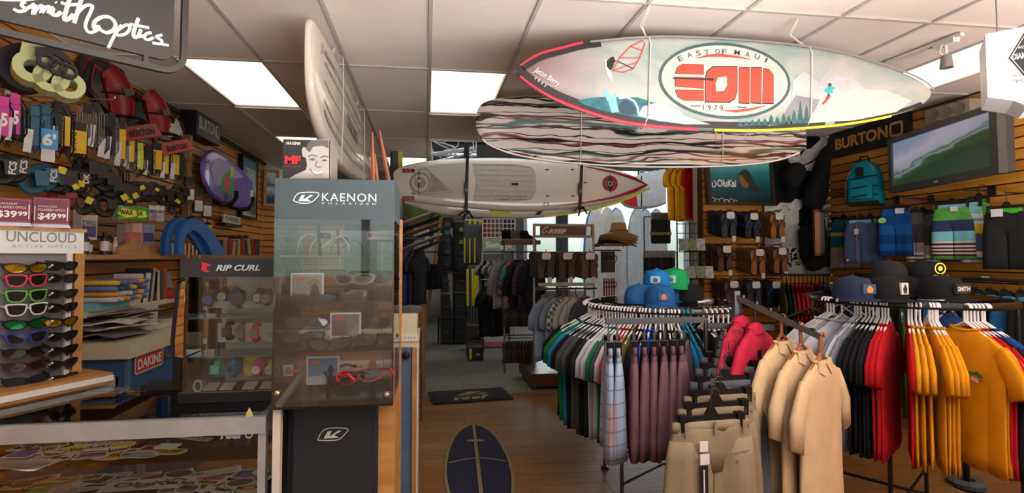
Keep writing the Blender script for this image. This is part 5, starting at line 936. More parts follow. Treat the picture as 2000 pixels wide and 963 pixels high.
# box with a portrait on the tower, thin wooden sticks
bl = aY(552, 349, YT+.08); bx_ = E('boot_box', 'box with grey portrait of a smiling head and red letters on the tower', 'box', (bl.x, bl.y, zh1+.001)); Lb = vp(bx_.location, 0); w = Lb(644, 349)[0]; h = Lb(552, 272)[1]
MB().b2((0, 0, 0), (w, .16, h)).build('carton', M((176, 168, 158), .3, .2), bx_); MB().b2((0.0, -.002, 0), (w, 0, h)).build('front_print', M((38, 38, 40), .4), bx_)
SKN = M((168, 164, 160), .5, var=.06, sc=20); SKD = M((92, 88, 86), .5)
Fl(bx_, [Lb(*p) for p in ((564, 349), (580, 340), (598, 332), (600, 322), (597, 306), (599, 288), (606, 277), (618, 273), (643, 273), (643, 349))], SKN, -.003, 'head_print')
Fl(bx_, [Lb(*p) for p in ((599, 292), (602, 280), (610, 274), (642, 274), (642, 290), (630, 285), (612, 287), (605, 298))], SKD, -.004, 'hair_print'); Fl(bx_, smooth_pts([Lb(*p) for p in ((598, 308), (592, 306), (590, 294), (594, 287), (599, 292))], 3), SKN, -.0035, 'ear_print')
for P in (((604, 312), (610, 309), (618, 312), (611, 314)), ((628, 314), (634, 311), (640, 314), (634, 316))): Fl(bx_, [Lb(*p) for p in P], SKD, -.004, 'eye_print')
St(bx_, [Lb(*p) for p in ((602, 306), (611, 303), (620, 306))], .004, SKD, -.004, 'brow_print'); St(bx_, [Lb(*p) for p in ((626, 308), (634, 305), (642, 307))], .004, SKD, -.004, 'brow_print')
St(bx_, smooth_pts([Lb(*p) for p in ((620, 314), (617, 324), (622, 327), (628, 325))], 3), .003, SKD, -.004, 'nose_print'); Fl(bx_, smooth_pts([Lb(*p) for p in ((609, 333), (618, 336), (630, 334), (628, 339), (618, 341), (611, 337), (609, 333))], 2)[:-1], M((206, 204, 200)), -.004, 'smile_print'); St(bx_, [Lb(*p) for p in ((606, 330), (611, 337), (619, 342), (630, 340))], .002, SKD, -.0045, 'smile_line')
x, z = Lb(557, 320); T(bx_, 'MF', x, z, Lb(588, 312)[0]-x, Lb(572, 305)[1]-z, M((206, 34, 40)), -.005, bold=.06); T(bx_, 'MICK F SERIES', x, z-.012, .055, .005, M((150, 40, 40)), -.005); x, z = Lb(559, 283); T(bx_, 'MAXIMA', x, z, .05, .011, OFFW, -.005, shear=.3, bold=.03)
for k, (a, b_, lab) in enumerate((((727, 258), (729, 349), 'thin reddish stick standing left of the pair on the tower'), ((732, 300), (737, 349), 'short reddish stick between the two tall ones'), ((741, 254), (762, 349), 'tall leaning brown stick right on the tower'))):
    pa = aY(*a, YT+.2+.04*k); pb = aY(*b_, YT+.2+.04*k); pb.z = zh1+.002; o = MB().loft([[(pb.x-.009, pb.y, pb.z), (pb.x, pb.y-.005, pb.z), (pb.x+.009, pb.y, pb.z), (pb.x, pb.y+.005, pb.z)], [((pa.x+pb.x)/2-.008, pb.y, (pa.z+pb.z)/2), ((pa.x+pb.x)/2, pb.y-.004, (pa.z+pb.z)/2), ((pa.x+pb.x)/2+.008, pb.y, (pa.z+pb.z)/2), ((pa.x+pb.x)/2, pb.y+.004, (pa.z+pb.z)/2)], [(pa.x-.003, pa.y, pa.z), (pa.x, pa.y-.002, pa.z), (pa.x+.003, pa.y, pa.z), (pa.x, pa.y+.002, pa.z)]]).build('wooden_stick', wood((104, 50, 34), (140, 74, 48), .4, 2), None); tag(o, lab, 'stick')
# ================================================================ clothes builders
def FAB(c, var=.12, bump=.25): return M(c, .9, 0, var, 9, bump, 0, .15, 220)
MESHC = {}
def tee_parts(w=.235, h=.70, seed=0, sleeve=.22, thick=.045, flare=.0):
    k = (w, h, seed, sleeve, thick)
    if k in MESHC: return MESHC[k]
    rnd = random.Random(seed); ph = [rnd.uniform(0, 6.28) for _ in range(4)]; n = 28; rings = []
    K = thick/.045
    st = [(-.125, .08, .02*K), (-.135, .095, .03*K), (-.168, w*.72, .04*K), (-.195, w*.92, .045*K), (-.245, w, .05*K)]+[(-.245-(h-.115)*t, w*(1+flare*t+.02*math.sin(5*t+ph[0])), thick*(1-.25*t)) for t in (.15, .3, .45, .6, .75, .88, 1.0)]
    for i, (z, ww, d) in enumerate(st):
        t = max(0, (i-3)/9); ring = []
        for j in range(n):
            a = 2*math.pi*j/n; x = ww*math.cos(a); y_ = d*math.copysign(abs(math.sin(a))**.7, math.sin(a))
            y_ += t*max(.35, K)*(.020*math.sin(x*26+ph[1])+.012*math.sin(x*47+ph[2]+i*.4)); zz = z+(t**3)*.012*math.sin(x*20+ph[3])
            ring.append((x, y_, zz))
        rings.append(ring)
    body = MB().loft(rings); sl = []
    for s in (-1, 1):
        rr = []; c0 = Vector((s*w*.84, 0, -.22)); c1 = Vector((s*(w+.055), .0, -.22-sleeve*.55)); c2 = Vector((s*(w+.065), .0, -.22-sleeve))
        for c, a_, b_, tl in ((c0, .075, .035, .9), (c0.lerp(c1, .5), .095, .04, .8), (c1, .10, .042, .5), (c2, .09, .038, .35)):
            rr.append([c+Vector((s*a_*math.cos(q)*math.cos(tl)*.55, b_*max(K, .4)*math.sin(q), a_*math.cos(q)*math.sin(tl)*.6+.0)) for q in [2*math.pi*j/12 for j in range(12)]])
        sl.append(MB().loft(rr))
    MESHC[k] = (body, sl); return MESHC[k]
TEEM = {}
def tee(name, label, cat, loc, rz, mat, seed=0, w=.235, h=.70, sleeve=.22, thick=.045, group=None, extra=None, collar=None):
    e = E(name, label, cat, loc, rz, group); key = (mat.name, seed % 5, w, h, sleeve, thick)
    if key not in TEEM:
        b_, sl = tee_parts(w, h, seed % 5, sleeve, thick); TEEM[key] = [b_.mesh('body', mat, 2)]+[q.mesh('sleeve', mat, 2) for q in sl]
    m = TEEM[key]; ob('body', m[0], e)
    for q in m[1:]: ob('sleeve', q, e)
    MB().tube([(.084*math.cos(a), .028*thick/.045*math.sin(a), -.126+.008*math.cos(2*a)) for a in [2*math.pi*j/14 for j in range(14)]], .007, 5, True).build('neckband' if not collar else 'collar', mat, e, 1)
    if extra: extra(e)
    return e
def hanger_mesh(mat, r=.0045, w=.2):
    mb = MB(); hk = [(.0, 0, -.095), (.0, 0, -.03)]+[(.018-.018*math.cos(a), 0, -.018+.02*math.sin(a)) for a in [math.pi*k/7 for k in range(8)]]
    mb.tube(hk, r, 6); mb.tube([(0, 0, -.09), (w*.5, 0, -.142), (w*.98, 0, -.196), (w*1.0, 0, -.208), (w*.9, 0, -.213), (0, 0, -.213), (-w*.9, 0, -.213), (-w*1.0, 0, -.208), (-w*.98, 0, -.196), (-w*.5, 0, -.142)], r, 6, True)
    return mb.mesh('hanger', mat, 1)
HGW = hanger_mesh(M((226, 226, 230), .35, var=.02), .0055); HGB = hanger_mesh(PLBLK, .005); HGT = hanger_mesh(M((40, 130, 150), .35), .0055); HGO = hanger_mesh(wood((120, 66, 34), (150, 88, 48), .4), .008)
def hang(me, label, loc, rz, group): o = ob('clothes_hanger', me, None, loc, (0, 0, rz)); return tag(o, label, 'hanger', group)
def shorts_mb(w=.19, L_=.48, seed=0, th=.035, fold=1.0):
    rnd = random.Random(seed); p1, p2 = rnd.uniform(0, 6), rnd.uniform(0, 6); n = 24; A = MB()
    def ring(cx, ww, z, d, amp):
        out = []
        for j in range(n):
            a = 2*math.pi*j/n; x = ww*math.cos(a); y_ = d*math.copysign(abs(math.sin(a))**.7, math.sin(a))+amp*(.016*math.sin((cx+x)*30+p1)+.01*math.sin((cx+x)*52+p2)); out.append((cx+x, y_, z))
        return out
    A.loft([ring(0, w*1.0, -.13, th*.6, 0), ring(0, w*1.01, -.17, th*.8, .1), ring(0, w*1.08, -.25, th*.95, .3), ring(0, w*1.12, -.33, th*.7, .3)])
    for s in (-1, 1):
        hw = w*.60; A.loft([ring(s*w*.52, hw*.92, -.20, th*.75, .15*fold), ring(s*w*.56, hw*.98, -.28, th, .4*fold), ring(s*w*.60, hw*1.0, -.40, th*1.05, .7*fold), ring(s*w*.61, hw*1.02, -.30-(L_-.17)*.75, th*1.1, .9*fold), ring(s*w*.61, hw*1.04, -.13-L_, th*1.1, 1*fold)])
    return A
def clip_hanger(label, loc, rz, group, w=.17):
    e = E('clip_hanger', label, 'hanger', loc, rz, group)
    key = ('clip', w)
    if key not in MESHC:
        mb = MB(); mb.tube([(0, 0, -.1), (0, 0, -.03)]+[(.02-.02*math.cos(a), 0, -.02+.02*math.sin(a)) for a in [math.pi*k/6 for k in range(7)]], .003, 6)
        MESHC[key] = (mb.mesh('hook', CHROME, 1), MB().prism([(-w, -.125), (w, -.125), (w, -.108), (.03, -.105), (.012, -.075), (-.012, -.075), (-.03, -.105), (-w, -.108)], -.006, .006).mesh('bar', PLBLK), MB().prism([(-.014, -.165), (.014, -.165), (.018, -.10), (-.018, -.10)], -.016, .016).mesh('clip', PLBLK), MB().b2((-.006, -.0175, -.16), (.006, -.016, -.13)).mesh('clip_plate', CHROME))
    h, b_, c, q = MESHC[key]; ob('hook', h, e); ob('bar', b_, e)
    for s in (-1, 1): k = ob('clip', c, e, (s*w*.86, 0, 0)); ob('clip_plate', q, k)
    return e
SHM = {}
def shorts(name, label, loc, rz, mat, seed=0, w=.19, L_=.48, th=.035, band=None, group=None, extra=None, fold=1.0, cat='shorts'):
    e = E(name, label, cat, loc, rz, group); key = (mat.name, seed % 4, w, L_, th, fold)
    if key not in SHM: SHM[key] = shorts_mb(w, L_, seed % 4, th, fold).mesh('legs', mat, 2)
    ob('body', SHM[key], e)
    n = 24; rings = [[(w*1.02*math.cos(a), th*.72*math.copysign(abs(math.sin(a))**.7, math.sin(a)), z) for a in [2*math.pi*j/n for j in range(n)]] for z in (-.127, -.168)]
    MB().loft(rings).build('waistband', band or mat, e, 2)
    if extra: extra(e)
    return e
def stripes(key, stops, z0, z1, noise=.0):   # horizontal stripes by object height
    m, n, l, b, t = nodes_mat(key, .9, .15); sp = n.new('ShaderNodeSeparateXYZ'); l.new(t.outputs['Object'], sp.inputs[0]); mr = n.new('ShaderNodeMapRange'); mr.inputs[1].default_value = z0; mr.inputs[2].default_value = z1
    l.new(sp.outputs[2], mr.inputs[0]); r = ramp(n, stops, 'CONSTANT'); l.new(mr.outputs[0], r.inputs[0]); l.new(r.outputs[0], b.inputs['Base Color']); return m
def price(e, x, z, y_=-.06, w=.045, h=.07): MB().b2((x, y_-.002, z-h), (x+w, y_, z)).build('price_tag', TAGW, e)
def cap(label, loc, rz, m1, m2=None, decal=None, tilt=0, group=None, s=1.0):
    e = E('cap', label, 'cap', loc, rz, group); e.rotation_euler = (tilt, 0, rz); e.scale = (s,)*3
    rg = [(.098, 0), (.099, .03), (.094, .065), (.078, .095), (.05, .113), (.02, .12), (.003, .1215)]
    n = 20; rings = [[(r*math.cos(a)*.92, r*math.sin(a)*1.02, z+(.012 if math.sin(a) < -.3 and .02 < z < .1 else 0)) for a in [2*math.pi*j/n for j in range(n)]] for r, z in rg]
    MB().loft(rings).build('crown', m1, e, 1); MB().lathe([(.0, .120), (.010, .121), (.007, .128), (0, .130)], 8).build('button', m1, e, 1)
    vs = []; fs = []; K = 12
    for j in range(K+1):
        a = math.pi+math.pi*j/K; x = .092*math.cos(a); y0 = .098*math.sin(a); ext = .075*math.sin(math.pi*j/K)**.6
        for dz in (0, -.004): vs += [(x, y0*.98, .006+dz), (x*1.04, y0-ext, .004-.012*abs(math.cos(a))*1.2+dz)]
    for j in range(K):
        a, b_ = 4*j, 4*j+4; fs += [(a, a+1, b_+1, b_), (a+2, b_+2, b_+3, a+3), (a+1, a+3, b_+3, b_+1)]
    MB().add(vs, fs).build('brim', m2 or m1, e, 1)
    if decal: decal(e)
    return e
# ================================================================ round racks
def round_rack(label, C, R, zr, mat, legs=4, foot=None):
    e = E('round_rack', label, 'clothes rack', (C[0], C[1], 0)); ci = [(R*math.cos(a), R*math.sin(a), zr-.012) for a in [2*math.pi*k/40 for k in range(40)]]
    MB().tube(ci, .013, 8, True, flat=1.6).build('rail', mat, e, 1)
    for k in range(legs):
        a = 2*math.pi*k/legs+.6; MB().tube([(R*.98*math.cos(a), R*.98*math.sin(a), zr-.02), (R*.98*math.cos(a), R*.98*math.sin(a), .02)], .012, 8).build('leg', mat, e, 1)
        MB().lathe([(0, 0), (.03, 0), (.03, .015), (0, .02)], 10, (R*.98*math.cos(a), R*.98*math.sin(a), 0)).build('foot', PLBLK, e)
    for k in range(2): a = 2*math.pi*k/4+.6; MB().tube([(R*.98*math.cos(a), R*.98*math.sin(a), .18), (-R*.98*math.cos(a), -R*.98*math.sin(a), .18)], .009, 6).build('cross_bar', mat, e)
    MB().lathe([(0, zr+.012), (R*.86, zr+.012), (R*.86, zr+.02), (0, zr+.02)], 28).build('glass_disc', GLASS, e); MB().tube([(-R, 0, zr-.01), (R, 0, zr-.01)], .008, 6).build('disc_bar', mat, e)
    return e
C1, R1, Z1 = (1.62, 3.45), .50, 1.275
C2, R2, Z2 = (2.92, 2.86), .50, 1.345
round_rack('round chrome rack of white hangers in the middle, caps on top', C1, R1, Z1, CHROME)
rk2 = round_rack('round black rack of bright tees at the right, dark caps on top', C2, R2, Z2, PLBLK)
fo = aZ(1888, 940, .03); MB().lathe([(.0, 0), (.10, .0), (.11, .03), (.09, .05), (.05, .045), (.045, .02), (0, .02)], 20, (fo.x-C2[0], fo.y-C2[1], 0)).build('carpet_ring', M((70, 76, 84), .95, bump=.6), rk2, 1); MB().tube([(fo.x-C2[0], fo.y-C2[1], .02), (fo.x-C2[0]-.12, fo.y-C2[1]-.1, .7)], .02, 8).build('slanted_leg', PLBLK, rk2, 1)
def on_rail(C, R, Z, px, py0=580, back=False):    # angle on the ring whose hook is seen at px
    best = None
    for k in range(720):
        a = 2*math.pi*k/720; p = Vector((C[0]+R*math.cos(a), C[1]+R*math.sin(a), Z)); v = p-C0; d = v.dot(CF); sx_ = PPX+FPX*v.dot(CR)/d
        fr = (p-Vector((C[0], C[1], Z))).dot(Vector((C0.x-C[0], C0.y-C[1], 0))) > 0
        if fr == back: continue
        if best is None or abs(sx_-px) < best[0]: best = (abs(sx_-px), a)
    return best[1]
def ring_pt(C, R, Z, a): return (C[0]+R*math.cos(a), C[1]+R*math.sin(a), Z+.004)
# right rack: (px, back?, colour, name)
Y2, RD2, BK2, WH2, GY2, BL2 = FAB((204, 136, 16)), FAB((164, 18, 28)), FAB((22, 22, 25)), FAB((172, 172, 182)), FAB((112, 116, 130)), FAB((30, 64, 130))
def red_print(e):
    BG = M((30, 40, 34)); WP = OFFW; y_ = -.045
    Fl(e, smooth_pts([(.05, -.42), (.16, -.40), (.2, -.44), (.12, -.47), (.03, -.45), (.05, -.42)], 2)[:-1], BG, y_, 'chest_print'); T(e, 'surf', .06, -.45, .1, .03, WP, y_-.002, shear=.3, bold=.02)
    for x in (.07, .12, .16): Fl(e, [(x-.012, -.40), (x-.02, -.35), (x, -.31), (x+.02, -.35), (x+.012, -.40)], BG, y_, 'leaf_print')
def bird_print(e):
    y_ = -.046
    for x, z in ((.075, -.34), (.105, -.335), (.12, -.345)): Fl(e, circ(x, z, .016, 8, .011), M((40, 110, 40)), y_, 'leaf_print')
    for x, z, c in ((.085, -.365, (200, 190, 170)), (.105, -.37, (206, 196, 180)), (.125, -.365, (176, 80, 70))): Fl(e, circ(x, z, .012, 8, .01), M(c), y_-.001, 'flower_print')
    MB().b2((-.035, -.022, -.165), (.035, -.018, -.145)).build('neck_label', M((186, 130, 110)), e)
def white_print(e):
    Fl(e, smooth_pts([(.02, -.40), (.10, -.37), (.2, -.40), (.2, -.43), (.1, -.45), (.03, -.43), (.02, -.40)], 2)[:-1], M((190, 40, 44)), -.045, 'oval_print'); St(e, smooth_pts([(.02, -.40), (.10, -.365), (.2, -.40), (.2, -.435), (.1, -.455), (.03, -.435), (.02, -.40)], 2)[:-1], .006, BLACK, -.046, 'oval_edge', True)
SET2 = [(1616, 0, WH2, 'white', 1), (1622, 0, WH2, 'white', 0), (1628, 0, WH2, 'white', 2), (1643, 0, WH2, 'white', white_print), (1669, 0, GY2, 'pale grey', 0), (1675, 0, WH2, 'white', 0), (1681, 0, GY2, 'pale grey', 0), (1690, 0, BK2, 'black', 0), (1698, 0, BK2, 'black', 0), (1705, 0, BK2, 'black', 0), (1711, 0, BK2, 'black', 0), (1716, 0, BK2, 'black', 0), (1722, 0, RD2, 'red', 0), (1729, 0, RD2, 'red', red_print), (1734, 0, RD2, 'red', 0),
        (1774, 0, RD2, 'red', 0), (1779, 0, Y2, 'golden yellow', 0), (1787, 0, Y2, 'golden yellow', 0), (1796, 0, Y2, 'golden yellow', 0), (1815, 0, Y2, 'golden yellow', 0), (1821, 0, Y2, 'golden yellow', 0), (1826, 0, Y2, 'golden yellow', 0), (1831, 0, Y2, 'golden yellow', 0), (1882, 0, Y2, 'golden yellow', bird_print), (1888, 0, Y2, 'golden yellow', 0), (1896, 0, RD2, 'red', 0), (1903, 0, RD2, 'red', 0), (1910, 0, BK2, 'black', 0), (1917, 0, BL2, 'blue', 0), (1922, 0, BL2, 'blue', 0),
        (1700, 1, BK2, 'black', 0), (1760, 1, FAB((80, 120, 60)), 'green', 0), (1820, 1, WH2, 'white', 0), (1850, 1, BL2, 'blue', 0)]
cnt = {}; ORDN = ['first', 'second', 'third', 'fourth', 'fifth', 'sixth', 'seventh', 'eighth', 'ninth', 'tenth', 'eleventh', 'twelfth', 'thirteenth']
for i, (px, bk, mt, cn, ex) in enumerate(SET2):
    a = on_rail(C2, R2, Z2, px, back=bool(bk)); p = ring_pt(C2, R2, Z2, a)
    rz = a; cnt[cn, bk] = cnt.get((cn, bk), 0)+1; nth = ORDN[cnt[cn, bk]-1]
    if px == 1882: rz = a+rad(10)
    lab = {1643: 'white tee with red oval print on the right round rack', 1729: 'red tee with dark surf print on the right round rack', 1882: 'golden yellow tee turned outward with small chest print'}.get(px) or (('%.0s%s tee at the far side of the right rack' if bk else '%s tee, %s of its colour from left on the right rack') % ((nth, cn) if bk else (cn, nth)))
    tee('tee_shirt', lab, 'shirt', p, rz, mt, i, w=.225, h=.68, sleeve=.2, thick=.015 if px not in (1882, 1729, 1643) else .028, group='tees on the right round rack', extra=ex if callable(ex) else None)
    hang(HGW, 'white hanger of '+lab, p, rz, 'white hangers on the right round rack')
# middle rack
GRN, DGR, CHAR, OLV, TEA = FAB((24, 104, 66)), FAB((66, 66, 70)), FAB((36, 36, 40)), FAB((92, 86, 46)), FAB((30, 110, 150)); RD1 = FAB((170, 26, 44)); BLU = FAB((26, 70, 170)); LGY = FAB((150, 150, 150))
SET1 = [(1153, GRN, 'green'), (1160, TEA, 'teal blue'), (1165, BK2, 'black'), (1171, DGR, 'grey'), (1178, DGR, 'grey'), (1184, BK2, 'black'), (1190, CHAR, 'charcoal'), (1196, WH2, 'white'), (1202, WH2, 'white'), (1208, GRN, 'green'), (1213, DGR, 'grey'), (1218, WH2, 'white'), (1224, RD1, 'red'), (1230, RD1, 'red'), (1236, OLV, 'olive'), (1242, OLV, 'olive'), (1252, BK2, 'black'), (1258, BK2, 'black'), (1264, BLU, 'blue'), (1270, BLU, 'blue'), (1281, LGY, 'light grey'), (1290, BK2, 'black'), (1296, WH2, 'white'), (1305, BK2, 'black'), (1311, CHAR, 'charcoal'), (1317, BK2, 'black'), (1324, WH2, 'white'), (1332, TEA, 'teal blue'), (1340, TEA, 'teal blue'), (1348, CHAR, 'charcoal'), (1374, BK2, 'black'), (1384, WH2, 'white'), (1392, OLV, 'olive'), (1402, BK2, 'black'), (1412, LGY, 'light grey'), (1422, BK2, 'black'), (1430, WH2, 'white'), (1436, RD1, 'red')]
for i, (px, mt, cn) in enumerate(SET1):
    a = on_rail(C1, R1, Z1, px); p = ring_pt(C1, R1, Z1, a)
    cnt[cn] = cnt.get(cn, 0)+1; lab = '%s tee, %s of its colour from left on the middle rack' % (cn, ORDN[cnt[cn]-1])
    tee('tee_shirt', lab, 'shirt', p, a, mt, i, w=.22, h=.66, sleeve=.2, thick=.014, group='tees on the middle round rack')
    hang(HGT if px in (1336, 1340, 1348, 1332) else HGW, ('teal' if px in (1336, 1340, 1348, 1332) else 'white')+' hanger of '+lab, p, a, 'hangers on the middle round rack')
for k in range(26):
    a = rad(8+k*6.6); p = ring_pt(C1, R1, Z1, a); hang(HGW, 'white plastic hanger on the far side of the middle round rack', p, a, 'hangers on the far side of the middle round rack')
    if k % 2 == 0: tee('tee_shirt', 'dark tee hanging on the far side of the middle round rack', 'shirt', p, a, BK2, k, w=.22, h=.66, sleeve=.2, thick=.014, group='tees on the far side of the middle round rack')
for k in range(12):
    a = rad(25+k*11); p = ring_pt(C2, R2, Z2, a); hang(HGB if a > rad(95) else HGW, ('black' if a > rad(95) else 'white')+' hanger on the far side of the right round rack', p, a, 'hangers on the far side of the right round rack')
# caps
CB1, CB2, CGR, CBK, CNV = FAB((30, 110, 176)), FAB((34, 84, 136)), FAB((30, 140, 84)), FAB((24, 24, 26)), FAB((36, 44, 66))
def patch(c1, c2, w=.06, h=.045, txt=None):
    def f(e):
        y_ = -.104; MB().b2((-w/2, y_, .03), (w/2, y_+.012, .03+h)).build('patch', M(c1, .7), e)
        if txt: T(e, txt, -w*.42, .03+h*.25, w*.84, h*.5, M(c2, .6), y_-.002, bold=.03)
        elif c2: Fl(e, [(-w*.2, .036), (w*.2, .036), (w*.28, .03+h*.5), (0, .03+h*.9), (-w*.28, .03+h*.5)], M(c2, .6), y_-.002, 'emblem')
    return f
def capat(label, px, py, C, z, deg, m1, m2, dec, grp, off=0, s=1.1):
    p = aZ(px, py, z); v = Vector((C[0]-p.x, C[1]-p.y, 0)); cap(label, (p.x, p.y, z), rad(deg), m1, m2, dec, 0, grp, s)
zt1 = Z1+.021; zt2 = Z2+.021
G1, G2 = 'caps on the middle round rack', 'caps on the right round rack'
def capc(label, px, Y, z, deg, m1, m2, dec, grp, s=1.0): d = ray(px, 570); p = C0+d*(Y/d.y); cap(label, (p.x, Y, z), rad(deg), m1, m2, dec, 0, grp, s)
capc('plain blue cap at the left of the middle rack', 1248, 3.25, zt1, 120, CB2, None, None, G1); capc('blue cap with orange flame mark on the middle rack', 1288, 3.14, zt1, -12, CB2, None, patch((34, 84, 136), (220, 110, 60)), G1, 1.05); capc('second blue cap behind the flame-marked one', 1308, 3.4, zt1, 60, CB2, None, None, G1); capc('black cap with white edge at the right of the middle rack', 1345, 3.35, zt1, 100, CBK, WHITE, None, G1)
capc('bright blue cap with pale patch atop the middle rack caps', 1283, 3.36, zt1+.095, -30, CB1, None, patch((170, 190, 206), (60, 90, 120)), G1, 1.0); capc('green cap with pale patch atop the middle rack caps', 1318, 3.38, zt1+.095, -40, CGR, None, patch((170, 190, 186), (60, 110, 100)), G1, 1.05)
capc('navy cap with orange patch on the right rack', 1665, 2.62, zt2, 5, CNV, None, patch((40, 70, 90), (220, 120, 60), .08, .05), G2, 1.02); capc('black cap with white leaf patch on the right rack', 1731, 2.56, zt2, 5, CBK, None, patch((190, 190, 190), (24, 24, 26), .045, .06), G2, 1.02); capc('black cap with blocky white lettering on the right rack', 1838, 2.55, zt2, 10, CBK, None, patch((24, 24, 26), (200, 200, 200), .11, .05, 'SMITH'), G2, 1.05); capc('plain black cap behind the leaf-patch one', 1770, 2.8, zt2, -30, CBK, None, None, G2, 1.0)
capc('plain charcoal cap in the upper row on the right rack', 1737, 2.82, zt2+.085, 160, FAB((34, 34, 36)), None, None, G2, 1.02)
def yel(e): St(e, circ(0, .075, .03, 16), .007, M((220, 210, 60), .6), -.108, 'ring_emblem', True); Fl(e, circ(0, .075, .014, 10), M((220, 210, 60), .6), -.108, 'emblem_core'); T(e, 'OldMaui', -.045, .022, .09, .018, M((220, 210, 60), .6), -.109, bold=.02)
capc('black trucker cap with yellow ring emblem atop the right rack caps', 1806, 2.76, zt2+.085, -5, CBK, None, yel, G2, 1.02)
# ================================================================ four-way rack in front
C4 = Vector((1.43, 2.42, 0)); fr = E('four_way_rack', 'chrome four-way rack in front with straight and sloping arms', 'clothes rack', C4)
pa = aY(1183, 628, 2.5); zL = pa.z
MB().tube([(0, 0, .05), (0, 0, 1.2)], .016, 8).build('post', CHROME, fr, 1)
MB().bar((-.02, .08, zL), (pa.x-C4.x, .08, zL), .012, .03).build('straight_arm', CHROME, fr); MB().bar((-.02, .08, zL-.03), (.3, .0, zL-.035), .014, .03).build('cross_bar', CHROME, fr); MB().tube([(-.02, .08, .1), (-.02, .08, zL)], .012, 8).build('upright', CHROME, fr, 1)
k0, k1 = aY(1412, 650, 2.38), aY(1388, 766, 2.02); MB().bar(k0-C4, k1-C4, .016, .022).build('sloping_arm', CHROME, fr); MB().bar((.0, 0, k0.z-.01), k0-C4+Vector((.01, 0, 0)), .02, .03).build('cross_bar', CHROME, fr)
for k in range(7): p = (k0.lerp(k1, k/6.2))-C4; MB().lathe([(0, 0), (.012, .002), (.012, .012), (0, .016)], 8, p+Vector((0, 0, .010))).build('stop_ball', CHROME, fr, 1)
c0_, c1_ = aY(1437, 580, 2.50), aY(1602, 658, 2.24); MB().bar(c0_-C4, c1_-C4, .03, .026).build('sloping_arm', CHROME, fr); MB().b2((c0_.x-C4.x-.015, c0_.y-C4.y-.015, .1), (c0_.x-C4.x+.015, c0_.y-C4.y+.015, c0_.z+.03)).build('upright', CHROME, fr)
for k in range(6): p = c0_.lerp(c1_, (k+.5)/6)-C4; MB().box(p+Vector((0, 0, .018)), (.01, .03, .012)).build('notch', CHROME, fr)
for a, b_ in (((-.35, 0, .04), (.35, 0, .04)), ((0, -.35, .04), (0, .35, .04))): MB().bar(a, b_, .05, .03).build('base_bar', CHROME, fr)
# purple and plaid shorts on the straight arm
m, n, l, b, t = nodes_mat('blue_plaid', .9, .15); w1 = n.new('ShaderNodeTexWave'); w1.inputs['Scale'].default_value = 7; w1.bands_direction = 'X'; w2 = n.new('ShaderNodeTexWave'); w2.inputs['Scale'].default_value = 5; w2.bands_direction = 'Z'; l.new(t.outputs['Object'], w1.inputs[0]); l.new(t.outputs['Object'], w2.inputs[0])
rr1 = ramp(n, [(0, (150, 120, 120)), (.06, (134, 150, 178)), (1, (142, 158, 184))]); l.new(w1.outputs[0], rr1.inputs[0]); rr2 = ramp(n, [(0, (200, 186, 186)), (.05, (255, 255, 255))]); l.new(w2.outputs[0], rr2.inputs[0]); mx = n.new('ShaderNodeMix'); mx.data_type = 'RGBA'; mx.blend_type = 'MULTIPLY'; mx.inputs[0].default_value = 1; l.new(rr1.outputs[0], mx.inputs[6]); l.new(rr2.outputs[0], mx.inputs[7]); l.new(mx.outputs[2], b.inputs['Base Color']); PLAID = m
PURP = FAB((104, 76, 86))
for i, (px, mt, cn) in enumerate(((1188, PLAID, 'pale blue plaid shorts, leftmost on the straight arm'), (1205, PLAID, 'pale blue plaid shorts next to the mauve ones'), (1238, PURP, 'mauve shorts, first after the plaid ones'), (1258, PURP, 'mauve shorts, second after the plaid ones'), (1278, PURP, 'mauve shorts, third after the plaid ones'), (1298, PURP, 'mauve shorts, fourth after the plaid ones'), (1318, PURP, 'mauve shorts, fifth after the plaid ones'), (1336, PURP, 'mauve shorts nearest the rack post'))):
    p = aY(px, 628, 2.5); loc = (p.x, 2.5, zL+.018); rz = rad(74-2.5*i)
    shorts('hanging_shorts', cn, loc, rz, mt, i, w=.15, L_=.52, th=.022, group='shorts on the straight arm'); clip_hanger('black clip hanger holding '+cn.split(',')[0], loc, rz, 'clip hangers on the straight arm', .13)
# khaki and grey shorts on the sloping arm
KH, KH2, SLG = FAB((128, 115, 94)), FAB((120, 107, 88)), FAB((74, 78, 88))
def khx(e):
    St(e, [(.03, -.26), (.15, -.245)], .004, M((110, 98, 78)), -.036, 'pocket_seam'); MB().lathe([(0, 0), (.007, .001), (.007, .003), (0, .004)], 10, (.095, -.034, -.285), R=rotm(rad(90))).build('button', M((120, 104, 84)), e); MB().b2((-.085, -.052, -.23), (-.05, -.049, -.19)).build('price_tag', TAGW, e); MB().b2((-.085, -.053, -.28), (-.045, -.050, -.24)).build('price_tag', TAGW, e)
    MB().b2((-.088, -.053, -.40), (-.052, -.050, -.285)).build('brand_tag', BLACK, e); MB().b2((-.073, -.054, -.39), (-.067, -.0535, -.30)).build('tag_line', OFFW, e)
    for x in (-.13, .0, .13): MB().b2((x-.006, -.032, -.175), (x+.006, -.026, -.125)).build('belt_loop', KH, e)
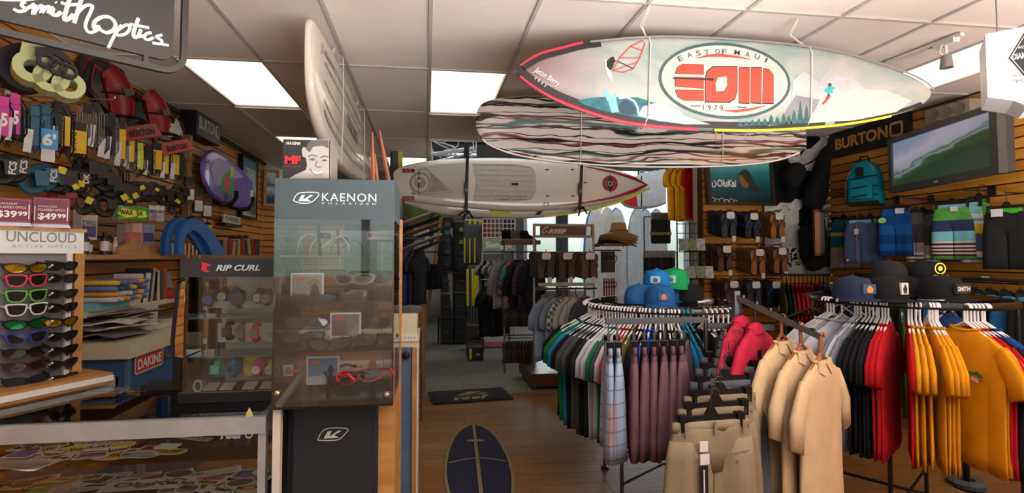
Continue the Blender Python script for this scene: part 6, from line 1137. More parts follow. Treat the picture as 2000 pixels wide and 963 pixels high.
for i, (t_, mt, cn) in enumerate(((.0, SLG, 'slate grey shorts, highest on the sloping arm'), (.2, SLG, 'slate grey shorts, second on the sloping arm'), (.42, SLG, 'slate grey shorts, third on the sloping arm'), (.64, KH2, 'khaki shorts, third from the front'), (.82, KH2, 'khaki shorts, second from the front'), (1.0, KH, 'khaki shorts with dark hanging tag, foremost on the sloping arm'))):
    p = k0.lerp(k1, t_); loc = p+Vector((0, 0, .014)); rz = rad(4); sh = .03 if i < 3 else 0
    shorts('hanging_shorts', cn, loc+Vector((.02*(5-i)*.5, 0, 0)), rz, mt, i, w=.172, L_=.60, th=.028, group='shorts on the sloping arm', extra=khx if i == 5 else None); clip_hanger('black clip hanger of the '+' '.join(cn.split(' on the')[0].split()[:9]), loc+Vector((.02*(5-i)*.5, 0, 0)), rz, 'clip hangers on the sloping arm', .15)
# cream and pink shirts on the other sloping arm
CRM, PNK = FAB((188, 160, 126), .06), FAB((166, 32, 58))
for i, (t_, mt, cn, nm) in enumerate(((.06, PNK, 'raspberry hooded shirt, first on the sloping arm', 'hooded_shirt'), (.24, PNK, 'raspberry shirt beside the cream ones', 'hooded_shirt'), (.56, CRM, 'cream collared shirt, first of three', 'collared_shirt'), (.78, CRM, 'cream collared shirt, middle of three', 'collared_shirt'), (1.0, CRM, 'cream collared shirt, foremost of three', 'collared_shirt'))):
    p = c0_.lerp(c1_, t_)+Vector((0, 0, .014)); rz = rad(38 if mt is PNK else 32)
    def coll(e, mt=mt, hood=(mt is PNK)):
        if hood: MB().lathe([(.085, -.15), (.09, -.13), (.06, -.105), (.02, -.095)], 12, sy=.4).build('hood', mt, e, 1)
        else:
            for s in (-1, 1): MB().add([(s*.005, -.026, -.14), (s*.075, -.018, -.115), (s*.09, -.026, -.165), (s*.04, -.034, -.185), (s*.005, -.021, -.14), (s*.075, -.013, -.115), (s*.09, -.021, -.165), (s*.04, -.029, -.185)], [(0, 1, 2, 3), (7, 6, 5, 4), (0, 4, 5, 1), (1, 5, 6, 2), (2, 6, 7, 3), (3, 7, 4, 0)]).build('collar_point', mt, e)
    tee(nm, cn, 'shirt', p, rz, mt, i, w=.235, h=.72, sleeve=.26, thick=.028, group='shirts on the sloping arm', extra=coll); hang(HGO if mt is CRM else HGB, ('wooden' if mt is CRM else 'black')+' hanger holding the '+cn, p, rz, 'hangers on the sloping arm')
# ================================================================ right wall
def rwall(px, py, d): return aX(px, py, XR-d)
# framed sign
def rsign(name, label, cat, px0, py0, px1, py1, d):
    a, b_ = rwall(px0, py1, d), rwall(px1, py1, d); e = E(name, label, cat, (XR-d, a.y, b_.z if False else (a.z+b_.z)/2)); e.rotation_euler = (0, 0, rad(-90)); L = vp(e.location, rad(-90)); return e, L, a.y-b_.y
e, L, w = rsign('sign', 'black wall sign with tan lettering between backpack and television', 'sign', 1623, 265, 1776, 300, .06)
z0, z1 = L(1625, 308)[1], L(1625, 266)[1]; MB().b2((0, 0, z0), (w, .05, z1+.02)).build('board', M((30, 27, 26), .5), e); x0 = L(1632, 290)[0]; T(e, 'BURTON', x0, z0+.07, L(1735, 270)[0]-x0, (z1-z0)*.52, M((190, 138, 62), .5), -.003, bold=.04); xb = L(1740, 270)[0]; St(e, rrect(xb, z0+.07, xb+.13, z0+.07+(z1-z0)*.5, .02), .025, M((190, 138, 62), .5), -.003, 'arrow_mark', True)
# television
tr = rad(-104); tv = E('television', 'wall-mounted television showing a green wave', 'television', (4.42, 4.44, 2.2), tr)
xl, xr, zt0, zt1_ = 0, 1.25, .0, .52
MB().ring([(xl, zt0), (xr, zt0), (xr, zt1_), (xl, zt1_)], [(xl+.05, zt0+.06), (xr-.07, zt0+.06), (xr-.07, zt1_-.05), (xl+.05, zt1_-.05)], -.02, .04).build('bezel', M((66, 66, 66), .4), tv); MB().b2((xl+.01, .03, zt0+.01), (xr-.01, .10, zt1_-.01)).build('housing', M((50, 50, 50), .5), tv)
m, n, l, b, t = nodes_mat('wave_screen', .2, .4); sp = n.new('ShaderNodeSeparateXYZ'); l.new(t.outputs['Generated'], sp.inputs[0])
no = n.new('ShaderNodeTexNoise'); no.inputs['Scale'].default_value = 3.5; no.inputs['Detail'].default_value = 4; l.new(t.outputs['Generated'], no.inputs['Vector'])
q1 = n.new('ShaderNodeMath'); q1.operation = 'MULTIPLY_ADD'; q1.inputs[1].default_value = -.55; l.new(sp.outputs[0], q1.inputs[0]); l.new(sp.outputs[2], q1.inputs[2])
q2 = n.new('ShaderNodeMath'); q2.operation = 'MULTIPLY_ADD'; q2.inputs[1].default_value = .5; l.new(no.outputs[0], q2.inputs[0]); l.new(q1.outputs[0], q2.inputs[2])
r = ramp(n, [(.0, (60, 74, 56)), (.28, (46, 66, 44)), (.42, (70, 96, 60)), (.47, (150, 160, 170)), (.52, (90, 110, 90)), (.58, (176, 176, 190)), (.8, (196, 190, 204)), (1, (150, 160, 190))]); l.new(q2.outputs[0], r.inputs[0]); l.new(r.outputs[0], b.inputs['Emission Color']); b.inputs['Emission Strength'].default_value = .55; b.inputs['Base Color'].default_value = (.01, .01, .01, 1)
MB().b2((xl+.04, .0, zt0+.05), (xr-.06, .03, zt1_-.04)).build('screen', m, tv)
MB().b2((.4, .1, .1), (.9, .2, .4)).build('wall_plate', BLACK, tv); MB().b2((.55, .1, .2), (.75, .45, .3)).build('wall_arm', BLACK, tv); MB().b2(((xl+xr)/2-.02, -.022, zt0+.02), ((xl+xr)/2+.02, -.02, zt0+.03)).build('logo_bar', OFFW, tv)
sp_ = aX(1858, 218, XR-.12); e = E('speaker', 'grey bar speaker on the wall above the television', 'speaker', sp_); e.rotation_euler = (0, 0, rad(-90)); MB().b2((-.2, -.05, -.06), (.2, .1, .06)).build('body', M((150, 138, 124), .5), e)
for x in (-.12, 0, .12): MB().lathe([(0, 0), (.045, .001), (.05, .008), (.03, .004), (0, .006)], 14, (x, -.05, 0), R=rotm(rad(90))).build('driver', M((120, 110, 100), .6), e, 1)
# backpack
bp_ = aX(1690, 400, XR-.28); e = E('backpack', 'teal backpack with black trim and red piping hanging on the right wall', 'backpack', bp_, rad(-62)); TEB = FAB((10, 110, 128)); L = vp(bp_, rad(-62))
prof = [(.155, .0, .07), (.165, .06, .10), (.16, .2, .11), (.15, .3, .10), (.12, .38, .08), (.08, .43, .06), (.03, .455, .03)]
MB().loft([[(w*math.copysign(abs(math.cos(a))**.6, math.cos(a)), d*math.copysign(abs(math.sin(a))**.6, math.sin(a)), z) for a in [2*math.pi*j/20 for j in range(20)]] for w, z, d in prof]).build('body', TEB, e, 1)
MB().loft([[(.11*math.copysign(abs(math.cos(a))**.5, math.cos(a)), -.10+.05*math.copysign(abs(math.sin(a))**.5, math.sin(a)), z) for a in [2*math.pi*j/16 for j in range(16)]] for z in (.05, .10, .22, .25)]).build('front_pocket', TEB, e, 1)
for z in (.07, .16, .26): MB().tube([(-.14, -.09, z-.01), (-.06, -.15 if z < .25 else -.12, z), (.06, -.15 if z < .25 else -.12, z+.015), (.14, -.09, z+.02)], .006, 5).build('black_piping', PLBLK, e, 1)
MB().tube([(-.15, -.06, .06), (-.145, -.08, .2), (-.11, -.07, .34), (-.06, -.05, .42)], .007, 5).tube([(.12, -.07, .3), (.09, -.07, .38), (.05, -.05, .42)], .006, 5).build('red_piping', M((210, 60, 50), .5), e, 1)
MB().box((0, -.115, .33), (.06, .02, .09)).build('top_patch', PLBLK, e); MB().tube([(-.05, .0, .44), (-.03, 0, .50), (.03, 0, .50), (.05, 0, .44)], .010, 6).build('handle', PLBLK, e, 1); MB().tube([(.13, .05, .05), (.18, .02, .0), (.2, .0, -.06)], .014, 6, flat=.4).build('strap', TEB, e, 1); MB().b2((-.13, -.09, -.01), (.14, .05, .03)).build('base_panel', PLBLK, e)
# board shorts on face-out hooks
def wallshorts(label, px, py, d, mat, band, hpx, wpx, rz=-66, extra=None, seed=0):
    p = aX(px, py, XR-d); zc = (p-C0).dot(CF); H = hpx*zc/FPX; W_ = wpx*zc/FPX; loc = (p.x, p.y, p.z+.13)
    e = shorts('board_shorts', label, loc, rad(rz), mat, seed, w=W_/2/1.15, L_=H, th=.03, band=band, group='board shorts on the right wall', extra=extra, fold=.5)
    clip_hanger('black clip hanger holding the '+label.split(' on the')[0][:60], loc, rad(rz), 'clip hangers on the right wall', W_/2/1.25); return e, loc
BGY = FAB((76, 92, 122)); LBL = FAB((120, 176, 196)); ROY = stripes('blue_stripe', [(0, (16, 66, 130)), (.1, (20, 80, 150)), (.2, (16, 60, 120)), (.3, (22, 84, 152)), (.4, (16, 66, 130)), (.55, (24, 90, 160)), (.7, (18, 72, 140)), (.85, (22, 84, 152))], -.72, -.1)
def brace(e): price(e, .0, -.15, -.05, .05, .04)
def bgx(e): St(e, [(-.02, -.17), (-.02, -.55)], .005, M((190, 110, 90)), -.052, 'orange_seam'); MB().b2((-.04, -.056, -.28), (.0, -.053, -.22)).build('price_tag', TAGW, e); MB().b2((-.12, -.056, -.56), (-.1, -.054, -.54)).build('logo_patch', OFFW, e)
def rbx(e): Fl(e, circ(-.09, -.24, .035, 14, .028), M((150, 200, 120)), -.052, 'round_sticker'); price(e, .02, -.13, -.05, .07, .05)
wallshorts('teal and yellow board shorts, far left of the row', 1648, 428, .12, stripes('teal_multi', [(0, (150, 140, 136)), (.3, (190, 170, 60)), (.34, (20, 110, 120)), (.6, (200, 180, 50)), (.68, (20, 96, 106))], -.62, -.12), None, 95, 50)
wallshorts('slate blue board shorts with pale waistband below the backpack', 1681, 430, .26, BGY, LBL, 85, 60, extra=bgx)
wallshorts('second slate blue board shorts behind the first pair', 1700, 428, .16, BGY, LBL, 85, 40, seed=1)
wallshorts('royal blue striped board shorts with green sticker', 1748, 408, .28, ROY, ROY, 92, 56, extra=rbx, seed=1)
gs = stripes('grey_stripes', [(0, (60, 60, 64)), (.12, (200, 200, 200)), (.15, (80, 76, 76)), (.18, (206, 204, 200)), (.21, (80, 76, 76)), (.24, (206, 204, 200)), (.27, (80, 76, 76)), (.3, (200, 198, 196)), (.34, (150, 144, 138)), (.5, (66, 66, 70)), (.8, (90, 90, 96))], -.70, -.12)
wallshorts('grey and white striped board shorts right of the royal blue pair', 1788, 416, .20, gs, None, 95, 34, seed=2); wallshorts('dark striped board shorts squeezed in the grey pair', 1803, 416, .12, gs, DKGREY, 110, 30, seed=3); wallshorts('white striped board shorts beside the green striped pair', 1818, 420, .16, gs, None, 95, 22, seed=0)
gr = stripes('green_stripes', [(0, (60, 130, 60)), (.18, (90, 160, 90)), (.25, (70, 34, 38)), (.275, (206, 204, 200)), (.30, (70, 34, 38)), (.325, (206, 204, 200)), (.35, (70, 34, 38)), (.375, (206, 204, 200)), (.40, (70, 34, 38)), (.43, (206, 204, 200)), (.46, (120, 190, 200)), (.6, (50, 62, 96)), (.76, (90, 160, 74)), (.93, (100, 180, 84))], -.72, -.12)
wallshorts('green, navy and aqua striped board shorts under the television', 1860, 400, .28, gr, LBL, 106, 66, extra=brace, seed=1)
gm = stripes('aqua_stripes', [(0, (206, 206, 206)), (.1, (70, 130, 150)), (.14, (206, 206, 206)), (.18, (70, 130, 150)), (.22, (206, 206, 206)), (.3, (76, 90, 130)), (.55, (206, 190, 60)), (.68, (206, 206, 206)), (.72, (90, 170, 190)), (.76, (206, 206, 206)), (.82, (120, 190, 190))], -.72, -.12)
wallshorts('aqua and yellow striped board shorts behind the green striped pair', 1897, 396, .22, gm, None, 116, 34, seed=2); wallshorts('green board shorts with dark stripes, rear of the striped set', 1912, 390, .14, gr, FAB((40, 130, 60)), 118, 34, seed=3)
def dkx(e): price(e, -.08, -.13, -.05, .07, .06); MB().b2((-.15, -.056, -.67), (-.10, -.054, -.66)).build('logo_line', M((90, 200, 60)), e)
wallshorts('charcoal board shorts with bright green waistband at the right edge', 1966, 408, .26, FAB((36, 36, 38)), FAB((70, 170, 44)), 118, 72, extra=dkx, seed=1)
for px, py, lab in ((1640, 378, 'clear hook by the corner post'), (1700, 390, 'clear hook above the slate blue shorts'), (1765, 388, 'clear hook above the royal blue shorts'), (1878, 372, 'clear hook above the green striped shorts'), (1962, 376, 'clear hook above the charcoal shorts'), (1815, 398, 'clear hook above the grey striped shorts')):
    p = aX(px, py, XR-.32); o = MB().tube([(0, 0, .012), (.01, 0, 0), (.32, 0, 0)], .006, 6).b2((.29, -.03, -.04), (.302, .03, .04)).build('hook', CHROME, None, 1, p); tag(o, lab+' on the right wall', 'hook')
# low rail of dark and blue shorts behind the right rack
rl_ = E('wall_rail', 'low wall rail behind the right round rack', 'rail', (XR-.3, 0, 0)); zr = aX(1960, 548, XR-.3).z; y0_, y1_ = aX(1995, 548, XR-.3).y, aX(1660, 548, XR-.3).y
MB().tube([(0, y0_-.3, zr), (0, y1_, zr)], .012, 8).build('bar', CHROME, rl_, 1)
for k in range(4): yy = y0_+(y1_-y0_)*k/3; MB().tube([(0, yy, zr), (.3, yy, zr)], .010, 6).build('bracket', CHROME, rl_, 1)
for k in range(16):
    yy = y0_-.1+(y1_-y0_+.05)*k/15; mt = FAB(((24, 24, 28), (30, 90, 140), (24, 24, 28), (30, 60, 80), (26, 26, 30))[k % 5])
    def red_l(e): St(e, [(-.1, -.2), (.12, -.36)], .006, M((200, 40, 50)), -.05, 'red_stripe'); St(e, [(-.1, -.3), (.12, -.4)], .006, M((200, 40, 50)), -.05, 'red_stripe')
    shorts('board_shorts', ('dark board shorts with red lines' if k < 2 else 'blue board shorts' if k % 5 == 1 else 'dark board shorts')+' on the low rail behind the right rack', (XR-.3, yy, zr+.014), rad(-20), mt, k, w=.17, L_=.5, th=.03, band=FAB((40, 120, 160)), group='shorts on the low right rail', extra=red_l if k < 2 else None)
    clip_hanger('clip hanger on the low rail behind the right rack', (XR-.3, yy, zr+.014), rad(-20), 'clip hangers on the low right rail', .15)
# track light and hanging box sign
tp0, tp1 = aZ(1733, 126, HC-.03), aZ(1880, 70, HC-.03)
e = E('track_light', 'white track light with one spot head near the right ceiling panel', 'track light', tp0); MB().bar((0, 0, .012), tp1-tp0+Vector((0, 0, .012)), .035, .022).build('track', WHITE, e); h = aZ(1858, 90, HC-.06)-tp0; h = (tp1-tp0)*.8
MB().box(h+Vector((0, 0, -.01)), (.05, .14, .03), rotm(0, 0, 0)).build('adapter', WHITE, e); MB().tube([h+Vector((0, 0, -.02)), h+Vector((0, 0, -.10))], .008, 6).build('stem', WHITE, e); MB().lathe([(.028, 0), (.032, -.03), (.038, -.08), (.036, -.082), (0, -.07)], 14, h+Vector((0, 0, -.09))).build('spot_head', M((150, 146, 142), .4, .5), e, 1); MB().tube([h+Vector((-.03, 0, -.02)), h+Vector((-.05, 0, -.07)), h+Vector((-.02, 0, -.09))], .004, 5).build('lead', WHITE, e, 1)
bl_ = aY(1929, 190, 1.9); e = E('box_sign', 'white hanging box sign with black diamond logo, cropped at the right', 'sign', bl_, rad(-46)); L = vp(bl_, rad(-46)); hh = L(1929, 66)[1]; BW = M((212, 212, 216), .4, var=.03)
MB().prism([(0, 0), (.08, -.03), (.12, -.06), (.6, -.06), (.6, hh), (0, hh)], 0, .25).build('box', BW, e)
cx, cz = L(2004, 108); dw = cx-L(1969, 108)[0]; dh = L(2004, 60)[1]-cz
Fl(e, [(cx-dw, cz), (cx, cz-dh), (cx+dw, cz), (cx, cz+dh)], BLACK, -.002, 'diamond'); St(e, [(cx-dw*.86, cz), (cx, cz-dh*.86), (cx+dw*.86, cz), (cx, cz+dh*.86)], .003, OFFW, -.003, 'diamond_line', True)
T(e, 'DIAMOND', cx-dw*.78, cz-.012, dw*1.56, .026, OFFW, -.004, bold=.02); T(e, 'WOMENS', cx-dw*.45, cz+.03, dw*.9, .012, OFFW, -.004); x, z = L(1979, 151); T(e, 'PLAY', x, z, L(2001, 150)[0]-x, .011, BLACK, -.002, shear=.2); x, z = L(1985, 163); T(e, 'POR', x, z, L(2001, 160)[0]-x, .011, BLACK, -.002); St(e, [L(1978, 157), L(1996, 156)], .002, BLACK, -.002)
for x in (.05, .5): MB().tube([(x, .12, hh), (x, .12, HC-bl_.z-.012)], .003, 5).build('hanging_wire', CHROME, e)
# ================================================================ floor pieces
rg0, rg1 = aZ(925, 830, .01), aZ(945, 1010, .01)
rd = (rg1-rg0); rl2 = rd.length; an = math.atan2(rd.y, rd.x)
rug = E('floor_rug', 'surfboard-shaped navy floor rug with tan stringer and border', 'rug', (rg0.x, rg0.y, .004)); rug.rotation_euler = (0, 0, an)
TAN = M((150, 136, 104), .95, var=.12, sc=90, bump=.5); NAVY = M((44, 44, 70), .95, var=.15, sc=90, bump=.5); BKR = M((22, 22, 24), .95)
HW = [(0, .02), (.03, .06), (.12, .125), (.3, .185), (.6, .235), (.95, .255), (1.3, .24), (1.7, .17), (1.85, .10), (1.9, .03)]
def rugshape(d, y0, y1, nm, mat, x0=0, x1=1.9, side=0):
    pts = smooth_pts([(x, max(.002, w-d)) for x, w in HW if x0 <= x <= x1], 4); up = [(x, w) for x, w in pts]; dn = [(x, -w) for x, w in reversed(pts)]
    if side > 0: dn = [(x, .022) for x, w in reversed(pts) if w > .022]; up = [p for p in up if p[1] > .022]
    if side < 0: up = [(x, -.022) for x, w in pts if w > .022]; dn = [(x, -w) for x, w in reversed(pts) if w > .022]
    mb = MB(); mb.prism(up+dn, y0, y1); mb.v = [(x, z, y) for x, y, z in mb.v]; return mb.build(nm, mat, rug)
rugshape(0, 0, .008, 'border', TAN); rugshape(.022, .002, .0095, 'black_edge', BKR)
for s in (1, -1): rugshape(.028, .003, .0105, 'navy_field', NAVY, side=s)
MB().b2((.01, -.014, .004), (1.88, .014, .0115)).build('stringer', TAN, rug)
mb = MB(); mb.prism([(.40, 0), (.41, .05), (.43, .08), (.45, .05), (.46, 0), (.45, -.05), (.43, -.08), (.41, -.05)], .005, .0125); mb.v = [(x, z, y) for x, y, z in mb.v]; mb.build('cross_mark', TAN, rug)
mb = MB(); mb.ribbon(smooth_pts([(.90, -.22), (.84, -.1), (.82, 0), (.84, .1), (.90, .22)], 4), .016, .005, .0125); mb.v = [(x, z, y) for x, y, z in mb.v]; mb.build('arc_mark', TAN, rug)
q = [aZ(844, 790, .01), aZ(1001, 779, .01), aZ(976, 757, .01), aZ(842, 766, .01)]; c = sum(q, Vector())/4
dm = E('door_mat', 'black door mat with tan surf-brand script at the carpet edge', 'mat', (c.x, c.y, .006)); dm.rotation_euler = (0, 0, math.atan2(q[1].y-q[0].y, q[1].x-q[0].x))
w_, h_ = (q[1]-q[0]).length, (q[3]-q[0]).length
MB().b2((-w_/2, -h_/2, 0), (w_/2, h_/2, .010)).build('rubber', M((26, 26, 26), .9), dm); MB().b2((-w_/2+.03, -h_/2+.03, .008), (w_/2-.03, h_/2-.03, .013)).build('pile', M((34, 32, 30), .95, bump=.5), dm)
up_ = lambda p: (p[0], p[2], .0145); T(dm, 'reef', -.22, -.20, .44, .17, TAN, 0, shear=.3, bold=.07, fn=up_)
for P in ([(-.1, .04), (.02, .13), (.16, .10), (.06, .05)], [(-.16, .0), (-.1, .04), (.06, .02), (.0, -.02)], [(.06, .0), (.18, .05), (.22, .03), (.12, -.01)]): mb = MB(); mb.prism(P, .013, .0145); mb.v = [(x, z, y) for x, y, z in mb.v]; mb.build('logo_petal', TAN, dm)
# ================================================================ counter end and wire racks beside the aisle
ce_ = E('counter_end', 'wood and blue end of the sales counter beside the aisle', 'counter', (0, 0, 0)); YD_ = 2.75
xa_, xb_, xc_, xd_ = aY(768, 900, YD_).x, aY(783, 900, YD_).x, aY(804, 900, YD_).x, aY(813, 900, YD_).x
zt_ = aY(800, 678, YD_).z
MB().b2((xa_, YD_-.04, 0), (xb_, YD_+.02, aY(775, 430, YD_).z)).build('wood_post', OAK, ce_); MB().b2((xb_, YD_, 0), (xc_, YD_+.5, zt_)).build('blue_panel', M((70, 94, 124), .5), ce_); MB().b2((xc_, YD_-.01, 0), (xd_, YD_+.5, zt_)).build('wood_edge', OAK, ce_); MB().b2((xd_, YD_-.012, 0), (xd_+.006, YD_+.5, zt_)).build('pale_edge', OFFW, ce_)
MB().b2((-.75, YD_+.06, 0), (xb_, YD_+.5, zt_)).build('body', OAK, ce_); MB().b2((-.75, YD_-.0, zt_), (xd_+.01, YD_+.5, zt_+.03)).build('worktop', LAM, ce_)
p = aY(772, 680, YD_); bx2 = E('pegboard_box', 'cream box with peg holes on the counter end', 'box', (p.x, YD_, zt_+.031)); zz = aY(772, 615, YD_).z-zt_-.03; MB().b2((.0, .0, 0), (xd_-p.x, .3, zz)).build('box', LAM, bx2); MB().b2((.0, -.01, 0), (xd_-p.x+.004, .0, .035)).build('lip', OFFW, bx2)
for k in range(6): MB().b2((.012+k*.017, -.012, .015), (.017+k*.017, -.0095, .02)).build('peg_hole', BLACK, bx2)
o = MB().lathe([(0, 0), (.045, 0), (.05, .02), (.03, .035), (0, .04)], 14, sx=1.4, sy=.7).build('dark_pad', M((60, 62, 66), .6), None, 1, (p.x+.075, YD_+.1, zt_+.031+zz+.001)); tag(o, 'dark grey pad lying on the cream box', 'pad')
MB().lathe([(0, 0), (.008, 0), (.008, .015), (.02, .018), (.022, .03), (0, .035)], 10, R=rotm(rad(90))).build('knob', PLBLK, ce_, 1, aY(793, 692, YD_))
def wire_rack(label, px, py, Y, w, h, d, sticks):
    p = aY(px, py, Y); e = E('wire_rack', label, 'wire rack', p, rad(90)); g = MB()
    for x in (0, w): 
        for z in (0, h): g.tube([(x, 0, z), (x, d, z)], .004, 5)
    for k in range(5): z = h*k/4; g.tube([(0, 0, z), (w, 0, z)], .004, 5); g.tube([(0, d, z), (w, d, z)], .004, 5)
    for x in (0, w*.5, w): g.tube([(x, 0, 0), (x, 0, h)], .004, 5); g.tube([(x, d, 0), (x, d, h)], .004, 5)
    g.tube([(0, d, -p.z), (0, d, 0)], .006, 5); g.build('wire_frame', M((60, 60, 66), .4, .6), e)
    rnd = random.Random(px)
    for k in range(sticks):
        x = w*(k+.5)/sticks; c = rnd.choice(((190, 60, 90), (30, 30, 34), (60, 60, 70), (206, 90, 60), (40, 40, 50), (150, 150, 156)))
        o = MB().box((0, 0, 0), (.035, .012, h*1.05), rotm(0, rad(rnd.uniform(8, 18)), 0)).build('wiper_pack', M(c, .4), None, False, e.matrix_basis @ Vector((x, d*.5, h*.52))); o.rotation_euler = (0, 0, rad(90)); tag(o, 'slim leaning pack in the '+label.split(' beside')[0], 'pack', 'slim packs in the aisle wire racks')
wire_rack('upper wire rack of pink and black packs beside the aisle', 822, 718, 3.55, .32, .24, .1, 9); wire_rack('lower wire rack of grey and red packs beside the aisle', 822, 822, 3.55, .32, .3, .1, 8)
# ================================================================ rear left goods
def box_(name, label, cat, lo, hi, mat, parts=None): e = E(name, label, cat, ((lo[0]+hi[0])/2, (lo[1]+hi[1])/2, lo[2])); MB().b2((lo[0]-e.location.x, lo[1]-e.location.y, 0), (hi[0]-e.location.x, hi[1]-e.location.y, hi[2]-lo[2])).build('body', mat, e); return e
def atp(px, py, Y): return aY(px, py, Y)
p = atp(815, 632, 6.2); e = E('wood_cabinet', 'narrow plywood cabinet standing beside the aisle rear', 'cabinet', (p.x, 6.2, 0)); wv = atp(831, 632, 6.2).x-p.x; hv = atp(815, 545, 6.2).z
PLY = wood((120, 92, 50), (150, 116, 66), .5, 2); MB().b2((-.5, .02, 0), (wv, .5, hv)).build('carcass', PLY, e); MB().b2((-.02, 0, .1), (wv-.02, .02, hv-.03)).build('door', PLY, e)
# rail of dark shorts and blue garments at the left rear
for k in range(7):
    p = atp(792+k*5, 470, 5.4); mt = FAB(((30, 50, 110), (120, 30, 50), (30, 60, 120), (26, 26, 30), (60, 40, 70), (24, 24, 28), (30, 30, 36))[k]); tee('rash_guard', ['blue', 'maroon', 'second blue', 'black', 'plum', 'dark', 'charcoal'][k]+' garment on the rear left rail beside the tower', 'garment', (p.x, 5.4+.02*k, p.z+.02), rad(70), mt, k, w=.17, h=.55, sleeve=.12, thick=.014, group='garments on the rear left rail')
p = atp(790, 470, 5.4); p2_ = atp(830, 470, 5.4); o = MB().tube([(p.x-.1, 5.45, p.z+.02), (p2_.x, 5.45, p.z+.02)], .01, 6).tube([(p.x-.05, 5.45, 0), (p.x-.05, 5.45, p.z+.02)], .012, 6).build('garment_rail', CHROME, None, 1); tag(o, 'chrome garment rail at the rear left', 'rail')
for k in range(9):
    p = atp(812+k*5, 512, 7.2); shorts('hanging_shorts', 'black shorts hanging in the row at the rear left', (p.x, 7.2, p.z+.1), rad(60), FAB((22, 22, 26)), k, w=.13, L_=.34, th=.02, group='black shorts at the rear left')
p = atp(806, 505, 7.2); p2_ = atp(858, 505, 7.2); o = MB().tube([(p.x, 7.2, p.z+.09), (p2_.x, 7.2, p.z+.09)], .01, 6).tube([(p.x, 7.2, p.z+.09), (p.x, 7.2, 0)], .012, 6).build('garment_rail', CHROME, None, 1); tag(o, 'garment rail of black shorts at the rear left', 'rail')
# skate decks in a tilted ladder
for k, py in enumerate((425, 437, 449, 462, 474, 486)):
    p = atp(822, py, 7.6); e = E('skate_deck', ['topmost', 'second', 'third', 'fourth', 'fifth', 'lowest'][k]+' skateboard deck in the tilted ladder at rear left', 'skateboard', p); e.rotation_euler = (0, rad(-20), rad(25))
    boardmesh(smooth_pts([(-.36, .0), (-.3, .09), (0, .1), (.3, .09), (.36, 0)]), smooth_pts([(-.36, -.001), (-.3, -.09), (0, -.1), (.3, -.09), (.36, -.001)]), .014, 16, 3).build('deck', M(((190, 170, 140), (30, 30, 32), (150, 110, 70), (40, 40, 44), (180, 176, 170), (60, 56, 50))[k], .5), e, 1, rot=(rad(70), 0, 0))
    for x in (-.22, .22): MB().box((x, .05, .03), (.05, .05, .12)).build('truck', DKGREY, e)
o = MB().box((0, 0, 0), (.05, .05, 2.6), rotm(0, rad(8), 0)).build('deck_ladder', PLY, None, False, (atp(845, 470, 7.75).x, 7.75, 1.3)); tag(o, 'wooden ladder post behind the skateboard decks', 'post')
p = atp(846, 490, 9.5); o = MB().loft([[(x, .05*math.sin(x*9+z), z) for x in (-.35, -.2, -.05, .1, .25, .35)]+[(x, .03+.05*math.sin(x*9+z), z) for x in (.35, .25, .1, -.05, -.2, -.35)] for z in (0, .4, .8, 1.2, 1.6)]).build('hanging_cloth', FAB((150, 146, 140)), None, 2, (p.x, 9.5, .5)); tag(o, 'pale cloth hanging at the rear left', 'cloth')
p = atp(830, 440, 9.9); o = MB().loft([[(x, .04*math.sin(x*11+z), z) for x in (-.4, -.2, 0, .2, .4)]+[(x, .03+.04*math.sin(x*11+z), z) for x in (.4, .2, 0, -.2, -.4)] for z in (0, .5, 1.0)]).build('green_jacket', FAB((96, 106, 60)), None, 2, (p.x, 9.9, p.z-.45)); MB().tube([(0, .03, .9), (0, .03, 4.3-p.z+.45)], .006, 5).build('hanging_cord', PLBLK, o); tag(o, 'olive green garment hung behind the skateboard decks', 'garment')
# harnesses
def harness(label, px, py, Y, acc, trim, s=1.0):
    p = atp(px, py, Y); e = E('harness', label, 'harness', p, 0, 'harnesses hung in the rear'); e.scale = (s,)*3; arc = [math.pi*k/12 for k in range(13)]
    MB().loft([[(r*.19*math.cos(a), -.16*math.sin(a)*r, z) for a in arc]+[(r*.155*math.cos(a), -.125*math.sin(a)*r, z) for a in reversed(arc)] for z, r in ((0, .86), (.08, 1), (.22, 1), (.30, .9))]).build('back_pad', M((26, 26, 30), .7), e, 1)
    MB().tube([(.185*math.cos(a), -.16*math.sin(a), -.005-.03*math.sin(a)) for a in arc], .009, 6).build('lower_trim', trim, e, 1); MB().box((0.02, -.165, .14), (.12, .02, .08), rotm(0, rad(10), 0)).build('print_panel', M(acc, .6, var=.5, sc=30), e); MB().tube([(-.17, 0, .3), (-.1, .02, .38), (.1, .02, .38), (.17, 0, .3)], .016, 6).build('strap', PLBLK, e, 1)
WT = M((206, 206, 210), .5); GT = M((150, 180, 40), .5)
for k, (px, py, ac, tr_) in enumerate(((872, 452, (90, 50, 60), WT), (872, 467, (60, 90, 110), WT), (872, 484, (40, 40, 50), DKGREY), (872, 505, (70, 50, 80), DKGREY), (872, 528, (40, 40, 44), DKGREY), (900, 462, (130, 150, 30), WT), (900, 486, (120, 140, 40), GT), (900, 508, (60, 60, 64), DKGREY), (900, 530, (40, 40, 44), DKGREY))):
    harness(('black harness in the %s column, %s from the top' % ('left' if k < 5 else 'right', ['first', 'second', 'third', 'fourth', 'fifth'][k if k < 5 else k-5])), px, py, 9.6-.02*k, ac, tr_, .85)
for px in (857, 887, 915): o = MB().b2((-.015, -.015, 0), (.015, .015, 2.3)).build('display_post', PLBLK, None, False, (atp(px, 500, 9.75).x, 9.75, 0)); tag(o, {857: 'black post left of the harness columns', 887: 'black post between the harness columns', 915: 'black post right of the harness columns'}[px], 'post')
